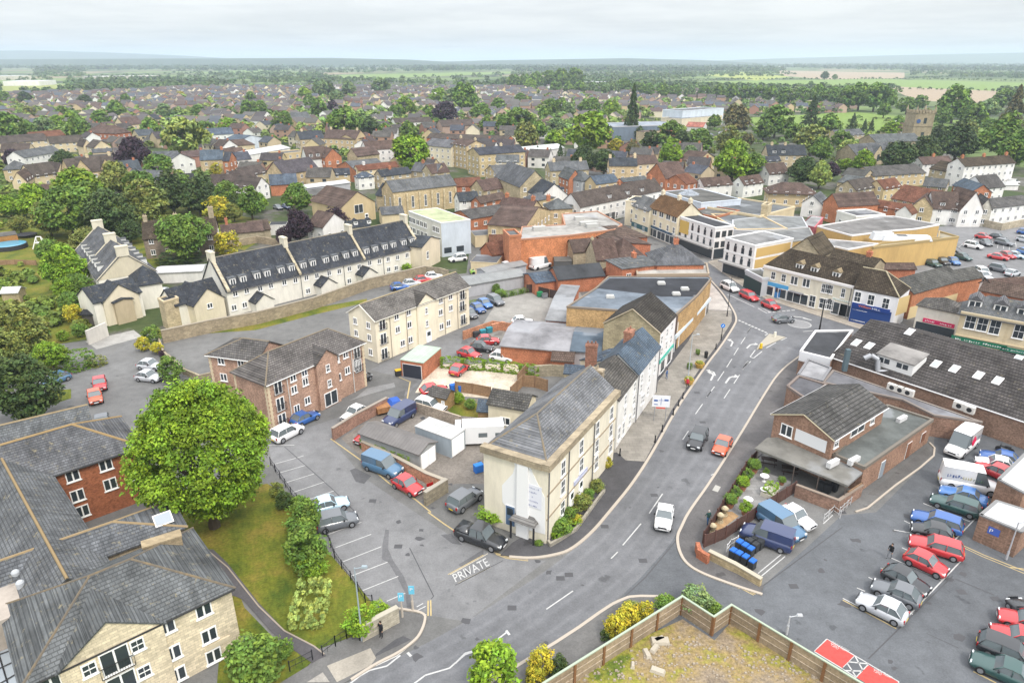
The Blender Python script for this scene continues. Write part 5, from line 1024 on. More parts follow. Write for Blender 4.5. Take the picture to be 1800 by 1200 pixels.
# ---- stone houses above the hall
H_('pair of yellow stone houses with brown tiled roofs above the brick hall', 'T7', (-100, 260, 130, 290), (0, 190), 6.0, 38, 'ye', 'pk', ch=(.1, .9), chm='or_', wm='stone')
H_('yellow stone gabled house with slate wing right of the stone pair', 'T7', (90, 400, 270, 280), None, 6.0, wall='ye', roof='pk', D=10, r=9, t='G', wm='stone')
H_('yellow stone house with hipped slate roof between the gabled house and cream cottage', 'T7', (270, 270, 425, 262), (350, 195), 6.2, 35, 'ye', 'lg', t='hip', ch=(0.05,), chm='or_', wm='stone')
H_('cream cottage with hipped slate roof at the end of the stone houses', 'T7', (425, 245, 530, 228), (470, 190), 6.0, 35, 'cr', 'lg', t='hip')
H_('slate house with pale walls and low hipped roof behind the stone houses', 'T7', (150, 215, 350, 175), (230, 150), 6.0, 30, 'ye', 'lg', t='hip')
# ---- white inn
w_ = H_('long white inn with brown tiled roof and small dormers across the high street', 'T7', (480, 255, 1060, 135), (690, 110), 6.0, 42, 'wh', 'ti', name='inn', cat='inn', ch=(.55, .95), chm='or_'); w_.dorm(0, [w_.L * .35, w_.L * .57, w_.L * .75], 6.4, 1.3, 1.3, 1.5)
w_.band(0, 0, 2.3, (.08, .08, .08), .05, .5, w_.L * .4, name='shopfront')
H_('cream shop with flat roof at the foot of the high street row', 'T7', (800, 215, 905, 225), None, 7.0, wall='cr', roof='dk', D=8, t='flat', name='shop', cat='shop', par=.3)
# ---- high street row facing left
r1 = H_('pale green and cream shop with grey roof in the high street row', 'T7', (850, 245, 965, 285), (950, 185), 7.0, 38, 'cr', 'lg', name='shop', cat='shop'); r1.band(0, 1.2, 1.3, (.05, .12, .14), .08, name='fascia')
r2 = H_('three storey cream shop row with orange brown roof and tall stacks', 'T7', (968, 255, 1165, 325), (1130, 190), 7.8, 40, 'cr', 'rt', name='shop', cat='shop', auto=False, chm='cr', ch=(.03, .6, .97))
r2.roof.color = (.14, .08, .04, 1)
wpx(r2, 0, 'T7', [(1005, 290), (1052, 305), (1100, 325), (1142, 342)], 2.0, 1.5, 'n'); wpx(r2, 0, 'T7', [(1002, 365), (1045, 385), (1095, 405), (1138, 420)], 1.0, 1.6, 's'); r2.win(0, [r2.L * .2, r2.L * .5, r2.L * .8], .3, 3.8, 2.0, 'shop')
r2.band(0, 2.5, .6, (.05, .10, .16), .15, name='fascia')
# modern white blocks
def modern(label, c, A_, B_, C_, e, ochre):
 A = Q(c, *A_, e); B = Q(c, *B_, e); C = Q(c, *C_, e)
 b = Bld('shop', label, 'shop', A, B, C, e, 0, t='flat', wall='wh', roof='dk', par=.35)
 b.parapet.color = (.76, .76, .75, 1)
 n = max(3, int(b.L / 2.1))
 for z in (e - 2.2, e - 4.7):
  b.row(0, n, z - .1, .8, 1.3, 'far'); b.row(0, n, z + 1.25, .5, .5, 'far')
  b.band(0, z - .55, .25, (.78, .78, .77), .10)
  if ochre:
   b.band(1, z - .3, 2.0, (.56, .38, .14), .03, .6, b.D - .6, name='ochre_panel')
  else: b.row(1, 3, z - .1, 1.3, 1.5, 'far')
 b.band(0, 2.75, .35, (.35, .34, .33), 1.6, name='canopy'); b.band(0, 0.1, 2.6, (.035, .04, .045), .05, .3, b.L - .3, 'glass', 'shopfront'); b.band(1, .1, 2.4, (.035, .04, .045), .05, .3, b.D * .7, 'glass', 'shopfront')
 return b
m1 = modern('white framed modern block with small black windows and black flat roof', 'T7', (1170, 325), (1430, 408), (1585, 400), 7.6, False); m1.band(0, 3.9, 3.2, (.56, .38, .10), .12, 1.0, 4.6, name='ochre_panel')
m2 = modern('second white framed modern block, ochre end panels, grey flat roof', 'T7', (1500, 478), (1710, 535), (1960, 480), 7.8, True); m2.roof.color = (.19, .19, .19, 1)
H_('small dark fronted shop with flat roof between modern block and cream terrace', 'T7', (1640, 710, 1760, 770), None, 3.6, wall='gr', roof='gm', C=(1700, 680), t='flat', auto=False, name='shop', cat='shop').band(0, .2, 2.8, (.03, .05, .05), .05, name='shopfront')
H_('big pale grey box store behind the brown brick hipped house', 'T7', (1330, 230, 1610, 205), None, 8.0, wall='lb', roof='gm', C=(1560, 110), t='flat', auto=False, name='warehouse', cat='store', par=.2).wall.color
hexh = Q('T7', 1240, 190, 7); hr = tag(ob('roundhouse', None, None, None, (hexh.x, hexh.y, 0)), 'octagonal brick house with pale slate pyramid roof and white windows', 'house')
ob('wall', MB().cyl(0, 0, 0, 7, 5.2, 5.2, 8).mesh('w', 'brick'), hr, WC['br']); ob('roof', MB().cyl(0, 0, 7.01, 9.6, 5.6, .1, 8).mesh('r', 'slate'), hr, (.30, .33, .37))
H_('orange brick flat topped range between the roundhouse and modern block', 'T7', (1235, 300, 1430, 335), None, 6.2, wall='or_', roof='gm', C=(1330, 245), t='flat', auto=False, name='building', cat='range')
H_('wide grey flat roofed supermarket behind the high street', 'T7', (1340, 260, 1740, 330), None, 6.4, wall='cd', roof='lg', C=(1750, 225), t='flat', auto=False, name='store', cat='store', rm='flat')
H_('lower pale flat roofed store wing right of the supermarket', 'T7', (1580, 425, 1850, 420), None, 6.0, wall='ye', roof='lg', C=(1700, 310), t='flat', auto=False, name='store', cat='store', rm='flat', wm='render', ext=(0, 3))
H_('tall buff lift tower among the flat roofs', 'T7', (1755, 250, 1800, 255), None, 9, wall='st', roof='gm', D=4, t='flat', auto=False, name='tower', cat='tower')
# ---- yellow store complex (T8)
def flat_(label, c, ps_, e, wall, roof, **kw):
 return poly_bld('store', label, 'store', [Q(c, *k, e) for k in ps_], e, wall, roof, **kw)
Y = (.56, .38, .15)
y1 = flat_('main yellow rendered store with grey flat roof and white roof edge', 'T8', ((345, 395), (590, 462), (850, 430), (1040, 415), (1205, 385), (880, 325), (780, 325)), 6.2, Y, (.16, .155, .15), wm='render', parc=(.72, .70, .68), par=.3)
y2 = flat_('long yellow rendered store wall facing the brown terrace, dark escape stair at its end', 'T8', ((735, 550), (1340, 475), (1200, 435), (1195, 480), (790, 520)), 5.6, Y, (.30, .27, .2), wm='render', parc=(.35, .26, .12), par=.5)
for k, w_ in (((800, 485), 2.6), ((890, 490), 3.2), ((1010, 490), 4.2)):
 p = Q('T8', *k, 5.6); ob('silver_duct', MB().box(-w_, w_, -1.2, 1.2, 5.7, 7.4 if k[0] < 850 else 6.8, tx=.5, ty=.3).mesh('ac', 'plain'), y2[0], (.60, .62, .64), (p.x - y2[2].x, p.y - y2[2].y, 0), -.1)
flat_('grey flat roofed yellow extension left of the main yellow store', 'T8', ((130, 545), (330, 480), (790, 520), (560, 560), (470, 540), (300, 580)), 5.0, Y, (.2, .2, .2), wm='render', parc=(.70, .68, .66), par=.3)
flat_('yellow clad office range with grey roof behind the white modern block', 'T8', ((-60, 440), (290, 405), (330, 480), (30, 520)), 6.4, Y, (.17, .175, .175), wm='render', parc=(.3, .3, .28), par=.2)
flat_('wide pale grey roof deck behind the modern blocks', 'T8', ((-250, 420), (-60, 430), (280, 400), (240, 330), (0, 320), (-250, 350)), 6.2, 'gr', (.19, .20, .20), wm='render', par=.2)
flat_('grey roofed building with pink red end by the yellow office range', 'T8', ((235, 380), (330, 400), (390, 330), (300, 320)), 6.0, (.45, .12, .14), (.26, .26, .26), wm='render', par=.1)
st_ = Q('T8', 1190, 600, 0); es = tag(ob('escape_stair', None, None, None, (st_.x, st_.y, 0), math.atan2(-(Q('T8', 1340, 475, 5.6) - Q('T8', 735, 550, 5.6)).y, -(Q('T8', 1340, 475, 5.6) - Q('T8', 735, 550, 5.6)).x) + math.pi), 'dark steel escape stair zigzagging down the yellow store wall', 'stair')
sb = MB()
for i in range(14): sb.box(i * .45, i * .45 + .45, -1.5, -.5, 3.4 - i * .24, 3.5 - i * .24)
sb.box(-1.8, 0, -1.5, -.5, 3.4, 3.5); sb.tube((0, -1.5, 4.4), (6.3, -1.5, 1.1), .04); sb.tube((-1.8, -1.5, 4.4), (0, -1.5, 4.4), .04); sb.box(-1.8, -1.7, -1.5, -1.4, 0, 4.4)
ob('flight', sb.mesh('st', 'dark'), es)
# ---- cream curved terrace with stone tile roof
t1 = hb('long cream shop terrace with mossy brown stone tile roof and three small dormers', 'V5', (22, 175, 1040, 415), (700, 70), 6.2, 42, name='terrace', cat='shops', wall='wh', roof='mo', oh=.1, ext=(0, 0), hip=(3, 0), t='hip')
t1.wc = (.74, .69, .56); t1.wall.color = (*t1.wc, 1); t1.roof.color = (.07, .056, .042, 1)
wpx(t1, 0, 'V5', [(125, 285), (243, 312)], 1.0, 1.6, 's'); wpx(t1, 0, 'V5', [(362, 340), (498, 368)], 1.5, 1.7, 'n'); wpx(t1, 0, 'V5', [(692, 425), (735, 432), (776, 442), (915, 480)], .8, 1.8, 's')
t1.dorm(0, [uz(t1, 0, 'V5', x, y, -.8)[0] for x, y in ((415, 190), (582, 235), (830, 290))], 6.7, 1.5, 1.3, 1.6, True, .9, roofc=(.3, .24, .15))
t1.band(0, 5.9, .5, (.70, .68, .66), .35, name='cornice'); ux = lambda x, y: uz(t1, 0, 'V5', x, y)[0]
t1.sign(0, ux(160, 400), 2.5, ux(290, 420) - ux(25, 350), .75, '', (.08, .33, .60), (.7, .8, .9))
t1.win(0, [ux(75, 450), ux(230, 480)], .5, 1.9, 1.8, 'shop'); wpx(t1, 0, 'V5', [(172, 480)], 1.2, 2.3, 'd')
for o_ in list(t1.root.children)[-1:]: o_.color = (.04, .18, .42, 1)
t1.win(0, [ux(392, 520)], .4, 4.6, 2.0, 'shop'); t1.band(0, 2.5, .12, (.2, .2, .22), .9, ux(315, 450), ux(470, 490), name='awning')
wpx(t1, 0, 'V5', [(565, 575)], 1.3, 2.4, 's'); wpx(t1, 0, 'V5', [(690, 600), (760, 610)], 1.6, 2.1, 's'); t1.win(0, [ux(870, 660), ux(960, 690)], .25, 3.0, 2.3, 'shop')
t1.sign(0, ux(900, 560), 3.0, 3.6, .35, '~~~~~~~~~', (.72, .72, .68), (.05, .40, .25)); t1.pipe(0, [t1.L - .4])
t2 = hb('white end house with blue bookmaker shopfront under the same mossy roof', 'V5', (1042, 430, 1545, 530), (1250, 215), 6.4, 42, name='shop', cat='shop', wall='wh', roof='mo', oh=.1, t='hip', hip=(0, 4.5))
t2.roof.color = (.07, .056, .042, 1); t2.wall.color = (.76, .76, .77, 1); t2.ridge((.4, .36, .25), .12)
wpx(t2, 0, 'V5', [(1078, 525), (1228, 560), (1395, 600)], 1.2, 2.0, 's')
t2.band(0, 0, 3.4, (.015, .05, .20), .12, .1, t2.L - .6, name='shopfront'); sg2 = t2.sign(0, t2.L * .45, 3.1, t2.L * .86, .75, '', (.012, .045, .22), (1, 1, 1), thk=.25)
ob('lettering', text_mesh('William', 2.1, .42), sg2, (.80, .22, .03), (-1.0, -.28, .15)); ob('lettering', text_mesh('HILL', 1.4, .38), sg2, (.75, .78, .85), (1.0, -.28, .15))
t2.win(0, [t2.L * .22], .6, 2.4, 1.9, 'shop')
ye_ = facepoly(t2, 1, 'V5', [(1548, 540), (1770, 470), (1700, 820), (1500, 740)], 'side_wall', (.60, .46, .22), .02)
t3 = hb('orange brick rear range with brown tiled roof running back from the bookmaker', 'T8', (1020, 860, 1360, 765), (1150, 700), 5.2, 32, name='range', cat='house', wall='or_', roof='gm', ext=(0, 0)); t3.band(0, 0, 2.4, (.62, .50, .28), .04)
H_('lower dark tiled range continuing to the car park', 'T8', (1350, 775, 1510, 745), (1430, 680), 4.6, 30, 'or_', 'gm', name='range', auto=False)
H_('red brown tiled roof squeezed beneath the yellow store wall', 'T8', (790, 690, 1040, 690), (950, 650), 3.6, 30, 'br', 'pk', name='range', auto=False)
H_('stone gable house with lichened roof between the terrace and the flat extension', 'T8', (150, 560, 370, 600), None, 6.0, D=8, r=9.4, t='G', wall='sg', roof='mo', auto=False)
H_('rough stone roofed block with brick stack against the yellow wall', 'T8', (430, 610, 740, 680), (600, 580), 6.0, 30, 'sg', 'mo', auto=False, ch=(.75,), chm='br')
# ---- right side: white shop with red sign, cream bank
r_ = hb('cream flat fronted shop with dark roof and red charity sign', 'V3', (905, 100, 1215, 165), (1100, 30), 5.2, 30, name='shop', cat='shop', wall='wh', roof='gm', t='hip', hip=(5, 3), ext=(1.5, 0)); r_.wall.color = (.74, .70, .62, 1)
r_.sign(0, r_.L * .56, 2.4, r_.L * .74, .7, '~~~~~~   ~~~~~~~', (.60, .03, .12), (.85, .82, .82))
r_.band(0, .0, 2.2, (.04, .05, .07), .06, .3, r_.L - .3, 'glass', 'shopfront')
bk = hb('cream stone row with slate mansard roof, white dormers and green signs', 'V3', (1215, 150, 1690, 235), (1450, 0), 7.2, 38, name='shop', cat='shops', wall='cr', roof='lg', t='hip', hip=(3, 0), ext=(0, 14), oh=.45); bk.wc = (.66, .56, .38); bk.wall.color = (*bk.wc, 1)
wpx(bk, 0, 'V3', [(1303, 235), (1415, 262), (1530, 290), (1755, 330)], 1.5, 2.4, 's'); bk.dorm(0, [uz(bk, 0, 'V3', x, y, -1.2)[0] for x, y in ((1345, 75), (1580, 125), (1800, 160))], 7.7, 1.9, 1.5, 2.2, True, 1.2, roofc=(.16, .16, .17))
bk.band(0, 6.9, .5, (.50, .42, .28), .4, name='cornice'); bk.band(0, 3.2, .2, (.6, .5, .33), .15)
u_ = uz(bk, 0, 'V3', 1385, 400)[0]; bk.sign(0, u_, 2.3, 7.6, .8, '~~~ ~~~~~~~ ~~~~~~~~', (.02, .18, .10), (.8, .85, .82)); u_ = uz(bk, 0, 'V3', 1720, 465)[0]; bk.sign(0, u_, 2.2, 3.6, .7, 'art gallery', (.02, .18, .12), (.8, .85, .82))
bk.quoins(0, [.3, uz(bk, 0, 'V3', 1650, 300)[0]], (.60, .50, .33)); bk.band(0, 0, 2.1, (.03, .04, .05), .05, .8, bk.L - .5, 'glass', 'shopfront')
H_('red brick tiled stretch behind the dormered cream row', 'T8', (1490, 840, 1700, 880), (1600, 780), 5.0, 25, 'br', 'pk', auto=False, ext=(0, 5))
H_('dark brown tiled roof at the right edge behind the dormered row', 'T8', (1580, 820, 1900, 800), (1700, 755), 5.5, 35, 'wh', 'pk', auto=False)
# ---- T8 upper cottages
H_('long L shaped red tiled cottage row with orange brick gable', 'T8', (640, 230, 950, 280), (640, 185), 4.6, 38, 'or_', 'rt', name='cottage', ch=(), C=None)
H_('orange brick gable end with red tiled roof at the head of the cottage row', 'T8', (390, 220, 495, 250), None, 5.4, D=14, r=8.4, t='G', wall='or_', roof='pk', auto=False).win(0, [2.5], 1, 1, 1.2)
H_('long pale cottage row with red tiled roof ending in a white gable', 'T8', (900, 290, 1010, 305), None, 4.0, D=5, r=6.0, wall='wh', roof='rt', t='G')
H_('big stone barn conversion with long red pantiled roof', 'T8', (910, 200, 1130, 240), (960, 100), 5.2, 35, 'st', 'rt', D=None, ext=(2, 0))
H_('stone gable with white window at the foot of the pantiled conversion', 'T8', (1010, 250, 1160, 265), None, 5.0, D=12, r=8.0, t='G', wall='ye', roof='pk', wm='stone')
g8 = H_('large white house with dark red tiled roof and two hipped dormers by the car park', 'T8', (1165, 265, 1350, 270), (1230, 150), 4.8, 48, 'wh', 'pk', C=None, ch=()); g8.dorm(0, [2.5, 7], 5.3, 1.4, 1.2, 1.6)
H_('white gable end of the car park house with four windows', 'T8', (1350, 280, 1515, 280), None, 4.8, D=9, r=10, t='G', wall='wh', roof='pk')
H_('white flats with grey brown roof and strips of windows beyond the car park', 'T8', (1575, 265, 1800, 240), (1680, 185), 5.2, 38, 'wh', 'gm', ext=(0, 6), D=10)
H_('pale stone gable beside the strip windowed flats', 'T8', (1490, 265, 1575, 270), None, 5.2, D=9, r=8, t='G', wall='lt', roof='gm')
H_('white flat roofed clinic with grey roof behind the cottage row', 'T8', (485, 290, 620, 330), None, 4.0, wall='wh', roof='lg', C=(760, 300), t='flat', name='clinic', cat='building', rm='flat')
H_('brown hipped house with timber walls and wide eaves near the weeping birch', 'T8', (10, 150, 340, 160), (170, 85), 4.6, 32, 'ye', 'pk', t='hip', oh=.8, name='house')
H_('small white gabled cottage with grey roof in front of the birch', 'T8', (240, 225, 380, 240), None, 4.2, D=9, r=6.6, t='G', wall='wh', roof='lg')
H_('brown tiled stone house with plain gable left of the red roofed cottage', 'T8', (620, 140, 780, 110), (690, 50), 4.6, 38, 'st', 'ti')
H_('small red pantiled cottage between two stone houses', 'T8', (815, 130, 940, 110), (890, 50), 4.4, 38, 'ye', 'rt')
H_('slate roofed stone cottage behind the long pantiled roof', 'T8', (1090, 105, 1250, 120), (1180, 55), 4.8, 36, 'st', 'lg'); H_('grey slate and orange brick cottage with a white window in its gable', 'T8', (1300, 100, 1430, 150), (1400, 60), 5.0, 38, 'or_', 'bs', C=None)
H_('white farmhouse with dark grey roof behind the brick cottage', 'T8', (1520, 125, 1665, 110), (1560, 30), 5.0, 40, 'wh', 'gm')
H_('brown roofed stone school with blue glazed entrance', 'T4', (740, 1000, 1110, 975), (900, 920), 4.8, 25, 'ye', 'gm', name='school', cat='school'); H_('stone gable of the brown roofed school', 'T4', (670, 1010, 750, 990), None, 4.8, D=8, r=7, t='G', wall='st', roof='gm')
H_('long white regency terrace half rendered half cream with brown roof and tall stacks', 'T4', (1385, 930, 1740, 905), (1560, 860), 8.0, 36, 'wh', 'mo', name='terrace', cat='house', ch=(.08, .5, .95), chm='or_')
H_('jumble of brown and white cottages left of the regency terrace', 'T4', (1090, 915, 1300, 905), (1200, 860), 5.0, 36, 'wh', 'pk', ch=(.5,), chm='or_')
H_('stone gabled house in the angle of the regency terrace', 'T4', (1250, 965, 1385, 960), None, 5.2, D=8, r=8, t='G', wall='st', roof='mo'); H_('white boat shaped storage shed at the far right', 'T4', (1670, 1060, 1765, 1060), None, 2, D=3, r=3, t='hip', wall='wh', roof='wt', auto=False, name='shed', cat='shed')
H_('red brown tiled cottage at left of the birch tree', 'T4', (10, 985, 150, 975), (90, 905), 4.4, 42, 'wh', 'pk'); H_('white cottage group with mottled red roofs left edge of the school', 'T4', (-170, 1060, -30, 1040), (-90, 990), 4.6, 42, 'wh', 'pk').dorm(0, [2, 5], 5, 1.2, 1, 1.2)
H_('twin gabled cottage with mottled brown roofs before the dark yews', 'T3', (1350, 1070, 1550, 1055), (1450, 1005), 4.6, 40, 'wh', 'pk'); H_('mock tudor house with steep slate roof and tall chimneys among trees', 'T4', (0, 850, 270, 850), (120, 780), 5.6, 45, 'st', 'sl', ch=(.15, .5), chm='st').dorm(0, [3, 7], 6, 1.5, 1.5, 1.5)
H_('long slate roofed villa range below the mock tudor house', 'T4', (-110, 900, 90, 890), (20, 860), 4.6, 40, 'sg', 'sl')
H_('grey outbuildings with pale timber fence beside the stone school', 'T4', (490, 1040, 640, 1060), (560, 990), 3.6, 20, 'cd', 'lg')
# ---- church
chx = hb('stone parish church nave with grey lead roof among trees', 'T4', (770, 760, 1080, 750), (930, 700), 6, 28, name='church', cat='church', wall='st', roof='lg', ext=(1, 0)); chx.wall.color = (.36, .30, .20, 1); chx.row(0, 5, 2.5, .9, 2, 'far')
c2_ = hb('x', 'T4', (620, 850, 900, 830), (750, 765), 5, 35, wall='st', roof='lg'); c2_.wall.color = (.36, .30, .20, 1); c2_.row(0, 4, 1.2, 1.4, 2.6, 'far')
for u in (.2, .55, .9): c2_.xgable(0, c2_.L * u, 5.5, e=5, r=8.5, out=.3, back=4, wins=((0, 1.5, 1.5, 3, 'far'),))
merge(c2_, chx)
tp = Q('T4', 1110, 750, 0); tz = 18.5
pA = Q('T4', 1045, 555, tz); pB = Q('T4', 1178, 555, tz); tw = (pB - pA).length; ang = math.atan2((pB - pA).y, (pB - pA).x)
tw_ = tag(ob('church_tower', None, None, None, (pA.x, pA.y, 0), ang), 'square stone church tower with battlements, four pinnacles and a clock', 'church tower')
mb = MB().box(0, tw, 0, tw, 0, tz); mb.box(-.25, tw + .25, -.25, tw + .25, tz * .62, tz * .64); mb.box(-.25, tw + .25, -.25, tw + .25, tz - .4, tz); ob('wall', mb.mesh('tw', 'stone'), tw_, (.36, .30, .20))
mb = MB()
for i in range(6):
 q = tw / 6 * i
 for a, b in (((q, q + tw / 10), (-.1, .4)), ((q, q + tw / 10), (tw - .4, tw + .1))): mb.box(*a, *b, tz + .01, tz + 1.2)
 for a, b in (((-.1, .4), (q, q + tw / 10)), ((tw - .4, tw + .1), (q, q + tw / 10))): mb.box(*a, *b, tz + .012, tz + 1.19)
ob('battlement', mb.mesh('b', 'stone'), tw_, (.36, .30, .2))
for a in (0.2, tw - .2):
 for b in (0.2, tw - .2): ob('pinnacle', MB().box(a - .45, a + .45, b - .45, b + .45, tz - .5, tz + 1.8).cyl(a, b, tz + 1.81, tz + 4.2, .5, .05, 6).mesh('p', 'stone'), tw_, (.36, .3, .2))
ob('clock', MB().tube((tw * .2, -.05, tz * .77), (tw * .2, -.2, tz * .77), 1.1, 1.1, 16).mesh('c', 'plain'), tw_, (.05, .10, .25))
for z in (tz * .7, tz * .3): ob('window', win_mesh(1.6, 3, 'far'), tw_, None, (tw * .55, -.0, z))
H_('brown tiled stone vicarage behind the church nave', 'T4', (850, 680, 1035, 680), (940, 625), 5, 40, 'st', 'pk', ch=(.35, .8), chm='wh'); H_('pale grey slate house left of the church', 'T4', (490, 715, 680, 705), (570, 670), 4.6, 30, 'st', 'lg')
# ---- school sports hall
sp_ = hb('grey and white modern school block with brick and cream panels', 'T3', (710, 655, 1190, 640), None, 8, D=26, t='flat', name='school', cat='school', wall='gr', roof='wt', rm='flat', par=.4); sp_.wall.color = (.16, .20, .25, 1); sp_.roof.color = (.24, .27, .31, 1)
sp_.band(0, 1, 6.5, (.26, .13, .08), .1, sp_.L * .68, sp_.L, name='brick_panel', m='brick'); sp_.row(0, 3, 1.5, 6, 4, 'far', sp_.L * .35, sp_.L * .95)
s2_ = hb('x', 'T3', (1195, 600, 1480, 575), None, 6.5, D=18, t='flat', wall='cr', roof='lg', rm='flat', par=.3); merge(s2_, sp_)
H_('white sports hall box behind the school panels', 'T3', (1200, 545, 1490, 525), None, 11, D=18, t='flat', wall='lb', roof='lg', auto=False, name='sports_hall', cat='hall', rm='flat')
H_('salmon roofed white bungalow beside the school', 'T3', (1225, 650, 1345, 655), (1270, 610), 3, 25, 'wh', (.42, .17, .13), auto=False)
H_('white roofed hall with black ends behind the stone terrace', 'T3', (60, 830, 370, 800), (200, 765), 4.5, 15, 'wh', 'wt', auto=False, name='hall', cat='hall'); H_('ruined stone walls beside the tall dark conifer', 'T3', (930, 690, 1040, 680), None, 6, D=6, t='flat', wall='st', roof='pk', par=0, auto=False, name='ruin', cat='ruin')
# ---- T3 lower
H_('gothic stone terrace with steep pointed gables at the centre of town', 'T3', (70, 990, 260, 1060), (200, 900), 8, 45, 'st', 'lg', D=-10, name='terrace').xgable
H_('white house row with slate roof and many dormers on the high street', 'T3', (210, 1060, 390, 1130), (360, 1000), 6.4, 45, 'wh', 'sl', D=-9, name='terrace').dorm(0, [2, 5, 8, 11], 6.7, 1.4, 1.3, 1.5)
H_('slate and stone house behind the dormered white row', 'T3', (270, 960, 540, 950), (400, 895), 6, 38, 'st', 'lg', ch=(.15, .85), chm='cd'); H_('orange brick gable house with slate roof behind the dormered row', 'T3', (400, 1020, 485, 1015), None, 6, D=9, r=9, t='G', wall='or_', roof='lg')
H_('grey house front with bay window right of the orange brick gable', 'T3', (490, 1030, 570, 1020), None, 6, D=8, r=8.5, t='HG', wall='gr', roof='lg'); H_('stone house with blue slate roof right of the bay windowed house', 'T3', (590, 1055, 750, 1035), (650, 990), 5.6, 38, 'ye', 'bs', ch=(), C=None)
H_('cream stone double gabled house with slate roof and chimneys before the yews', 'T3', (685, 925, 880, 925), (770, 870), 6.4, 40, 'ye', 'sl', ch=(.05, .95), chm='cd', wm='stone'); H_('brown roofed stone neighbour of the double gabled house', 'T3', (880, 915, 1030, 905), (950, 855), 5.6, 40, 'cd', 'pk', ch=(.05,), chm='cd')
o_ = H_('big orange brick house with brown tiled roof and row of white sash windows', 'T3', (1080, 1015, 1230, 1000), (1120, 900), 6.6, 42, 'or_', 'pk', name='house'); H_('red tiled extension right of the big orange brick house', 'T3', (1225, 1055, 1305, 1040), None, 5.5, D=9, r=8, wall='or_', roof='rt')
H_('low slate roofs behind the big orange brick house', 'T3', (780, 1040, 950, 1020), (860, 1005), 4, 30, 'br', 'lg'); H_('yellow gabled cottage with rooflight beneath the chestnut', 'T3', (1300, 900, 1440, 880), None, 4.6, D=10, r=8, t='G', wall='ye', roof='pk')
H_('white gabled bungalow beneath trees left of the great conifer', 'T3', (130, 640, 265, 640), (200, 595), 3.4, 30, 'wh', 'pk')
# ---- T2 centre
H_('yellow stone mill with pink grey ridged roof', 'T2', (190, 985, 440, 945), (270, 880), 6, 40, 'ye', 'pk', wm='stone', name='mill', cat='mill').roof.color = (.10, .09, .10, 1)
H_('orange brick gable cottage with blue slate roof below the mill', 'T2', (100, 1060, 290, 1050), (190, 985), 4, 36, 'or_', 'bs', auto=False); H_('orange brick tall gable with white windows next to the mill', 'T2', (485, 870, 600, 860), None, 6.5, D=12, r=10, t='G', wall='or_', roof='pk')
H_('orange brick gable with grey slate roof below the tall brick gable', 'T2', (570, 930, 700, 960), None, 4.8, D=14, r=7.5, t='G', wall='or_', roof='lg', auto=False); H_('stone gable with brown lichened roof beside the tall brick gable', 'T2', (640, 850, 710, 860), None, 6.5, D=12, r=9.5, t='G', wall='st', roof='pk', auto=False)
H_('brown roof with three round headed dormers by the mill', 'T2', (360, 880, 500, 870), (420, 790), 6, 45, 'wh', 'pk').dorm(0, [2, 5, 8], 6.5, 1.5, 1.5, 1.5)
H_('large pale sheet roofed factory at centre left', 'T2', (-100, 860, 240, 800), (60, 790), 5, 12, 'wh', 'wt', auto=False, name='factory', cat='factory'); H_('grey flat roofed stone shop right of the pale factory', 'T2', (165, 850, 360, 830), None, 5.5, wall='ye', roof='lg', D=9, t='flat', rm='flat', name='shop')
H_('small slate gabled stone house with white lean-to in the middle of town', 'T2', (540, 990, 660, 985), (600, 945), 4.6, 36, 'ye', 'sl'); H_('white and slate house with pyramid roof left of the chapel', 'T2', (720, 1010, 830, 1000), (770, 970), 4.6, 36, 'wh', 'bs', t='hip')
H_('red tiled stone cottage above the chapel roof', 'T2', (720, 960, 1000, 930), (850, 910), 5, 38, 'cd', 'rt', ch=(.2,), chm='wh'); H_('slate house with orange brick stacks directly above the chapel', 'T2', (880, 1000, 1090, 975), (980, 945), 5, 38, 'st', 'sl', ch=(.4,), chm='or_')
H_('slate roof with stone gable above the chapel right end', 'T2', (1090, 960, 1270, 975), (1160, 905), 5.4, 38, 'st', 'lg', ch=(.3,), chm='or_'); H_('brown roofed stone gable beside the market square', 'T2', (1235, 980, 1360, 965), (1290, 910), 5.4, 38, 'st', 'pk')
H_('red tiled building facing the market square', 'T2', (1415, 1070, 1590, 1060), (1500, 1010), 5.4, 30, 'br', 'rt'); H_('brown pantiled house right of the red tiled market building', 'T2', (1600, 1100, 1740, 1080), (1660, 1015), 5.4, 38, 'st', 'pk')
H_('brick cottage with white gable and dark roof above the brick workshop', 'T2', (1430, 1175, 1570, 1165), (1500, 1110), 4.8, 38, 'wh', 'sl', ch=(), auto=True); H_('brown roofed orange brick cottage right of the white gabled cottage', 'T2', (1580, 1190, 1760, 1150), (1660, 1125), 4.8, 38, 'or_', 'pk')
H_('long cream georgian terrace facing the market square', 'T2', (1180, 780, 1370, 800), (1270, 730), 8.5, 25, 'cr', 'lg', name='terrace'); H_('taller yellow stone block with orange side wall on the square', 'T2', (1370, 770, 1480, 790), None, 10, D=10, r=12, wall='ye', roof='pk', wm='stone', ch=(.05, .95), chm='cd')
H_('pale stone town hall block with slate roof on the square', 'T2', (1570, 850, 1850, 830), (1700, 750), 9, 22, 'ye', 'sl', wm='stone', name='hall', cat='town hall', ext=(0, 3), ch=(.1, .6), chm='cd'); H_('stone gabled frontage with bay below the town hall', 'T2', (1610, 960, 1690, 990), None, 7, D=9, r=9.5, t='G', wall='ye', roof='lg', wm='stone')
H_('white pub row with brown roof at the head of the square', 'T2', (780, 815, 1000, 800), (900, 750), 6, 38, 'wh', 'pk', name='inn'); H_('cream block with slate roof right of the lime tree', 'T2', (1690, 900, 1850, 900), (1780, 850), 7, 30, 'cr', 'lg')
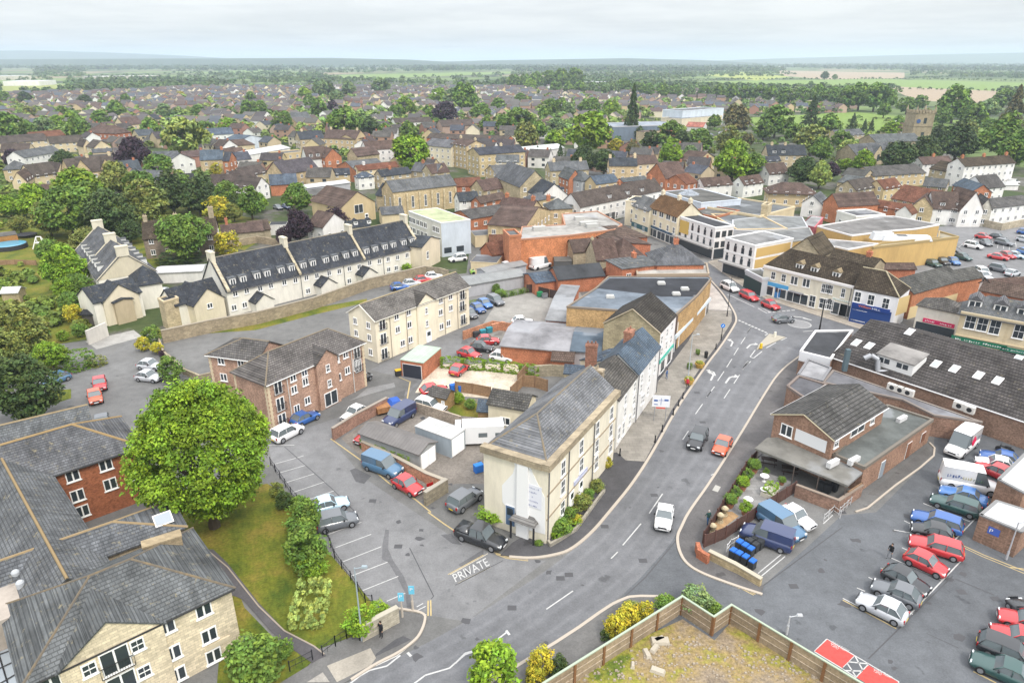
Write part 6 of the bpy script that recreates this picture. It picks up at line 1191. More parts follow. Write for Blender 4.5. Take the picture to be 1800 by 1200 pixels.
H_('long brown roofed supermarket behind the market square', 'T2', (1200, 730, 1690, 750), (1400, 670), 4.5, 20, 'br', 'ti', auto=False, name='supermarket', cat='store', ext=(0, 6)); H_('pink brick church hall with stepped roofs above the supermarket', 'T2', (1310, 650, 1540, 640), (1420, 590), 6, 32, 'pk', 'ti', auto=False)
H_('white rendered flats with brown roof left of the copper beech', 'T2', (980, 625, 1240, 615), (1110, 580), 5.4, 25, 'wh', 'ti'); H_('stone villa with brown roof left of the market', 'T2', (470, 730, 700, 740), (560, 670), 6, 36, 'ye', 'pk', ch=(.1, .5, .9), chm='cd')
H_('yellow stone hall right of the stone villa', 'T2', (690, 740, 830, 720), (760, 690), 6, 20, 'ye', 'pk'); H_('slate roofed chapel in the middle distance', 'T2', (240, 600, 390, 590), (320, 545), 6, 36, 'st', 'lg'); H_('stone gabled house with slate roof behind the sawtooth offices', 'T2', (310, 740, 480, 730), (400, 680), 6, 38, 'st', 'sl', ch=(.2,), chm='cd')
# ---- T1 left
H_('white cottage row with grey slate roof at the far left', 'T1', (165, 870, 430, 825), (300, 795), 5.4, 30, 'wh', 'lg'); H_('slate and yellow stone house at the far left edge', 'T1', (20, 955, 190, 945), (100, 890), 4.8, 32, 'ye', 'lg', t='hip')
H_('cream gabled cottage with brown roof in the left orchard', 'T1', (85, 1040, 185, 1035), None, 4.2, D=11, r=7.4, t='G', wall='cd', roof='pk'); H_('long brown roofed farmhouse with pale gable, far left', 'T1', (235, 1000, 410, 975), (300, 905), 4.5, 40, 'cd', 'ti'); H_('pale gable wing of the far left farmhouse', 'T1', (400, 980, 485, 970), None, 4.5, D=10, r=8, t='G', wall='cd', roof='ti', auto=False)
tg = H_('large yellow stone house with twin gables and brown roof left of the copper beech', 'T1', (500, 980, 830, 945), (680, 860), 6, 42, 'ye', 'ti', wm='stone', ch=(.5, .98), chm='cd'); tg.xgable(0, 4, 6, r=10.5, wins=((0, 6, 1, 1.2, 'n'),)); tg.xgable(0, tg.L - 4, 5, r=10)
H_('white gabled house with slate roof right of the copper beech', 'T1', (1180, 900, 1370, 885), None, 6, D=12, r=9, t='G', wall='wh', roof='lg'); H_('slate roofed white wing beside the copper beech', 'T1', (1065, 880, 1240, 875), (1150, 825), 5, 30, 'wh', 'lg')
H_('yellow stone house with slate roof and forsythia in front', 'T1', (1405, 885, 1565, 880), (1490, 815), 6, 38, 'ye', 'bs', wm='stone', ch=(.95,), chm='or_'); H_('orange brick side wing of the forsythia house', 'T1', (1565, 890, 1610, 890), None, 6, D=8, r=9, wall='or_', roof='sl')
H_('brown hipped roof cottage behind the forsythia house', 'T1', (1600, 790, 1790, 775), (1690, 740), 4, 32, 'cd', 'pk', t='hip'); H_('white walled brown roofed cottage left of the pale factory', 'T1', (1590, 850, 1720, 840), (1650, 800), 4.5, 36, 'wh', 'pk')
H_('white office block with blue slate roof beside parked cars', 'T1', (1465, 710, 1645, 700), (1550, 660), 6, 28, 'wh', 'bs', name='office'); H_('row of small sawtooth blue gabled offices', 'T1', (1685, 750, 1850, 730), None, 5, D=12, r=7, t='G', wall='lb', roof='bs', name='office', auto=False)
H_('long brown roofed flats left rear behind the orchard', 'T1', (0, 770, 340, 745), (150, 705), 5, 30, 'cd', 'ti'); H_('dark roofed row with cream gable behind the farmhouse', 'T1', (350, 770, 590, 755), (460, 715), 5, 38, 'cd', 'ti'); H_('cream gable at the end of the dark roofed row', 'T1', (585, 790, 650, 785), None, 5, D=10, r=8, t='G', wall='cd', roof='ti', auto=False)
H_('dark row with skylights at the far left edge', 'T1', (0, 830, 200, 825), (90, 770), 5, 38, 'cd', 'ti'); H_('cream gable house with dark roof left of the beech', 'T1', (660, 800, 780, 790), None, 5, D=10, r=8, t='G', wall='cd', roof='ti'); H_('slate roofed low range just left of the beech', 'T1', (650, 835, 830, 825), (740, 805), 3.6, 25, 'cd', 'lg')
H_('large hipped red brown house group behind the beech', 'T1', (600, 690, 810, 700), (720, 620), 6, 36, 'br', 'pk', t='hip'); H_('cream gabled villa right of the hipped red brown group', 'T1', (870, 640, 1000, 630), (930, 565), 6, 38, 'cd', 'pk', ch=(.1,)); H_('small orange brick gable in the red brown group', 'T1', (765, 710, 850, 700), None, 4, D=10, r=6.5, t='G', wall='or_', roof='pk')
H_('cream villa with slate roof and chimney stack behind the big pale poplar', 'T1', (1010, 600, 1090, 600), None, 6, D=9, r=9, t='G', wall='cd', roof='sl'); H_('red tiled low range at the left rear', 'T1', (230, 730, 460, 710), (340, 680), 4, 28, 'br', 'rt')
H_('bungalow with pink brown roof and skylights at the left', 'T1', (160, 1130, 350, 1120), (250, 1060), 3.4, 32, 'ye', 'pk'); H_('yellow stone house with weathered pale roof by the chestnut', 'T1', (890, 1010, 1110, 1020), (1000, 955), 5, 36, 'ye', 'lg', wm='stone')
H_('low dark roofed barn in the left trees', 'T1', (1160, 1040, 1360, 1030), (1250, 985), 3.6, 36, 'cd', 'dk', rm='tile'); H_('brown roofed white cottage at centre left trees', 'T1', (1490, 1070, 1690, 1060), (1580, 985), 4.6, 38, 'wh', 'ti'); H_('brown roofed cream house right of the white cottage', 'T1', (1670, 1030, 1800, 1000), (1740, 940), 5, 38, 'wh', 'ti')
H_('long low dark tiled cottages at the edge of the white factory', 'T2', (-80, 1000, 80, 970), (0, 920), 4.5, 38, 'cd', 'ti'); H_('cottage with white gable and slate skylights beside the brick cottage', 'T2', (0, 1080, 90, 1060), None, 4.5, D=10, r=7.5, t='G', wall='wh', roof='ti')
# ---- far big sheds
for lab, q_, e, cl in (('long pale distribution warehouse on the far left horizon', (165, 135, 280, 133), 9, 'wt'), ('beige warehouse at the far left edge', (0, 134, 55, 133), 9, 'wt'), ('small white factory right of the beige warehouse', (68, 143, 98, 141), 8, 'wt'), ('pale farm sheds on the horizon right of centre', (1035, 145, 1080, 144), 7, 'wt')):
 hb(lab, 'W', q_, None, e, D=60, t='flat', name='warehouse', cat='warehouse', wall='wh' if 'white' in lab else 'lt', roof=cl, rm='flat', par=0)
# =================================================================== TREES
def leaves(name, kind, ncl, nlf, size, rc=.26, seed=1, bk=1.2):
 g = np.random.default_rng(seed)
 d = g.normal(size=(ncl, 3)); d /= np.linalg.norm(d, axis=1)[:, None]
 lob = g.normal(size=(9, 3)); lob /= np.linalg.norm(lob, axis=1)[:, None]
 bump = (np.maximum(0, d @ lob.T) ** 6 * g.uniform(.1, .35, 9)).sum(1) * bk
 if kind == 'cone':
  z = g.uniform(-1, 1, ncl) ; rr = (1 - z) / 2; lay = .80 + .25 * np.cos(z * 40); a = g.uniform(0, 6.283, ncl)
  rad = rr * lay * np.sqrt(g.uniform(.45, 1, ncl)) * (1 + .12 * np.cos(a * 5 + z * 9)); c = np.stack([np.cos(a) * rad, np.sin(a) * rad, z * .96], 1); rcl = rc * (.35 + .65 * rr)
 elif kind == 'box':
  c = g.uniform(-1, 1, (ncl, 3)); k = g.integers(0, 3, ncl); sgn = np.sign(g.uniform(-1, 1, ncl)); c[np.arange(ncl), k] = sgn; c *= .92; rcl = np.full(ncl, rc)
 else:
  rad = (.70 + bump * .8) * g.uniform(.4, 1.0, ncl) ** .3 * np.where(d[:, 2] < -.5, .9, 1); c = d * rad[:, None]; c[:, :2] *= .93 + .1 * (c[:, 2:] < .2); rcl = rc * g.uniform(.6, 1.25, ncl)
 per = max(1, nlf // ncl); n = ncl * per; ci = np.repeat(np.arange(ncl), per)
 o = g.normal(size=(n, 3)); o /= np.linalg.norm(o, axis=1)[:, None]; o[:, 2] = np.abs(o[:, 2]) * .95 - .5 * g.uniform(0, 1, n)
 p = c[ci] + o * (rcl[ci] * g.uniform(.55, 1, n))[:, None]
 nn = o * .6 + np.array([0, 0, .55]) + g.normal(size=(n, 3)) * .45; nn /= np.linalg.norm(nn, axis=1)[:, None]
 t = np.cross(nn, g.normal(size=(n, 3))); t /= np.linalg.norm(t, axis=1)[:, None]; b = np.cross(nn, t)
 s = (size * g.uniform(.6, 1.3, n))[:, None]
 v = np.stack([p - t * s, p - b * s * .6, p + t * s, p + b * s * .6], 1).reshape(-1, 3)
 f = np.arange(n * 4).reshape(-1, 4)
 me = bpy.data.meshes.new(name); me.vertices.add(n * 4); me.vertices.foreach_set('co', v.astype(np.float32).ravel())
 me.loops.add(n * 4); me.loops.foreach_set('vertex_index', f.ravel().astype(np.int32)); me.polygons.add(n); me.polygons.foreach_set('loop_start', (np.arange(n) * 4).astype(np.int32))
 me.update(calc_edges=True); me.materials.append(M['leaf'])
 sh = g.uniform(.58, 1.4, ncl)[ci] * g.uniform(.75, 1.3, n); hue = g.uniform(-.12, .16, ncl)[ci] + g.uniform(-.08, .08, n)
 colr = np.stack([sh * (1 + hue), sh, sh * (1 - hue), np.ones(n)], 1); colr = np.repeat(colr, 4, 0)
 at = me.color_attributes.new('shade', 'FLOAT_COLOR', 'POINT'); at.data.foreach_set('color', colr.astype(np.float32).ravel())
 return me
def trunk_mesh():
 b = MB(); b.cyl(0, 0, -.05, .55, .09, .06, 8)
 for a in range(6):
  c, s = math.cos(a * 1.05), math.sin(a * 1.05); b.tube((0, 0, .35 + .04 * a), (c * .42, s * .42, .75 + .05 * a), .035, .012, 5)
 b.tube((0, 0, .5), (0.03, 0, 1.1), .055, .015, 6); return b.mesh('trunk', 'bark')
TM = trunk_mesh()
CM = {'hi': [leaves('crown', 'r', 1000, 60000, .021, .12, 21, bk=.7)], 'r': [leaves('crown', 'r', 260, 9000, .060, .22, s) for s in (1, 2, 3)], 'l': [leaves('crown', 'r', 120, 2600, .125, .26, s) for s in (4, 5)], 'm': [leaves('crown', 'r', 220, 6000, .085, .24, s) for s in (6, 7, 8)],
      'c': [leaves('crown', 'cone', 260, 5200, .06, .16, 9)], 'cl': [leaves('crown', 'cone', 120, 2400, .10, .2, 10)], 'b': [leaves('crown', 'r', 90, 2600, .085, .3, s) for s in (11, 12)], 'x': [leaves('crown', 'box', 220, 4200, .07, .13, 13)]}
TC = dict(li=(.16, .265, .018), gr=(.11, .19, .028), dg=(.052, .085, .022), ye=(.34, .31, .025), pu=(.040, .022, .034), ol=(.17, .20, .045), br=(.13, .12, .045), gy=(.14, .21, .08), pl=(.24, .31, .07))
TN = dict(li='bright lime green', gr='fresh green', dg='dark green', ye='golden yellow', pu='dark purple leaved', ol='olive green', br='bronze tinted', gy='grey green', pl='pale green')
OCC = []
def tree(c, x, y, r, col_='gr', kind='r', a=1.0, label=None, name=None, lod=None, zb=None):
 o = CR[c]; px, py, rp = o[0] + x * o[2], o[1] + y * o[2], r * o[2]; rw = 5.0
 bush = kind in ('b', 'x'); gap = .0 if bush or lod == 'hi' else .14
 for _ in range(12):
  zc = rw * a + (gap * rw if kind != 'c' else .05 * rw); p = P(px, py, zc); dep = p.y * cT + (H - zc) * sT; rw = .5 * rw + .5 * rp * dep / F * (1.15 if kind == 'b' else 1.0)
 if lod is None:
  lod = kind
  if kind == 'r': lod = 'r' if dep < 190 else 'm' if dep < 330 else 'l'
  if kind == 'c': lod = 'c' if dep < 500 else 'cl'
 nm = name or ('shrub' if bush else 'conifer' if kind == 'c' else 'tree')
 root = tag(ob(nm, None, None, None, (p.x, p.y, 0), rnd.uniform(0, 6.28)), label, 'shrub' if bush else 'tree')
 if label is None: AUTO.append((root, 'tree', TN[col_] + (' clipped hedge' if kind == 'x' else ' shrub' if kind == 'b' else ' conifer' if kind == 'c' else ' tree'), px, py))
 me = CM[lod][rnd.randrange(len(CM[lod]))]; ob('crown', me, root, jit(TC[col_], .08), (0, 0, zc), None, (rw, rw, rw * a))
 if not bush: ob('trunk', TM, root, None, (0, 0, 0), None, (rw * .9, rw * .9, zc))
 OCC.append((p.x, p.y, rw * .8)); return root
AUTO = []
tree('W', 350, 789, 139, 'li', 'hi', 1.2, 'huge round bright green chestnut tree over the lawn beside the red brick flats', lod='hi')
TD = '''T5 430 520 150 li 1|T5 330 400 80 gr|T5 480 110 190 gr|T5 250 60 120 li|T5 330 170 110 ol|T5 620 60 150 gr|T5 760 130 160 dg|T5 1010 90 150 ol|T5 1290 290 160 gr|T5 1200 0 130 dg|T5 1390 30 120 dg|T5 1640 130 60 ol|T5 1760 70 90 gr|T5 600 330 110 ol
T5 100 960 190 ol|U1 130 330 210 dg|U1 350 90 110 li|U1 40 70 140 ol|T5 60 90 80 li|T5 540 640 90 gr|T5 460 660 80 li|T5 130 210 60 ol|T5 490 760 80 gr
T2 1090 830 135 li 1|T2 280 1150 95 gr|T6 300 220 95 pu|T6 550 190 85 pu|T6 200 300 60 pu|T1 940 850 115 pu 1|T1 1280 710 135 pl 1|T1 1110 935 100 gr|T1 1060 660 68 gr|T1 550 1090 165 li|T1 820 1020 120 ol|T1 450 890 75 dg|T1 980 1070 110 gr|T1 1140 1130 80 br|T1 1310 1120 110 gr|T1 1430 1100 90 dg|T1 1640 1180 50 dg
T1 40 660 110 gr|T1 180 670 65 gr|T1 540 660 78 gr|T1 500 590 50 li|T1 700 590 60 gr|T1 290 640 60 gy|T1 440 550 48 gr|T1 1150 540 52 gy|T1 820 530 60 gr|T1 600 465 42 dg|T1 880 455 34 gr|T1 1390 540 48 gr|T1 1740 515 55 gr|T1 1600 640 52 li|T1 400 620 50 li|T1 200 545 45 ol|T1 1430 650 45 gr|T1 80 870 60 pu|T1 330 970 45 gr|T1 120 1180 60 gr|T1 300 1170 80 gr|T1 700 960 70 gr
T2 30 510 50 gr|T2 340 415 45 li|T2 450 380 58 gy|T2 440 512 58 gr|T2 560 440 52 gy|T2 510 385 48 dg|T2 620 620 105 gr|T2 800 645 66 dg|T2 545 610 58 li|T2 905 672 48 gr|T2 1070 672 62 gr|T2 1045 500 60 li|T2 980 540 48 gr|T2 1335 545 78 pu 1|T2 1220 545 48 gr|T2 1590 545 62 gr|T2 1470 440 92 gr|T2 1390 440 66 gy|T2 1290 430 58 li|T2 650 380 48 gy|T2 870 360 58 gy|T2 540 515 44 pu|T2 1760 625 76 gr|T2 1620 625 46 gr|T2 200 600 60 gr|T2 740 640 60 gr|T2 130 745 34 gr|T2 380 480 50 gr|T2 1270 630 40 gr|T2 1700 500 50 gr
T3 560 680 145 li|T3 100 710 88 ol|T3 190 670 58 gr|T3 310 650 68 gy|T3 240 560 52 gr|T3 345 510 56 gr|T3 270 510 62 gr|T3 400 530 50 gy|T3 560 505 66 gr|T3 700 525 60 li|T3 980 745 68 dg|T3 1120 705 96 gr|T3 1200 760 80 dg|T3 1320 745 88 gr|T3 1120 845 82 li|T3 1250 855 66 gy|T3 1580 595 94 br|T3 1430 612 46 gr|T3 1520 765 88 ol|T3 1560 890 125 li|T3 1700 925 96 gr|T3 1660 745 46 br|T3 1775 665 70 gr|T3 500 880 84 dg|T3 650 890 84 dg|T3 730 785 50 ye|T3 850 820 58 br|T3 300 740 70 li|T3 890 690 46 dg|T3 40 600 90 gr|T3 60 450 40 gr|T3 640 580 46 gr
T4 60 600 105 gr|T4 430 640 78 gr|T4 310 730 105 ol|T4 380 810 80 gr|T4 870 665 60 li|T4 920 860 120 dg|T4 1120 830 96 dg|T4 570 800 66 pl|T4 680 895 70 li|T4 550 915 46 li|T4 370 990 76 pl|T4 240 960 90 dg|T4 450 960 56 pu|T4 1340 760 125 dg|T4 1210 690 58 dg|T4 1410 660 66 ol|T4 1660 730 140 gr|T4 1760 800 120 gr|T4 1320 480 110 gr|T4 1450 555 78 gr|T4 1560 520 66 gy|T4 1240 575 58 gr|T4 1660 450 70 gr|T4 650 430 86 gr|T4 760 430 86 gr|T4 560 440 74 gr|T4 850 450 66 gr|T4 980 495 56 gr|T4 1070 475 46 gr|T4 450 430 66 gr|T4 350 420 60 gr|T4 240 430 60 gr|T4 120 430 58 gr|T4 20 420 56 gr|T4 820 530 46 gr|T4 1560 640 50 gr|T4 400 290 28 dg|T4 470 300 18 gr|T4 305 345 16 gr|T4 1500 590 50 li|T4 180 680 60 gr|T4 510 730 60 gr
T3 1740 410 56 gr|T3 1640 410 52 gr|T3 1550 405 54 gr|T3 1455 405 52 gr|T3 1350 405 46 gr|T3 1250 405 42 gy|T3 1150 400 46 gr|T3 1060 395 46 gr|T3 960 390 46 gr|T3 880 380 46 gr|T3 790 360 52 gr|T3 720 380 42 gy|T3 640 385 44 gy|T3 560 380 44 gy|T3 440 300 60 gr|T3 350 310 60 gr|T3 260 310 60 gr|T3 170 320 56 gr|T3 90 330 50 gr|T3 10 330 50 gr|T3 480 370 44 gr|T3 400 380 40 gr|T3 130 350 40 li|T3 300 370 40 gr
T4 1400 560 60 gr|T4 920 610 40 gr|T4 1120 560 40 ol|T1 30 440 40 gr|T1 170 440 40 dg|T6 20 60 60 li|T6 120 240 30 li|T8 1190 280 34 pl|T6 1690 670 32 gr|T2 1380 1090 25 li|T5 1590 0 90 gr|U2 1625 390 40 li|T5 900 250 90 dg|T1 1760 440 36 gr'''
for ln in TD.split('\n'):
 for q in ln.split('|'):
  q = q.split(); tree(q[0], float(q[1]), float(q[2]), float(q[3]) * 1.06, q[4], 'r', float(q[5]) if len(q) > 5 else rnd.choice((.95, 1.0, 1.08)))
for q in (('T3', 850, 545, 80, 'dg', 2.3), ('T4', 310, 560, 90, 'dg', 1.35), ('T4', 600, 620, 50, 'dg', 1.25), ('T4', 680, 645, 34, 'dg', 1.4), ('T4', 730, 640, 30, 'dg', 1.6), ('T4', 1740, 520, 110, 'br', 1.4), ('T3', 340, 840, 46, 'dg', 1.5), ('T3', 270, 860, 34, 'gr', 1.6), ('T3', 180, 830, 44, 'dg', 1.0)):
 tree(q[0], q[1], q[2], q[3], q[4], 'c', q[5])
# the low shrubs and hedges: crop x y radius colour kind aspect label
SD = '''U6 520 160 95 gr b .9 shrub joining the two big ones beside the railings
U6 600 380 90 li b .8 low bright shrub between the broad shrub and the clipped block
U2 560 1190 60 gr b 1 dark green shrub at the head of the lawn shrub row
U6 540 50 115 gr b 1.0 upper bushy green shrub beside the car park railings
U6 545 270 140 gr b 1.05 broad leafy shrub between the lawn and the parking bays
U6 930 770 105 li b .9 lime green bush spilling over the roadside wall
U6 1060 690 70 li b .8 trailing lime green growth on top of the roadside wall
U6 190 1050 190 gr b .9 rounded green bush under the stone flats by the path
U6 390 960 70 gr b .8 orange flowered shrub beside the path
U6 130 920 60 gy b .8 small blue green shrub against the stone flats
U2 400 1120 62 dg b .9 dark rounded shrub at the lawn edge under the chestnut
U2 345 1040 50 ol b .9 bronze shrub next to the dark rounded one under the chestnut
U2 500 1140 60 gr b 1 green shrub at the top of the parking bay railings
U7 230 1110 150 li b 1.1 pale lime young tree crown at the bottom edge of the road
U7 520 1070 72 ye b 1.3 taller golden conifer bush at the bottom of the site fence
U7 480 1160 60 ye b 1.1 lower golden conifer bush at the bottom of the site fence
U7 625 1100 55 dg b 1.1 dark green shrub behind the two golden conifers
U7 975 860 68 ye b 1.2 left golden conifer of the cluster by the side road
U7 1040 800 66 ye b 1.2 middle golden conifer of the cluster by the side road
U7 1140 775 55 ye b 1.1 right golden conifer of the cluster by the side road
U7 915 905 38 dg b 1.0 small dark shrub at the foot of the golden cluster
U7 1060 750 50 ol b .9 low olive shrub behind the golden cluster
U7 1270 715 60 gr b .7 green shrub behind the fence corner
U7 1450 700 95 gy b .7 wide feathery grey green shrub behind the fence angle
U7 1550 745 55 gr b .6 low green shrub in the fence angle
U7 640 260 62 gr b .7 round hedge at the foot of the corner house front
U7 690 190 48 gr b .9 dark ball shrub in the corner house front garden
U7 765 110 58 ol b .9 brownish ball shrub beside the corner house pavement
U7 805 60 36 gr b .9 small green shrub next to the brownish ball shrub
U7 855 10 40 ol b .9 uppermost ball shrub in the corner house front garden
U7 730 215 35 ye b .8 yellow edged shrub on the front garden kerb
U7 225 185 80 li b .6 leafy planting bed beside the black pickup
U3 1070 1010 34 ye b 1.1 golden potted shrub by the far front garden
V2 910 1060 60 gr b .6 small box hedge in the stone planter at the porch
T5 510 850 62 ye b 1.1 golden and red rounded shrub in the left garden
T5 560 960 48 gr b 1 green shrub beside the white garden wall
T5 310 870 44 gr b .9 dark green shrub left of the golden and red one
T5 1060 990 56 gr b 1.1 fresh green shrub inside the brick gate pier
T5 1000 1060 45 ye b 1 yellow green shrub below the fresh green one
T5 1100 1085 42 ye b .9 bright yellow shrub by the winding wall
T5 1140 1125 26 pu b .9 wine red shrub under the bright yellow one
T5 1160 1165 30 gr b .9 green shrub at the end of the winding wall bed
U1 1195 200 78 gr b 1 leafy shrub behind the two silver cars
U1 550 130 85 gr x .7 big clipped box hedge beside the retirement drive
U1 680 140 50 ol x .6 lower clipped hedge stepping down to the drive
T5 1590 350 82 ye b 1 vivid yellow shrub behind the terrace end
T5 1530 115 85 ye b .9 yellow laburnum behind the old stone cottage
T5 1250 455 120 dg x .3 dark hedge under the tree behind the garages
T6 1060 520 34 li b .8 lime shrub behind the boundary wall
T5 440 1000 40 li b .8 bright shrub by the left garden path
T1 690 605 26 ye b .9 yellow bush before the red brown house group
T1 1520 950 38 ye b 1 forsythia in front of the slate roofed house
T1 1270 425 24 ye b 1 far yellow tree among the estate roofs
T1 1410 420 14 ye b 1 tiny far yellow tree right of the other
U2 1700 440 36 gr b .8 green shrub in the cottage yard near the shed
U3 110 600 40 gr b .8 shrub on the small lawn by the cream outbuilding
T6 1720 700 40 gr b .6 bramble patch on the bank above the parked cars
T6 1530 640 30 gr b .9 small bush by the pale garage'''
for ln in SD.split('\n'):
 q = ln.split(None, 7); tree(q[0], float(q[1]), float(q[2]), float(q[3]), q[4], q[5], float(q[6]), q[7])
# hedge strips and creepers: leaf covered boxes along a line
def hedge(label, c, x0, y0, x1, y1, h, w, col_='gr', z=0.0, cat='hedge', name='hedge'):
 a, b = Q(c, x0, y0, z + h), Q(c, x1, y1, z + h); d = b - a; n = max(1, int(d.length / (2.2 * max(w, h) / 2 + .5)))
 root = tag(ob(name, None, None, None, (a.x, a.y, z), math.atan2(d.y, d.x)), label, cat); sl = d.length / n
 for i in range(n): ob('foliage', CM['x'][0], root, jit(TC[col_], .05), (sl * (i + .5), 0, h / 2), None, (sl / 2 * 1.05, w / 2, h / 2))
hedge('bright creeper hedge along the back of the gravel yard', 'U3', -100, 265, 200, 285, 1.9, 1.1, 'li'); hedge('creeper hedge continuing behind the white car to the brick fence', 'U3', 200, 285, 590, 330, 1.8, 1.1, 'li')
hedge('lime green ivy band on the low brick wall beside the corrugated garage', 'U2', 950, 665, 1290, 800, 1.5, 1.3, 'li', .0)
hedge('clipped variegated shrub block standing alone on the lawn', 'U6', 612, 455, 540, 730, 1.5, 3.0, 'pl'); hedge('clipped hedge along the foot of the front garden railing', 'U7', 600, 300, 740, 200, .9, 1.0, 'li'); hedge('long dark hedge across the left gardens', 'T5', -50, 115, 240, 120, 2.2, 1.6, 'dg'); hedge('middle garden hedge left of the tall trees', 'T5', -40, 600, 230, 570, 1.4, 1.2, 'gr')
hedge('weedy green strip along the yard wall', 'T7', -60, 860, 130, 820, .8, 1.6, 'gr'); hedge('green brambles above the black fence', 'T7', 240, 800, 440, 770, 1.2, 2.2, 'gr'); hedge('ivy topped wall left of the pub corner', 'T6', 1490, 760, 1560, 745, 1, 1, 'gr')
# =================================================================== VEHICLES
def car_parts(kind):
 K = dict(hatch=(3.95, 1.74, 1.46, .34, .30, .93), mini=(3.7, 1.7, 1.42, .30, .40, .95), estate=(4.65, 1.82, 1.48, .32, .30, .97), saloon=(4.5, 1.8, 1.42, .34, .26, .82), suv=(4.4, 1.86, 1.66, .30, .32, .95), mpv=(4.2, 1.75, 1.66, .27, .30, .97),
             van=(5.0, 1.95, 1.96, .24, .34, .99), bigvan=(5.9, 2.05, 2.6, .21, .30, .99), pickup=(5.3, 1.9, 1.82, .30, .30, .60))[kind]
 Ln, W, Hh, hood, _, back = K; h = Ln / 2; w = W / 2; van = kind in ('van', 'bigvan'); belt = 1.0 if kind in ('suv', 'pickup', 'mpv') else .90 if not van else 1.12; hz = belt - .12
 xb = h - Ln * hood; xw = xb - (.55 if not van else .75); rb = -h + .03 + (1 - back) * Ln * .9; rt = rb + (.35 if not van else .06) + (.25 if kind in ('hatch', 'mini', 'saloon') else 0)
 if kind == 'pickup': rb = -h + 1.75; rt = rb + .15
 b = MB()
 st = [(-h, .45, .62, .80), (-h + .10, .30, belt - .06, .93), (-h + .45, .22, belt, .99), (-h * .4, .2, belt, 1.0), (xb - .3, .2, belt, 1.0), (xb, .2, hz + .08, .99), (h - .55, .22, hz - .03, .96), (h - .15, .28, hz - .16, .88), (h, .4, .58, .74)]
 ring = []
 for x, z0, z1, k in st:
  ww = w * k; ring.append([(x, -ww * .9, z0), (x, -ww, z0 + .18), (x, -ww, z0 + (z1 - z0) * .6), (x, -ww * .93, z1 - .03), (x, -ww * .5, z1 + .02), (x, 0, z1 + .03), (x, ww * .5, z1 + .02), (x, ww * .93, z1 - .03), (x, ww, z0 + (z1 - z0) * .6), (x, ww, z0 + .18), (x, ww * .9, z0)])
 n = 11; vs = [p for r in ring for p in r]; fs = [(i * n + j, i * n + j + 1, (i + 1) * n + j + 1, (i + 1) * n + j) for i in range(len(st) - 1) for j in range(n - 1)] + [tuple(range(n))[::-1], tuple(range(len(vs) - n, len(vs)))]
 b.quadmesh(vs, [f[::-1] for f in fs])
 # greenhouse
 zb, zt = belt - .02, Hh - .05; wb, wt = w * .93, w * (.80 if not van else .9)
 base = [(rb, -wb), (xb, -wb), (xb, wb), (rb, wb)]; top = [(rt, -wt), (xw, -wt), (xw, wt), (rt, wt)]
 roof = MB(); rv = []
 for fr, zz in ((0, -.02), (.5, .03), (1, -.02)):
  for y in (-1, -.5, 0, .5, 1): rv.append((rt + (xw - rt) * fr + (.04 if fr == 1 else -.04 if fr == 0 else 0), y * wt * 1.01, zt + zz + .03 * (1 - abs(y)) ** .5))
 o = len(b.v); b.quadmesh(rv, [(i * 5 + j, (i + 1) * 5 + j, (i + 1) * 5 + j + 1, i * 5 + j + 1) for i in range(2) for j in range(4)])
 if van:   # panelled sides behind the front doors
  xm = xw - .75; b.quadmesh([(rb, -wb, zb), (xm, -wb, zb), (xm, -wt, zt), (rt, -wt, zt), (rb, wb, zb), (xm, wb, zb), (xm, wt, zt), (rt, wt, zt)], [(0, 1, 2, 3), (7, 6, 5, 4), (4, 0, 3, 7)])
 else:
  for s in (-1, 1):
   for x0, x1 in ((rb, rt), (xb, xw)): b.tube((x0, s * wb, zb), (x1, s * wt, zt), .045, .04, 5)
   xm = (rb + xb) / 2 - .05; b.tube((xm, s * (wb + .005), zb), (xm - .03, s * (wt + .005), zt), .035, .03, 4)
 if kind == 'pickup': b.box(-h + .12, rb - .05, -w * .9, w * .9, belt - .02, belt + .14)
 g = MB(); gx = rb if not van else xw - .75; gt = rt if not van else xw - .75
 q = .02; g.quadmesh([(gx + q, -wb + q, zb), (xb - q, -wb + q, zb), (xb - q, wb - q, zb), (gx + q, wb - q, zb), (gt + q, -wt + q, zt - .02), (xw - q, -wt + q, zt - .02), (xw - q, wt - q, zt - .02), (gt + q, wt - q, zt - .02)], [(0, 1, 5, 4), (1, 2, 6, 5), (2, 3, 7, 6), (3, 0, 4, 7)])
 wl = MB(); r = .33 if kind not in ('suv', 'pickup', 'bigvan') else .38; wl.tube((0, -.11, 0), (0, .11, 0), r, r, 14); rm = MB(); rm.tube((0, -.125, 0), (0, .125, 0), r * .62, r * .62, 10)
 hl = MB().box(-.12, .03, -.17, .17, -.07, .08, 0, .03, .02); ft = MB().box(-.01, .02, -.27, .27, 0, .12); tr = MB().box(-.03, .06, -.10, .10, -.13, .16)
 mr = MB().box(-.07, .07, -.09, .09, 0, .14); gr = MB().box(0, .03, -.42, .42, -.09, .07)
 return dict(body=b.mesh('body', 'paint', True), windows=g.mesh('windows', 'cglass'), tyre=wl.mesh('tyre', 'tyre'), rim=rm.mesh('rim', 'rim'), hl=hl.mesh('headlight', 'lamp'), tl=tr.mesh('taillight', 'tail'), pl=ft.mesh('number_plate', 'plate'), wp=ft.mesh('number_plate', 'wplate'), mir=mr.mesh('mirror', 'dark'), gr=gr.mesh('grille', 'dark'), d=(h, w, r, hz, belt, xb))
CP = {}
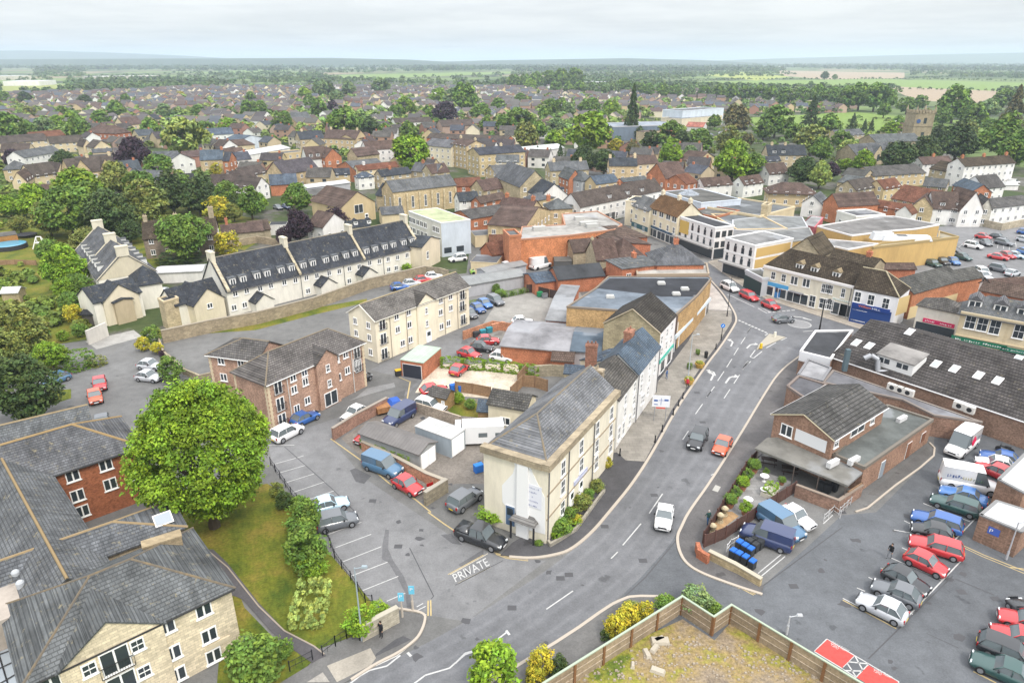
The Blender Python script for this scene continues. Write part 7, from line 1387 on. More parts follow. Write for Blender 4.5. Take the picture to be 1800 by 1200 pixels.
def make_car(kind, full=True):
 if kind not in CP: CP[kind] = car_parts(kind)
 c = CP[kind]; h, w, r, hz, belt, xb = c['d']; root = ob('parked_car', None); ob('body', c['body'], root, (.5, .5, .5)); ob('windows', c['windows'], root)
 for x in (-h * .62, h * .63):
  for s in (-1, 1):
   t = ob('wheel', c['tyre'], root, None, (x, s * (w - .10), r))
   if full: ob('rim', c['rim'], t)
 for s in (-1, 1):
  ob('headlight', c['hl'], root, None, (h - .09, s * w * .62, hz - .2)); ob('taillight', c['tl'], root, None, (-h + .06, s * w * .78, belt - .22))
  if full: ob('mirror', c['mir'], root, None, (xb - .35, s * (w + .06), belt))
 if full: ob('number_plate', c['pl'], root, None, (-h - .02, 0, .48)); ob('number_plate', c['wp'], root, None, (h, 0, .42)); ob('grille', c['gr'], root, None, (h - .02, 0, .66))
 return root
PROTO = {}
PC = dict(wh=(.80, .80, .80), bk=(.018, .02, .024), rd=(.50, .025, .03), bl=(.02, .10, .34), nv=(.02, .035, .11), sv=(.48, .50, .53), gy=(.12, .13, .145), sb=(.07, .16, .27), lb=(.42, .58, .68), gn=(.02, .07, .065), or_=(.62, .10, .035), gl=(.25, .5, .05), bz=(.05, .17, .45))
CN = dict(wh='white', bk='black', rd='red', bl='bright blue', nv='navy blue', sv='silver', gy='dark grey', sb='slate blue', lb='pale blue', gn='dark green', or_='orange red', gl='lime green', bz='metallic blue')
KN = dict(hatch='hatchback', mini='small two tone hatchback', estate='estate car', saloon='saloon', suv='SUV', mpv='boxy people carrier', van='panel van', bigvan='tall delivery van', pickup='pickup truck')
def car(c, rx, ry, fx, fy, kind, colr, where, grp='parked cars', z=0.03, full=None):
 a, b = Q(c, rx, ry, .5), Q(c, fx, fy, .5); m = (a + b) / 2; far = m.y > 125 if full is None else not full
 if (kind, far) in PROTO: o = copy_tree(PROTO[(kind, far)], None, PC[colr], ('body',))
 else:
  o = make_car(kind, not far); PROTO[(kind, far)] = o
  for ch in o.children:
   if ch.name.startswith('body'): ch.color = (*PC[colr], 1)
 o.name = 'van' if 'van' in kind else 'pickup_truck' if kind == 'pickup' else 'car'
 o.location = (m.x, m.y, z); o.rotation_euler = (0, 0, math.atan2(b.y - a.y, b.x - a.x)); o.scale = (1.03, 1.05, 1.09); tag(o, CN[colr] + ' ' + KN[kind] + ' ' + where, 'van' if 'van' in kind else 'pickup' if kind == 'pickup' else 'car', grp); return o
CD = '''U2 335 690 500 605 suv wh with black roof parked at the brown brick flats corner
U2 475 575 615 510 hatch bl parked nose to the lane beside the brown brick flats
U2 875 295 985 240 hatch bk parked under the brown brick flats stair gable
U2 950 480 830 545 hatch wh half hidden behind the yard brick wall
U2 1060 615 905 720 hatch rd squeezed between brick wall and corrugated garage
U2 990 850 1200 925 van sb parked along the low brick wall of the lot
U2 1165 960 1375 1075 hatch rd parked nose to the stone wall end with the orange notice
U2 1585 1175 1750 1060 suv gy parked on the forecourt behind the corner house
U2 1300 480 1110 590 van nv with roof bars inside the storage yard
U2 1345 435 1510 475 estate wh parked against the timber yard fence
U2 1370 360 1530 330 hatch rd partly hidden behind the little garden shed
U2 1590 230 1670 170 hatch rd standing alone on the gravel yard
U6 665 95 875 45 mpv gy with silver roof in the left parking bays
U2 610 1180 830 1125 hatch lb in the left parking bay beyond the boxy grey one
U7 30 280 285 370 pickup bk parked at the PRIVATE marking beside the porch
U7 1272 130 1245 290 hatch wh driving down the main road
U3 1735 800 1672 915 suv bk driving down the main road in the near lane
U4 95 685 30 790 hatch or_ driving on the main road next to the black one
U1 475 240 310 300 hatch sb at the grass edge of the retirement car park
U1 700 265 705 345 hatch rd behind the orange one in the retirement car park
U1 660 350 680 440 hatch or_ facing us in the retirement car park
U1 970 165 1150 180 hatch sv upper of two side by side behind the chestnut tree
U1 970 245 1130 262 hatch sv lower of two side by side behind the chestnut tree
U1 720 540 720 620 hatch gy half hidden by the slate roof edge
T6 1475 455 1360 470 suv wh parked by the blue white office
T6 1520 550 1610 545 hatch gl by the pale garage wall
T6 1515 785 1610 840 hatch bl first in the row beyond the cream flats
T6 1560 755 1660 805 hatch bz second in the row beyond the cream flats
T6 1620 730 1750 790 suv gy third in the row beyond the cream flats
T6 1470 830 1540 870 hatch gy nearest the cream flats wall
T6 1520 1080 1650 1090 hatch bk by the brick bin wall
T6 1560 1040 1700 1035 hatch rd behind the black one at the brick bin wall
U3 250 260 410 285 hatch wh behind the creeper hedge
U3 60 240 140 260 hatch rd seen just over the creeper hedge
T6 960 665 1060 655 hatch bl first behind the cream flats roof
T6 1050 640 1140 630 hatch sv second behind the cream flats roof
T6 1130 615 1220 605 hatch rd third behind the cream flats roof
T6 1200 590 1300 580 hatch wh fourth behind the cream flats roof
T7 10 1065 135 1060 hatch wh alone in the concrete yard
T7 1475 800 1590 850 suv wh leading the queue into the high street
T7 1610 860 1730 915 estate rd middle of the queue by the cream terrace
V5 5 590 190 665 hatch rd with dark roof waiting at the roundabout line
V5 125 790 350 775 hatch gy crossing the mini roundabout
T7 20 720 -80 700 bigvan wh at the left of the scrap yard
T7 120 690 280 650 bigvan wh loaded in the yard beside the orange brick hall
T7 80 780 150 770 hatch bl in the van yard with red cover
T8 1380 520 1510 545 suv wh front of the first row in the rear car park
T8 1475 485 1595 540 hatch gy second in the rear car park first row
T8 1470 460 1560 475 hatch rd in the rear car park second row
T8 1575 460 1660 475 hatch bk in the rear car park second row
T8 1595 495 1730 525 estate gy in the rear car park second row
T8 1765 430 1850 440 hatch bl at the right edge of the rear car park
T8 1760 480 1850 500 hatch sv below the blue one at the right edge
T8 1560 600 1680 620 saloon rd in the middle of the rear car park
T8 1650 590 1720 610 hatch rd right behind the red saloon
T8 1690 590 1800 610 hatch lb right of the red pair in the rear car park
T8 1760 560 1860 590 hatch bz at the right edge above the pale blue one
T8 1560 680 1700 710 suv gy in the lower row of the rear car park
T8 1655 740 1780 710 hatch sv beside the grey SUV in the rear car park
T8 1460 690 1560 740 estate wh behind the dark tiled range
T8 1475 730 1560 760 hatch sv partly hidden by the dark tiled range
T8 1330 600 1420 625 hatch gn at the foot of the escape stair
T8 1260 620 1350 665 hatch bz parked against the yellow store wall
T8 1180 620 1280 665 hatch bk parked against the yellow store wall
T8 1110 640 1215 675 hatch gn leftmost against the yellow store wall
U8 395 140 590 260 hatch wh beside the slate blue van in the pub yard
U8 300 175 510 315 van sb parked against the pub garden fence
U8 435 355 205 275 van nv parked nose in by the wheeled bins
U8 1575 110 1325 35 saloon bz nearest the white vans
U8 1535 170 1275 85 estate gn between the blue saloon and the empty bay
U8 1430 265 1170 180 estate bl in the middle of the right hand row
U8 1355 300 1180 255 mini bk behind the blue estate
U8 1440 410 1150 325 estate rd long one in the right hand row
U8 1125 410 1350 515 mini rd with black windows in the right hand row
U8 1010 505 1235 620 hatch bk in the lower right hand row
U8 1205 690 925 575 hatch gy in the lower right hand row
U8 1110 780 855 660 hatch sv last in the lower right hand row
U4 1510 680 1365 795 bigvan wh with red emblem by the service yard
U4 1330 925 1640 985 bigvan wh with coloured lettering broadside in the lot
U4 1760 830 1580 785 saloon bl behind the white vans
U4 1740 865 1520 815 hatch wh between the two vans and the brick block
U4 1690 905 1560 850 hatch rd half hidden behind the broadside van
U8 1900 830 1765 695 hatch bk cut by the right edge
U8 1870 820 1745 780 hatch rd upper red one at the right edge
U8 1880 930 1650 855 hatch rd lower red one at the right edge
U8 1605 930 1850 1030 estate bk with chrome rails at the right edge
U8 1850 1150 1525 1010 saloon gn at the bottom right corner
T1 1425 780 1475 775 hatch sb first in the office car park by the poplar
T1 1465 768 1510 762 hatch sb second in the office car park by the poplar
T1 1500 765 1545 760 hatch gy third in the office car park by the poplar
T1 1330 830 1400 835 hatch gy under the pale poplar
T5 1100 570 1190 590 hatch bl on the terrace forecourt
T5 1150 700 1190 700 hatch sv glimpsed between the terrace blocks
T6 130 95 180 110 hatch gy in the back garden drive
T6 190 90 240 105 hatch nv beside the grey one in the back drive
T3 800 995 850 990 hatch sv behind the slate roofs
T3 1370 700 1430 720 hatch nv in the school car park
T3 1430 690 1500 710 hatch wh in the school car park
T3 1480 675 1530 690 hatch rd in the school car park
T3 1530 690 1590 700 hatch sv in the school car park
T4 1690 1050 1760 1045 van wh at the far right cottage'''
VV = []
for ln in CD.split('\n'):
 q = ln.split(None, 7); o = car(q[0], *[float(v) for v in q[1:5]], q[5], q[6], q[7], 'cars and vans on the road' if ('driving' in q[7] or 'roundabout' in q[7] or 'queue' in q[7]) else 'parked cars and vans')
 if 'bigvan' == q[5]: VV.append((o, q[7]))
for o, t_ in VV:
 if 'red emblem' in t_:
  e_ = ob('emblem', MB().box(-.5, .5, -.01, .01, -.5, .5).mesh('em', 'plain'), o, (.70, .01, .08), (-.4, -1.0, 1.45)); e_.rotation_euler = (0, .785, 0); e2_ = ob('emblem', MB().box(-.5, .5, -.01, .01, -.5, .5).mesh('em', 'plain'), o, (.70, .01, .08), (-.4, 1.0, 1.45)); e2_.rotation_euler = (0, .785, 0)
  ob('lettering', text_mesh('dpd', 1.3, .7), o, (.12, .14, .22), (-1.9, 1.01, 1.15), math.pi)
 if 'coloured lettering' in t_:
  ob('lettering', text_mesh('~~~~~~', 1.5, .42), o, (.08, .12, .28), (-1.7, -1.03, 1.45)); ob('lettering', text_mesh('~~~~', .9, .38), o, (.45, .40, .12), (-.5, -1.03, 1.45)); ob('lettering', text_mesh('~~~~~', 1.1, .34), o, (.14, .22, .16), (.55, -1.03, 1.42))
# motorhome
a, b = Q('U3', 275, 840, .5), Q('U2', 1640, 690, .5); m = (a + b) / 2
mh = tag(ob('motorhome', None, None, None, (m.x, m.y, .03), math.atan2((b - a).y, (b - a).x)), 'white motorhome with overcab parked beside the blue container', 'motorhome')
mb = MB().box(-3.3, 1.9, -1.12, 1.12, .45, 2.85).box(1.9, 2.9, -1.1, 1.1, 1.95, 2.8, 0, .15, .05); mb.quadmesh([(1.9, -1, .4), (3.5, -.95, .4), (3.5, .95, .4), (1.9, 1, .4), (1.9, -1, 1.95), (3.5, -.9, 1.0), (3.5, .9, 1.0), (1.9, 1, 1.95), (2.9, -.9, 1.15), (2.9, .9, 1.15)], [(0, 1, 5, 8, 4), (1, 2, 6, 5), (3, 7, 9, 6, 2), (5, 6, 9, 8), (0, 3, 2, 1)]); ob('body', mb.mesh('mh', 'paint'), mh, (.78, .79, .80))
ob('windows', MB().quadmesh([(2.9, -.88, 1.16), (2.9, .88, 1.16), (2.0, .9, 1.94), (2.0, -.9, 1.94)], [(0, 1, 2, 3)]).box(-1.2, -.1, -1.14, 1.14, 1.35, 1.95).box(-2.9, -2.2, -1.14, 1.14, 1.45, 1.9).mesh('w', 'cglass'), mh)
ob('roof_hatch', MB().box(-1.8, -1.2, -.3, .3, 2.85, 2.97).box(.2, .9, -.35, .35, 2.85, 2.98).mesh('h', 'frame'), mh)
for x in (-2.0, 2.5):
 for s in (-1, 1): ob('wheel', MB().tube((0, -.12, 0), (0, .12, 0), .36, .36, 14).mesh('w', 'tyre'), mh, None, (x, s * .98, .36))
# trailer under a tarp, motorcycle
p = Q('U2', 1130, 470, .5); tl = tag(ob('trailer', None, None, None, (p.x, p.y, .03), .5), 'timber sided trailer heaped with scrap and a blue tarpaulin inside the storage yard', 'trailer')
ob('bed', MB().box(-1.8, 1.8, -.9, .9, .4, 1.2).mesh('b', 'wood'), tl, (.36, .18, .08)); ob('tarpaulin', MB().box(.1, 1.9, -1.0, 1.0, 1.2, 1.65, 0, .35, .3).mesh('t', 'plain'), tl, (.03, .10, .40))
for s in (-1, 1): ob('wheel', MB().tube((0, -.1, 0), (0, .1, 0), .33, .33, 12).mesh('w', 'tyre'), tl, None, (0, s * .98, .33))
p = Q('U4', 1690, 755, .3); mc = tag(ob('motorcycle', None, None, None, (p.x, p.y, .03), 2.6), 'dark motorcycle standing by the green gate behind the vans', 'motorcycle')
ob('frame', MB().tube((-.5, 0, .55), (.55, 0, .75), .12, .1, 6).box(-.55, .1, -.14, .14, .72, .85).tube((.55, -.35, 1.0), (.55, .35, 1.0), .03).tube((.7, 0, .35), (.5, 0, 1.0), .04).mesh('f', 'dark'), mc)
for x in (-.65, .72): ob('wheel', MB().tube((x, -.06, .32), (x, .06, .32), .32, .32, 14).mesh('w', 'tyre'), mc)
# =================================================================== WALLS, FENCES, STREET FURNITURE, PEOPLE
def QZ(c, z, *a): return [Q(c, a[i], a[i + 1], z).xy.to_3d() for i in range(0, len(a), 2)]
fs = QZ('W', 2.0, 860, 1262, 955, 1201, 1199.5, 1048, 1255, 1084, 1286, 1063, 1515, 1201, 1620, 1262)
fe = wall_line('site_fence', 'tall pale timber panel fence zigzagging round the bare plot at the bottom', fs, 2.0, .05, (.30, .235, .16), 'wood', (.36, .42, .33), 'fence', (3.0, .22, 2.02, (.20, .10, .045)))
for i in range(len(fs) - 1):
 a, b = fs[i] - fs[0], fs[i + 1] - fs[0]; ln = (b - a).length
 for z in (.62, 1.3): ob('rail', MB().box(.08, ln - .08, -.06, .06, z, z + .06).mesh('rail', 'wood'), fe, (.42, .35, .27), (a.x, a.y, 0), math.atan2((b - a).y, (b - a).x))
DK = (.07, .032, .026)
wall_line('garden_fence', 'dark brown slatted fence between the pub garden and the road pavement', QZ('W', 1.5, 1238, 934, 1262, 895, 1288, 852, 1312, 812, 1332, 790), 1.5, .06, DK, 'wood', None, 'fence', (1.8, .12, 1.65, (.09, .045, .035)))
wall_line('garden_fence', 'dark brown fence on a stone footing between the pub garden and the parked vans', QZ('V8', 1.5, 0, 1030, 320, 900, 640, 690, 940, 490, 1370, 225), 1.5, .06, (.10, .055, .045), 'wood', None, 'fence', (1.8, .12, 1.6, (.12, .06, .05)))
WL = '''low beige stone wall round the wheeled bins ending in a rounded stone|U8|-12 385 140 460 290 548|.9|.35|.50 .40 .24|stone|.42 .38 .3
red brick corner pier at the end of the dark garden fence|U7|1462 350 1475 395 1530 430|1.1|.4|.36 .13 .07|brick|
brown brick wall closing the pub verandah yard|U4|490 955 735 1045 870 955|1.5|.25|.24 .15 .11|brick|.25 .2 .16
long stone boundary wall between the slate terrace and the weedy verge|T5|1130 965 1480 890 1800 835 2200 735 2590 600 2990 512|2.3|.4|.34 .28 .19|stone|.3 .26 .2
curved stone wall end by the office entrance|T6|1190 512 1290 522 1350 540|2.0|.35|.33 .28 .2|stone|
red brick wall between the lane and the storage yard|U2|735 612 900 510 1120 395|1.7|.3|.27 .16 .12|brick|.3 .26 .22
stone and post wall along the back of the storage yard|U2|1120 395 1330 430 1640 525|1.5|.2|.30 .25 .20|brick|
low flaking brick wall with stone coping beside the parked blue van|U2|945 700 1190 815 1400 925 1530 975|1.3|.35|.42 .22 .14|brick|.36 .32 .26
rubble stone wall end carrying the orange notice|U2|1385 1062 1540 965|1.7|.4|.30 .26 .19|stone|.33 .3 .25
red brick wall screening the bins beyond the cream flats|T6|1455 968 1665 895 1810 915|1.6|.25|.40 .19 .11|brick|
brick wall in front of the stained corrugated workshop|U3|255 40 330 20 480 60|1.5|.25|.42 .2 .12|brick|
old rubble wall behind the gravel yard|U3|560 330 680 322 790 330|1.9|.35|.34 .30 .22|stone|
winding low stone wall beside the retirement drive|T5|1110 1000 1145 1100 1230 1190 1290 1225|1.0|.3|.34 .29 .2|stone|
winding wall continuing behind the silver cars|U1|1180 90 1290 190 1400 235 1490 215|1.0|.3|.34 .29 .2|stone|
pale rendered garden wall running down from the gable end terrace|T5|600 965 740 905|2.6|.3|.60 .57 .52|render|
old mottled wall under the lime bush at the road entrance|U6|935 800 1195 665|1.7|.35|.46 .42 .33|stone|.4 .37 .3
stone garden wall behind the dark red stables|T5|1560 345 1800 300 2010 330|1.8|.3|.36 .29 .2|stone|
long pale wall by the right rear car park|T8|1500 340 1650 372 1810 340|2|.3|.44 .38 .28|stone|
low kerb wall of the front garden beds beside the corner house|U7|535 300 575 355 620 330 730 260 850 95 900 30|.5|.25|.36 .33 .27|stone|'''
for ln in WL.split('\n'):
 q = ln.split('|'); hgt = float(q[3]); wall_line('wall', q[0], QZ(q[1], hgt, *[float(v) for v in q[2].split()]), hgt, float(q[4]), tuple(float(v) for v in q[5].split()), q[6], tuple(float(v) for v in q[7].split()) if q[7] else None)
TB = (.30, .19, .11)
for lb, c, a, hh in (('brown timber fence in front of the gravel yard', 'U3', (0, 440, 120, 455, 250, 480), 1.7), ('tall tan timber fence enclosing the little back yard', 'U3', (390, 480, 475, 395, 560, 402, 650, 430), 1.9), ('short timber fence joining the creeper hedge', 'U3', (440, 385, 510, 308), 1.8),
                     ('black stained fence at the edge of the concrete yard', 'T7', (100, 800, 160, 800, 190, 815, 340, 850), 1.8), ('white post and rail fence in the left garden', 'T5', (-20, 470, 100, 465, 250, 470), 1.2), ('timber fence left of the pub gate', 'U4', (790, 990, 870, 940), 1.8)):
 wall_line('timber_fence', lb, QZ(c, hh, *a), hh, .06, TB if 'black' not in lb else (.06, .04, .035), 'wood', None, 'fence', (2.2, .1, hh + .05, (.22, .13, .08)))
wall_line('box', 'x', QZ('U7', 0, 0, 0, 1, 1), .1) if False else None
def rails(lb, ps, hh=1.1, sp=1.9, color=(.02, .02, .025), nr=2):
 root = tag(ob('railings', None, None, None, tuple(ps[0])), lb, 'railings')
 for i in range(len(ps) - 1):
  a, b = ps[i] - ps[0], ps[i + 1] - ps[0]; d = b - a; n = max(1, round(d.length / sp)); m = MB()
  for k in range(nr): m.tube((0, 0, hh * (k + 1) / nr - .08), (d.length, 0, hh * (k + 1) / nr - .08), .025, .025, 5)
  for k in range(int(d.length / .5)): m.box(k * .5, k * .5 + .02, -.01, .01, .05, hh - .1)
  ob('rail', m.mesh('rail', 'plain'), root, color, tuple(a), math.atan2(d.y, d.x))
  for k in range(n + 1): p = a.lerp(b, k / n); ob('post', MB().cyl(0, 0, 0, hh, .05, .05, 6).cyl(0, 0, hh, hh + .08, .07, .03, 6).mesh('post', 'plain'), root, color, tuple(p))
rails('black railings with ball posts between the lawn and the parking bays', pts('U2', 305, 870, 370, 965, 450, 1085, 530, 1170, 560, 1200) + pts('U6', 700, 170, 755, 325, 805, 400, 868, 480, 970, 640, 1020, 650))
rails('thin black railings along the front of the lawn at the road', pts('U6', 670, 1010, 760, 940, 840, 890, 930, 900)); rails('thin railings on the far side of the garden path gate', pts('U6', 440, 1120, 600, 1040)); rails('railings on the front garden hedge by the corner house', pts('U7', 590, 290, 700, 210, 740, 170), 1.0)
rails('galvanised barrier beside the white hatchback in the pub yard', pts('U8', 645, 220, 700, 170, 740, 200), 1.0, 1, (.5, .5, .5)); rails('galvanised barrier leaning by the brown fence gate', pts('U8', 735, 180, 800, 120), 1.0, 1, (.5, .5, .5)); rails('white hoop barrier behind the wheeled bins', pts('U8', 88, 395, 110, 365, 150, 345), 1.0, 1, (.7, .7, .7))
def one(name, label, cat, c, x, y, mb, m, color, z=0, rz=0, group=None, parts=()):
 p = Q(c, x, y, z); o = tag(ob(name, mb.mesh(name, m), None, color, (p.x, p.y, z), rz), label, cat, group)
 for nm, b2, m2, c2 in parts: ob(nm, b2.mesh(nm, m2), o, c2)
 return o
bol = lambda: MB().cyl(0, 0, 0, .12, .16, .14, 8).cyl(0, 0, .12, .85, .09, .08, 8).cyl(0, 0, .85, 1.02, .11, .05, 8)
for (c, x, y), w_ in zip((('U3', 1600, 562), ('U3', 1570, 612), ('U3', 1533, 675), ('U3', 1455, 793), ('U3', 1405, 868), ('U3', 1158, 960), ('V6', 1035, 550)), ('uppermost, near the flower tub', 'second, by the flower tub', 'third, beside the town sign board', 'fourth, below the town sign board', 'lowest of the kerb row', 'alone at the corner house garden', 'up by the road crossing sign')):
 one('bollard', 'black pavement bollard, ' + w_, 'bollard', c, x, y, bol(), 'plain', (.015, .015, .018), .12, 0, 'bollards along the pavement')
one('litter_bin', 'black litter bin on the pavement above the flower tub', 'litter bin', 'V6', 905, 665, MB().cyl(0, 0, 0, .95, .28, .32, 10).cyl(0, 0, .95, 1.15, .34, .2, 10), 'plain', (.02, .02, .02), .12)
def tub(lb, c, x, y):
 o = one('flower_tub', lb, 'planter', c, x, y, MB().cyl(0, 0, 0, .75, .55, .75, 12).cyl(0, 0, .55, .62, .78, .78, 12), 'wood', (.42, .27, .06), .12); ob('plants', CM['b'][0], o, (.28, .30, .05), (0, 0, .85), None, (.65, .65, .3))
tub('round golden timber flower tub above the lamp post', 'V6', 820, 790); tub('round golden timber flower tub behind the person in red', 'V6', 680, 1005)
for lb, c, x, y, s in (('spiky green street tree sapling by the shop', 'V6', 800, 610, .7), ('small leafy sapling beside the lamp post', 'V6', 690, 790, .8)): tree(c, x, y - 20, 45 * s, 'gr', 'b', 1.3, lb, 'sapling')
def post(name, lb, cat, base, top_px, color, head=None, r=.07, hh=None, grp=None):
 b = Q(*base); h_ = hh or 1
 if not hh:
  best = 9e9
  for k in range(10, 140):
   t = Q(*top_px, k * .1); e = abs(t.y - b.y)
   if e < best: best, h_ = e, k * .1
 o = tag(ob(name, None, None, None, (b.x, b.y, .1)), lb, cat, grp); ob('post', MB().cyl(0, 0, 0, 1.0, r * 1.6, r * 1.5, 8).cyl(0, 0, 1.0, h_, r, r * .7, 8).mesh('post', 'plain'), o, color)
 return o, h_
for lb, ba, to, cl, hd in (('tall black lamp post at the corner of the ochre shop', ('V7', 318, 445), ('V7', 345, -20), (.02, .02, .025), 1), ('black twin lamp post by the white fascia shop', ('V7', 1405, 600), ('V7', 1440, 255), (.02, .02, .025), 2), ('black lamp post before the blue bookmaker', ('V5', 970, 780), ('V5', 1020, 345), (.02, .02, .025), 1),
                       ('slim grey lamp post rising beside the flower tub', ('V6', 668, 950), ('V6', 690, 370), (.42, .46, .48), 1), ('grey lamp post at the lime bush wall', ('U6', 948, 905), ('U6', 900, 395), (.30, .36, .40), 1), ('grey lamp column at the corner of the square substation', ('U8', 1695, 440), ('U8', 1742, 225), (.4, .4, .42), 1),
                       ('short galvanised lamp behind the site fence', ('U8', 432, 870), ('U8', 438, 765), (.5, .52, .54), 1), ('white street lamp column outside the cream terrace', ('V5', 640, 905), ('V5', 690, 590), (.03, .03, .03), 1), ('dark pole beside the red sign shop', ('V3', 895, 300), ('V3', 915, 185), (.05, .05, .05), 2)):
 o, h_ = post('street_lamp', lb, 'street lamp', ba, to, cl)
 for s in ((1,) if hd == 1 else (1, -1)): ob('arm', MB().tube((0, 0, h_ - .1), (s * .8, 0, h_ + .1), .035).mesh('a', 'plain'), o, cl); ob('lantern', MB().box(s * .8 - .25, s * .8 + .25, -.12, .12, h_ + .05, h_ + .2, 0, .06, .03).mesh('l', 'plain'), o, cl)
o, h_ = post('road_sign', 'round blue keep left sign on a black post beside the road', 'sign', ('V6', 1105, 440), ('V6', 1110, 230), (.03, .03, .03)); ob('disc', MB().tube((0, -.05, h_ - .3), (0, -.09, h_ - .3), .38, .38, 20).mesh('d', 'plain'), o, (.02, .20, .62)); ob('arrow', MB().tube((.12, -.11, h_ - .15), (-.12, -.11, h_ - .45), .05).mesh('ar', 'plain'), o, (.8, .8, .8))
for i, (bx, by, tx, ty) in enumerate(((1230, 740, 1215, 600), (1303, 690, 1297, 560))):
 o, h_ = post('parking_sign', ('left' if i == 0 else 'right') + ' one of two slim blue signs at the car park corner', 'sign', ('U6', bx, by), ('U6', tx, ty), (.45, .40, .34), hh=2.6); ob('plate', MB().box(-.25, .25, -.06, -.03, 1.8, 2.7).mesh('p', 'plain'), o, (.15, .5, .68)); ob('lettering', text_mesh('P', .25, .3), o, (.8, .85, .9), (0, -.08, 2.2))
b = Q('U3', 1435, 725); o = tag(ob('town_sign', None, None, None, (b.x, b.y, .12), -.12), 'white direction board on two posts over the paved area', 'sign')
for s in (-.75, .75): ob('post', MB().cyl(s, 0, 0, 3.2, .06, .06, 6).mesh('p', 'plain'), o, (.3, .3, .3))
ob('board', MB().box(-1.15, 1.15, -.10, -.07, 2.2, 3.9).mesh('b', 'plain'), o, (.74, .75, .78)); ob('symbol', MB().box(-.04, .02, -.12, -.10, 2.5, 3.5).box(-.35, .3, -.12, -.10, 3.15, 3.2).box(-.95, -.45, -.12, -.10, 3.0, 3.25).box(.4, .95, -.12, -.10, 3.1, 3.35).box(-.9, -.4, -.12, -.10, 2.5, 2.6).mesh('s', 'plain'), o, (.05, .12, .35)); ob('lower_plate', MB().box(-.6, .6, -.12, -.10, 1.95, 2.17).mesh('l', 'plain'), o, (.6, .1, .08))
b = Q('V2', 1120, 830); o = tag(ob('sign_board', None, None, None, (b.x, b.y, .1), e1.rz + .2), 'white advertising board on blue posts at the corner house pavement', 'sign')
for s in (-.5, .5): ob('post', MB().cyl(s, 0, 0, 2.3, .05, .05, 6).mesh('p', 'plain'), o, (.06, .12, .35))
ob('board', MB().box(-.6, .6, -.06, -.02, 1.0, 2.4).mesh('b', 'plain'), o, (.68, .69, .78)); ob('lettering', text_mesh('~~~~~~~~', 1.0, .2), o, (.12, .12, .35), (0, -.08, 1.9)); ob('lettering', text_mesh('~~~~~~', .9, .2), o, (.12, .12, .35), (0, -.08, 1.5))
b = Q('U2', 1420, 1085, 1.1); one('notice', 'orange and white notice on the rubble wall end', 'notice', 'U2', 1420, 1070, MB().box(-.4, .4, -.25, -.21, .7, 1.15, 0).box(-.4, .4, -.25, -.21, 1.15, 1.6, 1), ['frame', 'tail'], None, 0, .55)
isl = pts('V7', 665, 835, 690, 780, 815, 650, 1005, 690); tag(ob('traffic_island', MB().prism([(p.x - isl[0].x, p.y - isl[0].y) for p in isl], 0, .13).mesh('i', 'plain'), None, (.36, .33, .27), (isl[0].x, isl[0].y, .01)), kind='structure')
one('keep_left_bollard', 'yellow keep left bollard at the narrow tip of the traffic island', 'bollard', 'V7', 715, 815, MB().box(-.22, .22, -.14, .14, 0, .9, 0, .04, .02), 'plain', (.75, .50, .02), .13, .4); one('keep_left_bollard', 'white bollard at the wide end of the traffic island', 'bollard', 'V7', 878, 680, MB().box(-.22, .22, -.14, .14, 0, .95, 0, .04, .02), 'plain', (.72, .70, .60), .13, .4)
def bin_(c, x, y, cl, lid, where, rz=.6, sc=1, grp='wheeled bins'):
 o = one('wheeled_bin', where, 'bin', c, x, y, MB().box(-.26 * sc, .26 * sc, -.32, .32, .05, .95, 0, -.03, -.03), 'plain', cl, 0.02, rz, grp); ob('lid', MB().box(-.28 * sc, .28 * sc, -.36, .36, .95, 1.06, 0, .03, .03).mesh('lid', 'plain'), o, lid)
 for s in (-.22, .22): ob('wheel', MB().tube((s * sc - .03, .33, .1), (s * sc + .03, .33, .1), .1, .1, 8).mesh('w', 'tyre'), o)
_a, _b = Q('U8', 122, 425), Q('U8', 232, 488); RZ_ = math.atan2((_b - _a).y, (_b - _a).x)
BL_, BK_ = (.02, .13, .50), (.035, .038, .042)
for i, (x, y) in enumerate(((122, 425), (155, 442), (192, 462), (232, 488))): bin_('U8', x, y, BK_, BL_, 'black bin with blue lid, ' + ('first', 'second', 'third', 'fourth')[i] + ' from left in the front row behind the stone wall', RZ_)
for i, (x, y) in enumerate(((158, 375), (190, 395), (222, 415))): bin_('U8', x, y, BK_, BL_, 'black bin with blue lid, ' + ('first', 'second', 'third')[i] + ' from left in the second row behind the stone wall', RZ_)
for i, (x, y) in enumerate(((218, 368), (248, 352), (250, 390), (278, 372))): bin_('U8', x, y, BK_, BK_, 'all black bin, ' + ('first', 'second', 'third', 'fourth')[i] + ' of the four by the navy van', RZ_)
for i, (x, y) in enumerate(((630, 985), (665, 1000), (705, 990))): bin_('U4', x, y, BK_, BK_, 'dark bin under the pub verandah, ' + ('left', 'middle', 'right')[i] + ' of three')
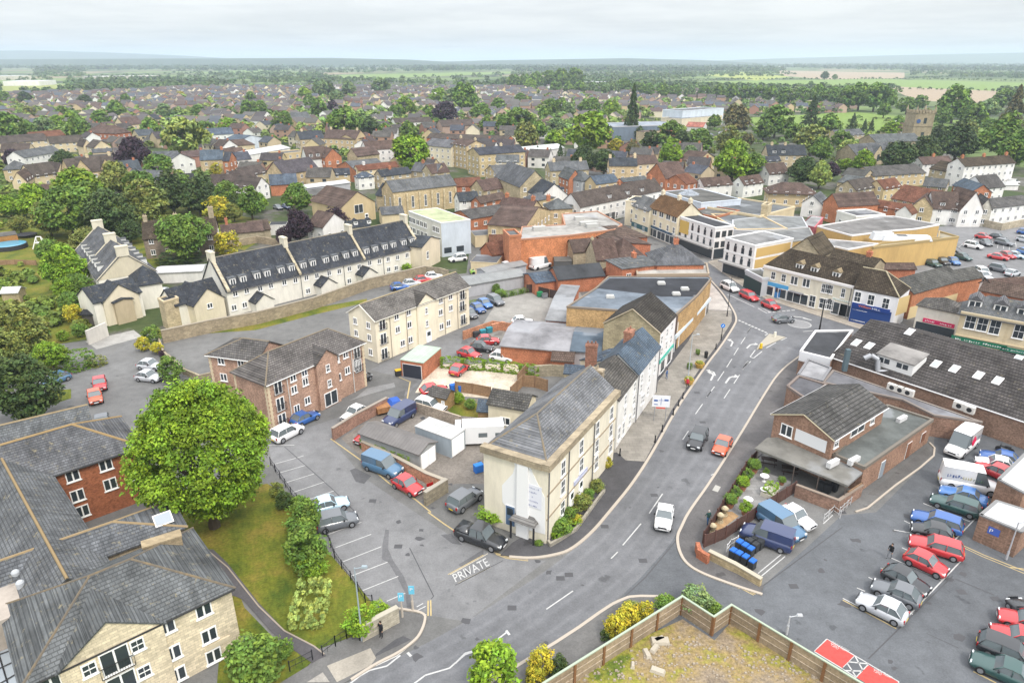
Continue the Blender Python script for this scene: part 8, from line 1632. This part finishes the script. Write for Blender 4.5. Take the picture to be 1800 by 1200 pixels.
for lb, c, x, y, cl, l2 in (('blue commercial bin beside the corner house end wall', 'U3', 165, 1075, (.03, .16, .55), (.03, .2, .6)), ('left blue bin against the gravel yard fence', 'U2', 1590, 345, BL_, BL_), ('right blue bin against the gravel yard fence', 'U2', 1645, 350, BL_, BL_), ('black skip bin with yellow lid by the green roofed garage', 'U2', 1205, 240, (.03, .03, .03), (.6, .38, .02)),
       ('black bin left of the teal pair at the brick bin wall', 'T6', 1550, 1010, BK_, BK_), ('left teal bin at the brick bin wall', 'T6', 1595, 995, (.03, .2, .25), (.03, .25, .32)), ('right teal bin at the brick bin wall', 'T6', 1640, 978, (.03, .2, .25), (.03, .25, .32)), ('green bin in the concrete yard', 'T7', 195, 885, (.02, .2, .08), (.02, .2, .08)), ('grey steel bin beside the green one in the concrete yard', 'T7', 230, 895, (.2, .22, .24), (.1, .1, .1))): bin_(c, x, y, cl, l2, lb, .5, 2.0)
# pub garden
for i, (x, y, s) in enumerate(((720, 90, 1.2), (625, 215, 1.0), (550, 350, 1.15), (445, 490, 1.0), (365, 610, 1.1), (590, 715, 1.05), (1145, 270, .7), (905, 130, .6))):
 o = one('potted_shrub', 'green shrub in a terracotta pot, ' + ('uppermost by the verandah', 'second down the dark fence', 'third and yellowest down the dark fence', 'fourth down the dark fence', 'fifth, over the stone ornaments', 'by the lower fence near the blue van', 'small one at the verandah rail', 'tiny one behind the upper white table')[i], 'potted plant', 'V8', x, y, MB().cyl(0, 0, 0, .5 * s, .28 * s, .42 * s, 12), 'plain', (.36, .16, .09), .14, 0, 'potted shrubs in the pub garden')
 ob('foliage', CM['b'][i % 2], o, TC['li' if i in (2, 5) else 'gr'], (0, 0, .95 * s), None, (.72 * s, .72 * s, .62 * s))
for i, (x, y) in enumerate(((880, 215), (885, 420), (635, 570))): one('garden_table', ('upper', 'middle', 'lower')[i] + ' white round table on the patio', 'table', 'V8', x, y, MB().cyl(0, 0, .70, .75, .5, .5, 20), 'frame', None, .14, 0, 'patio tables', (('leg', MB().cyl(0, 0, .03, .70, .05, .05, 6).cyl(0, 0, 0, .03, .25, .2, 8), 'frame', None),))
o = one('planter', 'rectangular white edged planter of bright shrubs in the patio corner', 'planter', 'V8', 970, 400, MB().box(-1.1, 1.1, -.7, .7, 0, .45), 'plain', (.55, .52, .44), .14, .9); ob('foliage', CM['x'][0], o, TC['li'], (0, 0, .75), None, (1.0, .65, .4))
for lb, x, y in (('tall pale stone garden ornament on the gravel bed', 280, 730), ('low pale stone urn at the fence side of the gravel bed', 215, 830), ('stone cistern in the fence corner', 100, 990)): one('stone_ornament', lb, 'ornament', 'V8', x, y, MB().cyl(0, 0, 0, .3, .4, .3, 10).cyl(0, 0, .3, .9, .22, .42, 10).cyl(0, 0, .9, 1.1, .42, .2, 10), 'stone', (.45, .38, .25), .14)
for lb, x, y in (('dark picnic bench under the verandah, left', 330, 835), ('dark picnic bench under the verandah, right', 450, 885)):
 o = one('picnic_bench', lb, 'bench', 'U4', x, y, MB().box(-.9, .9, -.38, .38, .70, .75), 'wood', (.05, .035, .03), .14, -.35)
 for s in (-.65, .65): ob('seat', MB().box(-.9, .9, s - .13, s + .13, .42, .46).mesh('s', 'wood'), o, (.05, .035, .03)); ob('leg', MB().tube((s, -.7, 0), (s, -.1, .7), .04).tube((s, .7, 0), (s, .1, .7), .04).mesh('l', 'wood'), o, (.05, .035, .03))
pw_ = one('swimming_pool', 'round above ground pool with blue water in the left garden', 'pool', 'T5', 70, 385, MB().cyl(0, 0, 0, 1.15, 4.0, 4.0, 28), 'plain', (.035, .035, .04), 0); ob('water', MB().cyl(0, 0, 1.0, 1.17, 3.8, 3.8, 28).mesh('w', 'paint'), pw_, (.02, .32, .50))
one('climbing_frame', 'white garden climbing frame right of the round pool', 'play frame', 'T5', 290, 385, MB().tube((-1.5, -1, 0), (-.6, 0, 3), .12).tube((-1.5, 1, 0), (-.6, 0, 3), .12).tube((1.5, -1, 0), (.6, 0, 3), .12).tube((1.5, 1, 0), (.6, 0, 3), .12).tube((-.6, 0, 3), (.6, 0, 3), .12).box(-.9, .9, -.6, .6, 1.4, 1.55), 'frame', None)
one('trampoline', 'dark round trampoline mat behind the pool', 'trampoline', 'T5', 190, 305, MB().cyl(0, 0, .7, .78, 2.6, 2.6, 24).cyl(-1.8, -1.4, 0, .7, .05).cyl(1.8, -1.4, 0, .7, .05).cyl(1.8, 1.4, 0, .7, .05).cyl(-1.8, 1.4, 0, .7, .05), 'plain', (.03, .03, .035))
for i, (x, y, s) in enumerate(((985, 300, .8), (950, 345, .5), (905, 375, .5), (1220, 1130, .6), (1230, 940, .5), (1070, 1095, .35))):
 p = Q('U7' if i > 2 else 'U7', x if i > 2 else x + 250, y if i > 2 else y + 650, .05); one('rubble_block', 'pale concrete rubble piece lying in the bare plot, ' + ('by the fence post', 'beside the first', 'near the long fence', 'large, lower centre', 'large flat, upper', 'small, lower left')[i], 'rubble', 'U7', x if i > 2 else x + 250, y if i > 2 else y + 650, MB().box(-s, s, -s * .5, s * .5, 0, .25, 0, .1, .08), 'plain', (.42, .38, .31), .03, i * .9)
# ---- people
def person(c, x, y, rz, label, top, leg, hair=(.03, .02, .015), walk=.0, phone=False):
 V = [(0, 0, .93), (0, 0, 1.12), (0, 0, 1.36), (0, 0, 1.47), (0, .01, 1.58), (0, .0, 1.70), (0, .10, 1.60)]; E = [(0, 1), (1, 2), (2, 3), (3, 4), (4, 5), (4, 6)]; Rr = [.14, .13, .15, .055, .085, .085, .03]
 for s in (-1, 1):
  n = len(V); w = walk * s; V += [(s * .10, 0, .86), (s * .11, w * .5, .48), (s * .11, w * .6 - .05 * abs(walk) * 2, .09), (s * .11, w * .6 + .14, .05)]; E += [(0, n), (n, n + 1), (n + 1, n + 2), (n + 2, n + 3)]; Rr += [.10, .065, .045, .035]
  n = len(V); up = phone and s == 1; V += [(s * .19, 0, 1.40), (s * .25, .03 - w * .3, 1.14), (s * (.10 if up else .26), (.26 if up else .10 - w * .5), (1.35 if up else .92)), (s * (.08 if up else .26), (.28 if up else .13 - w * .5), (1.42 if up else .84))]; E += [(2, n), (n, n + 1), (n + 1, n + 2), (n + 2, n + 3)]; Rr += [.065, .045, .032, .035]
  for f in range(5): V.append((V[n + 3][0] + (f - 2) * .014, V[n + 3][1] + .02, V[n + 3][2] + (.07 if up else -.08) * (.75 if f in (0, 4) else 1))); E.append((n + 3, len(V) - 1)); Rr.append(.008)
 me = bpy.data.meshes.new('person'); me.from_pydata(V, E, []); o = bpy.data.objects.new('t', me); col.objects.link(o); md = o.modifiers.new('s', 'SKIN'); md.use_smooth_shade = True
 for i, v in enumerate(me.skin_vertices[0].data): v.radius = (Rr[i], Rr[i]); v.use_root = i == 0
 o.modifiers.new('u', 'SUBSURF').levels = 1; bpy.context.view_layer.update(); m2 = bpy.data.meshes.new_from_object(o.evaluated_get(bpy.context.evaluated_depsgraph_get())); bpy.data.objects.remove(o)
 for nm, cl in (('skin', (.45, .28, .2)), ('jacket', top), ('trousers', leg), ('shoes', (.02, .02, .02))): m2.materials.append(mat('cloth_%s_%.2f_%.2f' % (nm, cl[0], cl[2]), cl, .8))
 for p in m2.polygons:
  z = p.center.z; hand = abs(p.center.x) > .2 and z < .93 and abs(p.center.x) > .22; p.material_index = 0 if z > 1.50 or hand or (phone and p.center.y > .26 and z > 1.38) else 1 if z > .90 else 2 if z > .10 else 3
 b = Q(c, x, y); r = tag(ob('person', m2, None, None, (b.x, b.y, .12), rz), label, 'person'); ob('hair', MB().cyl(0, -.02, 1.62, 1.73, .105, .085, 10).cyl(0, -.02, 1.73, 1.79, .085, .03, 10).mesh('hair', 'plain'), r, hair)
person('U6', 1083, 885, 2.6, 'person in black standing on the pavement by the old wall holding a phone', (.015, .016, .022), (.015, .015, .02), phone=True)
person('U8', 1022, 432, 2.2, 'person in black top and grey trousers walking across the car park', (.012, .012, .014), (.20, .21, .23), walk=.28)
person('U7', 1520, 248, .3, 'person in dark green coat and blue jeans walking beside the dark garden fence', (.02, .06, .055), (.03, .09, .22), (.4, .38, .36), walk=.25)
person('V6', 385, 955, 1.2, 'person in blue with a dark bag outside the teal shop', (.05, .12, .30), (.12, .16, .28), walk=.2); person('V6', 655, 1080, 2.9, 'person in a red jacket by the flower tub', (.5, .02, .05), (.05, .04, .03), (.5, .45, .4), walk=.15)
person('T7', 710, 310, 1, 'person in yellow green jacket in the high street', (.3, .5, .04), (.03, .03, .04)); person('T7', 733, 340, 2, 'person in black lower in the high street', (.02, .02, .02), (.02, .02, .02), walk=.2)
# =================================================================== FAR TOWN, WOODS, HILLS, HAZE
def proj(x, y, z):
 dz = z - H; dep = y * cT - dz * sT; up = y * sT + dz * cT; return 900 + F * x / dep, 600 - F * up / dep
def inside(px, py, poly):
 n = len(poly) // 2; c = False; j = n - 1
 for i in range(n):
  xi, yi, xj, yj = poly[2 * i], poly[2 * i + 1], poly[2 * j], poly[2 * j + 1]
  if (yi > py) != (yj > py) and px < (xj - xi) * (py - yi) / (yj - yi) + xi: c = not c
  j = i
 return c
for o in col.objects:
 if o.type == 'EMPTY' and o.get('category') and o.get('category') not in ('tree', 'shrub'):
  ws = [c for c in o.children if c.name.startswith('wall')]
  for w_ in ws[:1]:
   d = w_.dimensions if w_.dimensions.length else Vector((10, 8, 5)); bb = [Vector(b) for b in w_.bound_box]; m = sum(bb, Vector()) / 8; c, s = math.cos(o.rotation_euler.z), math.sin(o.rotation_euler.z)
   OCC.append((o.location.x + m.x * c - m.y * s, o.location.y + m.x * s + m.y * c, max(bb[6].x - bb[0].x, bb[6].y - bb[0].y) * .5))
ESTATE = (-300, 178, 0, 170, 250, 163, 450, 150, 640, 146, 900, 155, 1100, 161, 1250, 164, 1500, 176, 1500, 198, 1330, 201, 1180, 205, 1120, 212, 1000, 250, 850, 235, 700, 240, 560, 236, 400, 230, 200, 245, 0, 262, -300, 280)
MID = (-60, 268, 200, 245, 560, 234, 1000, 240, 1100, 262, 1340, 300, 1330, 335, 1180, 330, 1000, 300, 700, 330, 330, 345, 60, 330)
def free(x, y, r):
 return all((x - a) ** 2 + (y - b) ** 2 > (r + c) ** 2 for a, b, c in OCC)
cand = []
for ex in range(-14, 12):
 for ey in range(3, 16):
  cx, cy = ex * 78 + rnd.uniform(-8, 8), ey * 78 + rnd.uniform(-8, 8); an = rnd.choice((0, .25, -.3, .6, 1.2, 1.55, -.7)) + rnd.uniform(-.1, .1); lng = rnd.random() < .3
  for i in range(-3, 4):
   for j in range(-1, 2):
    u, v = i * (11 if not lng else 10) + rnd.uniform(-1, 1), j * 25; x = cx + u * math.cos(an) - v * math.sin(an); y = cy + u * math.sin(an) + v * math.cos(an)
    if y < 230: continue
    px, py = proj(x, y, 0)
    if not (-60 < px < 1860) or not (inside(px, py, ESTATE) or inside(px, py, MID)) or rnd.random() < .28 or not free(x, y, 4.5): continue
    cand.append((y, x, an + (math.pi / 2 if rnd.random() < .2 else 0), rnd.choice((2.6, 4.9, 5.0, 5.1)), px, py))
cand.sort()
fm = MB(); fmc = []
WPAL = [(.36, .20, .15), WC['ye'], WC['cr'], WC['wh'], WC['st'], WC['pk'], (.40, .25, .18)]; RPAL = [(.085, .077, .078), (.11, .082, .074), (.095, .085, .085), (.12, .11, .105), RC['gm'], (.09, .10, .12)]
WNM = ['red brick', 'yellow stone', 'cream', 'white', 'stone', 'pinkish brick', 'salmon brick']; RNM = ['brown', 'reddish brown', 'warm brown', 'faded brown', 'grey brown', 'grey slate']
def far_house_geo(L_, D, e, r):
 b = MB(); b.quadmesh([(-L_ / 2, -D / 2, 0), (L_ / 2, -D / 2, 0), (L_ / 2, D / 2, 0), (-L_ / 2, D / 2, 0), (-L_ / 2, -D / 2, e), (L_ / 2, -D / 2, e), (L_ / 2, D / 2, e), (-L_ / 2, D / 2, e), (-L_ / 2, 0, r), (L_ / 2, 0, r)], [(0, 1, 5, 4), (1, 2, 6, 9, 5), (2, 3, 7, 6), (3, 0, 4, 8, 7)])
 k = (r - e) / (D / 2); o = .35; q = MB(); q.quadmesh([(-L_ / 2 - .2, -D / 2 - o, e - k * o + .1), (L_ / 2 + .2, -D / 2 - o, e - k * o + .1), (L_ / 2 + .2, 0, r + .1), (-L_ / 2 - .2, 0, r + .1), (L_ / 2 + .2, D / 2 + o, e - k * o + .1), (-L_ / 2 - .2, D / 2 + o, e - k * o + .1)], [(0, 1, 2, 3), (3, 2, 4, 5)])
 return b, q
NEAR_N = 112
for i, (y, x, an, e, px, py) in enumerate(cand):
 L_, D = rnd.uniform(8.5, 10.6), rnd.uniform(7, 8.2); r = e + D / 2 * rnd.uniform(.6, .8); wi, ri = rnd.randrange(7), rnd.randrange(6); b, q = far_house_geo(L_, D, e, r)
 OCC.append((x, y, 4.5)) if i % 3 == 0 else None
 if i < NEAR_N:
  root = tag(ob('house', None, None, None, (x, y, 0), an), None, 'house', 'houses of the estates beyond the town centre'); AUTO.append((root, 'house', WNM[wi] + ' house with ' + RNM[ri] + ' roof', px, py))
  ob('wall', b.mesh('w', 'render'), root, jit(WPAL[wi], .08)); rf = ob('roof', q.mesh('r', 'tile'), root, jit(RPAL[ri], .1))
  ob('chimney', MB().box(L_ * .3, L_ * .3 + .8, -.3, .3, r - .6, r + .9).mesh('c', 'brick'), rf, WC['br'])
  for sx in (-L_ * .25, L_ * .25):
   for z in ((.9,) if e < 4 else (.9, 3.2)): ob('window', win_mesh(1.4, 1.1, 'far'), root, None, (sx, -D / 2, z)); ob('window', win_mesh(1.4, 1.1, 'far'), root, None, (sx, D / 2, z), math.pi)
 else:
  c, s = math.cos(an), math.sin(an)
  for g_, cc in ((b, jit(WPAL[wi], .08)), (q, jit(RPAL[ri], .1))):
   n0 = len(fm.f); fm.quadmesh([(x + a * c - d * s, y + a * s + d * c, z) for a, d, z in g_.v], g_.f); fmc += [cc] * (len(fm.f) - n0)
def vcol_mesh(mb, cols, name, m='vcol'):
 me = mb.mesh(name, m); at = me.color_attributes.new('shade', 'FLOAT_COLOR', 'CORNER'); a = []
 for f, c in zip(mb.f, cols): a += [*c, 1] * len(f)
 at.data.foreach_set('color', np.array(a, dtype=np.float32)); return me
tag(ob('far_houses', vcol_mesh(fm, fmc, 'far_houses')), 'rows of small brown roofed houses spreading to the edge of town', 'houses', None, 'stuff')
print('far houses', len(cand))
# woods
g = np.random.default_rng(3)
def wood(name, label, pts_, colr, nq=26):
 P_ = np.array(pts_); n = len(P_); d = g.normal(size=(n, nq, 3)); d /= np.linalg.norm(d, axis=2)[..., None]; d[..., 2] = np.abs(d[..., 2]) * 1.1 - .25
 r = P_[:, 3][:, None, None]; c = P_[:, None, :3] + np.array([0, 0, 1.0]) * r * .8 + d * r * g.uniform(.6, 1, (n, nq, 1)); nn = d * .6 + np.array([0, 0, .5]) + g.normal(size=d.shape) * .35; nn /= np.linalg.norm(nn, axis=2)[..., None]
 t = np.cross(nn, g.normal(size=d.shape)); t /= np.linalg.norm(t, axis=2)[..., None]; b = np.cross(nn, t); s = r * .36
 v = np.stack([c - t * s, c - b * s, c + t * s, c + b * s], 2).reshape(-1, 3); N_ = n * nq; me = bpy.data.meshes.new(name); me.vertices.add(N_ * 4); me.vertices.foreach_set('co', v.astype(np.float32).ravel())
 me.loops.add(N_ * 4); me.loops.foreach_set('vertex_index', np.arange(N_ * 4, dtype=np.int32)); me.polygons.add(N_); me.polygons.foreach_set('loop_start', (np.arange(N_) * 4).astype(np.int32)); me.update(calc_edges=True); me.materials.append(M['leaf'])
 sh = g.uniform(.6, 1.35, (n, 1)) * g.uniform(.8, 1.2, (n, nq)); hu = g.uniform(-.15, .2, (n, 1)); cl = np.stack([sh * (1 + hu), sh, sh * (1 - hu), np.ones_like(sh)], 2).reshape(-1, 4); cl = np.repeat(cl, 4, 0)
 at = me.color_attributes.new('shade', 'FLOAT_COLOR', 'POINT'); at.data.foreach_set('color', cl.astype(np.float32).ravel()); return tag(ob(name, me, None, colr), label, 'woodland', None, 'stuff')
def vn(x, y): return (math.sin(x * .0031 + 1.3 * math.sin(y * .0017)) + math.sin(y * .0043 + 2 + 1.1 * math.sin(x * .0023)) + math.sin((x + y) * .0071)) / 3
FIELDS = [(1130, 144, 1250, 137, 1540, 134, 1810, 140, 1810, 164, 1600, 158, 1350, 154), (1560, 150, 1770, 160, 1720, 183, 1630, 180, 1590, 169), (1350, 121, 1600, 126, 1600, 139, 1450, 141), (1310, 205, 1500, 195, 1610, 206, 1740, 214, 1760, 242, 1560, 245, 1440, 234, 1330, 226), (550, 131, 900, 124, 915, 130, 620, 141), (0, 147, 112, 147, 125, 163, 0, 168), (150, 125, 290, 125, 290, 137, 150, 137), (0, 122, 60, 122, 60, 136, 0, 136)]
pw, pf = [], []
while len(pw) < 4200:          # belt between the last houses and 2.5 km
 px, py = rnd.uniform(-150, 1950), 600 - rnd.uniform(433, 476)
 if any(inside(px, py, f) for f in FIELDS) or (inside(px, py, ESTATE)): continue
 p = P(px, py); 
 if vn(p.x * 2, p.y * 1.2) < -.12 and rnd.random() < .85: continue
 pw.append((p.x, p.y, 0, rnd.uniform(4, 7)))
while len(pf) < 7500:
 px, py = rnd.uniform(-150, 1950), 600 - rnd.uniform(472, 489) ** 1.0; p = P(px, py)
 if any(inside(px, py, f) for f in FIELDS) or (vn(p.x * .8, p.y * .35) < -.15 and rnd.random() < .8): continue
 pf.append((p.x, p.y, 0, rnd.uniform(7, 13)))
for fld in ((1130, 151, 1350, 153, 1600, 158, 1810, 163), (1350, 141, 1600, 140, 1810, 144), (1100, 148, 1300, 141), (1200, 200, 1330, 206, 1500, 197), (1600, 139, 1800, 131), (1000, 139, 1350, 141)):
 q = pts('W', *fld)
 for i in range(len(q) - 1):
  d = (q[i + 1] - q[i]).length; n = int(d / 9)
  for k in range(n):
   p = q[i].lerp(q[i + 1], k / n); pw.append((p.x + rnd.uniform(-2, 2), p.y + rnd.uniform(-3, 3), 0, rnd.uniform(1.5, 4)))
wood('distant_woodland', 'hedgerows and copses filling the plain between town and horizon', pw, (.075, .125, .03)); wood('horizon_woodland', 'bluish wooded bands along the far horizon', pf, (.06, .095, .035), 20)
pt = []
while len(pt) < 3200:           # garden trees between the estate houses
 px, py = rnd.uniform(-60, 1860), rnd.uniform(147, 262)
 if inside(px, py, ESTATE):
  p = P(px, py)
  if free(p.x, p.y, 1.5): pt.append((p.x, p.y, 0, rnd.uniform(1.6, 4.2)))
wood('garden_treetops', 'mixed garden trees between the estate roofs', pt, (.16, .24, .05), 34)
pt = []
while len(pt) < 900:           # shrubs between the town houses
 px, py = rnd.uniform(-60, 1860), rnd.uniform(225, 345) if rnd.random() < .7 else rnd.uniform(200, 260)
 if inside(px, py, (-60, 260, 400, 228, 600, 236, 850, 226, 1180, 205, 1860, 215, 1860, 300, 1500, 300, 1330, 330, 1180, 300, 1000, 260, 860, 270, 560, 300, 560, 340, 330, 350, -60, 345)):
  p = P(px, py)
  if free(p.x, p.y, .6): pt.append((p.x, p.y, 0, rnd.uniform(1.0, 2.6)))
wood('town_shrubbery', 'mixed shrubs and small trees in the town gardens', pt, (.15, .22, .045), 60)
# left garden undergrowth
pt = []
while len(pt) < 170:
 px, py = rnd.uniform(-10, 420), rnd.uniform(340, 600)
 if inside(px, py, (-10, 340, 150, 335, 430, 395, 430, 440, 330, 430, 280, 470, 150, 480, 165, 560, 150, 590, -10, 600)) and not inside(px, py, (-10, 408, 62, 408, 62, 460, -10, 460)):
  p = P(px, py)
  if free(p.x, p.y, .3): pt.append((p.x, p.y, 0, rnd.uniform(.6, 1.5)))
wood('garden_undergrowth', 'low mixed shrubs in the left gardens', pt, (.14, .20, .03), 90)
# hills
def hill(name, ps_, depth, colr):
 mb = MB(); n = len(ps_)
 front = [Vector((x * 1.0, y, 0)) for x, y, h in ps_]
 vs = [(x, y, -1) for x, y, h in ps_] + [(x * 1.04, y * 1.04 + depth * .3, h * .8) for x, y, h in ps_] + [(x * 1.1, y * 1.1 + depth * .6, h) for x, y, h in ps_] + [(x * 1.25, y * 1.25 + depth, -1) for x, y, h in ps_]
 mb.quadmesh(vs, [(r * n + i, r * n + i + 1, (r + 1) * n + i + 1, (r + 1) * n + i) for r in range(3) for i in range(n - 1)])
 tag(ob(name, mb.mesh(name, 'soil', True), None, colr), kind='structure')
hill('hill', [(-7600, 7000, 0), (-6900, 7000, 125), (-6000, 7100, 140), (-5300, 7200, 150), (-4600, 7300, 130), (-3700, 7400, 90), (-2600, 7500, 0)], 1800, (.05, .08, .06))
hill('hill', [(-4200, 4300, 30), (-3300, 4300, 48), (-2600, 4300, 50), (-1800, 4400, 54), (-1200, 4400, 56), (-700, 4500, 44), (0, 4600, 0)], 900, (.035, .06, .035))
hill('hill', [(1500, 8000, 0), (3200, 8000, 60), (4600, 7900, 100), (6000, 7800, 130), (7500, 7600, 160), (9000, 7400, 120)], 1500, (.06, .09, .04))
hill('hill', [(-1500, 5200, 0), (-200, 5300, 38), (900, 5300, 56), (1500, 5300, 40), (2300, 5300, 0)], 900, (.04, .065, .04))
# haze
hz = MB().box(-32000, 32000, -3000, 32000, -3, 190); hm = bpy.data.materials.new('haze'); hm.use_nodes = True; hn = hm.node_tree; hn.nodes.clear()
ho = N(hn, 'ShaderNodeOutputMaterial'); hv = N(hn, 'ShaderNodeVolumePrincipled'); hv.inputs['Color'].default_value = (.68, .80, .95, 1); hv.inputs['Density'].default_value = .00014; hv.inputs['Anisotropy'].default_value = 0.0; L(hn, hv.outputs[0], ho.inputs['Volume'])
M['haze'] = hm; tag(ob('haze', hz.mesh('haze', 'haze')), 'thin pale haze over the plain', 'haze', None, 'stuff')
# =================================================================== labels for the many: by look and by the nearest landmark
LM = [('the tall dark conifer', 1112, 200), ('the copper beech on the left', 236, 265), ('the market square lime tree', 722, 265), ('the chapel with round headed windows', 740, 330), ('the church tower', 1628, 220), ('the modern school', 1180, 200), ('the far copper beech', 784, 195), ('the old stone cottage', 300, 400),
      ('the long slate terrace', 560, 450), ('the gable end terrace', 205, 450), ('the sawtooth offices', 470, 240), ('the pale poplar', 320, 235), ('the supermarket roof', 820, 235), ('the regency terrace', 1740, 290), ('the big orange brick house', 1180, 300), ('the mock tudor house', 1370, 260),
      ('the playing field', 1500, 210), ('the weeping birch', 1440, 310), ('the round pool', 15, 433), ('the retirement flats', 60, 700), ('the distribution warehouse', 220, 130), ('the tan stubble field', 1680, 168), ('the yellow stone mill', 520, 290), ('the two purple trees', 550, 390), ('the cream villa row', 200, 220), ('the brown stubble strip', 1480, 132), ('left edge', 10, 190), ('the pale factory', 470, 265), ('the stone villa', 590, 235), ('the gothic terrace', 940, 290), ('the pink church hall', 800, 215), ('the salmon bungalow', 1220, 220), ('the far yellow tree', 318, 165), ('the hipped house group', 180, 220)]
used = {}
for root, k, desc, px, py in AUTO:
 ds = sorted(LM, key=lambda m: (m[1] - px) ** 2 + ((m[2] - py) * 2.2) ** 2); m = ds[0]; dx, dy = px - m[1], (py - m[2]) * 1.8
 rel = ('just ' if math.hypot(dx, dy) < 45 else '') + ('right of ' if dx > 0 else 'left of ') if abs(dx) > abs(dy) else ('behind ' if dy < 0 else 'in front of ')
 used.setdefault((desc, rel, m[0]), []).append((root, px, py))
ORD = ['', 'second ', 'third ', 'fourth ', 'fifth ', 'sixth ', 'seventh ', 'eighth ', 'ninth ', 'tenth ', 'eleventh ', 'twelfth ']
for (desc, rel, lm), rs in used.items():
 if len(rs) == 1: rs[0][0]['label'] = desc + ' ' + rel + lm; continue
 rs.sort(key=lambda q: q[1])
 for i, (root, px, py) in enumerate(rs): root['label'] = (ORD[i] if i < 12 else '') + desc.replace(' house with ', ' house, ') + ' from the left, ' + rel + lm
for root, *_ in AUTO:
 if len(root['label'].split()) > 16: root['label'] = root['label'].replace('from the left', 'from left')
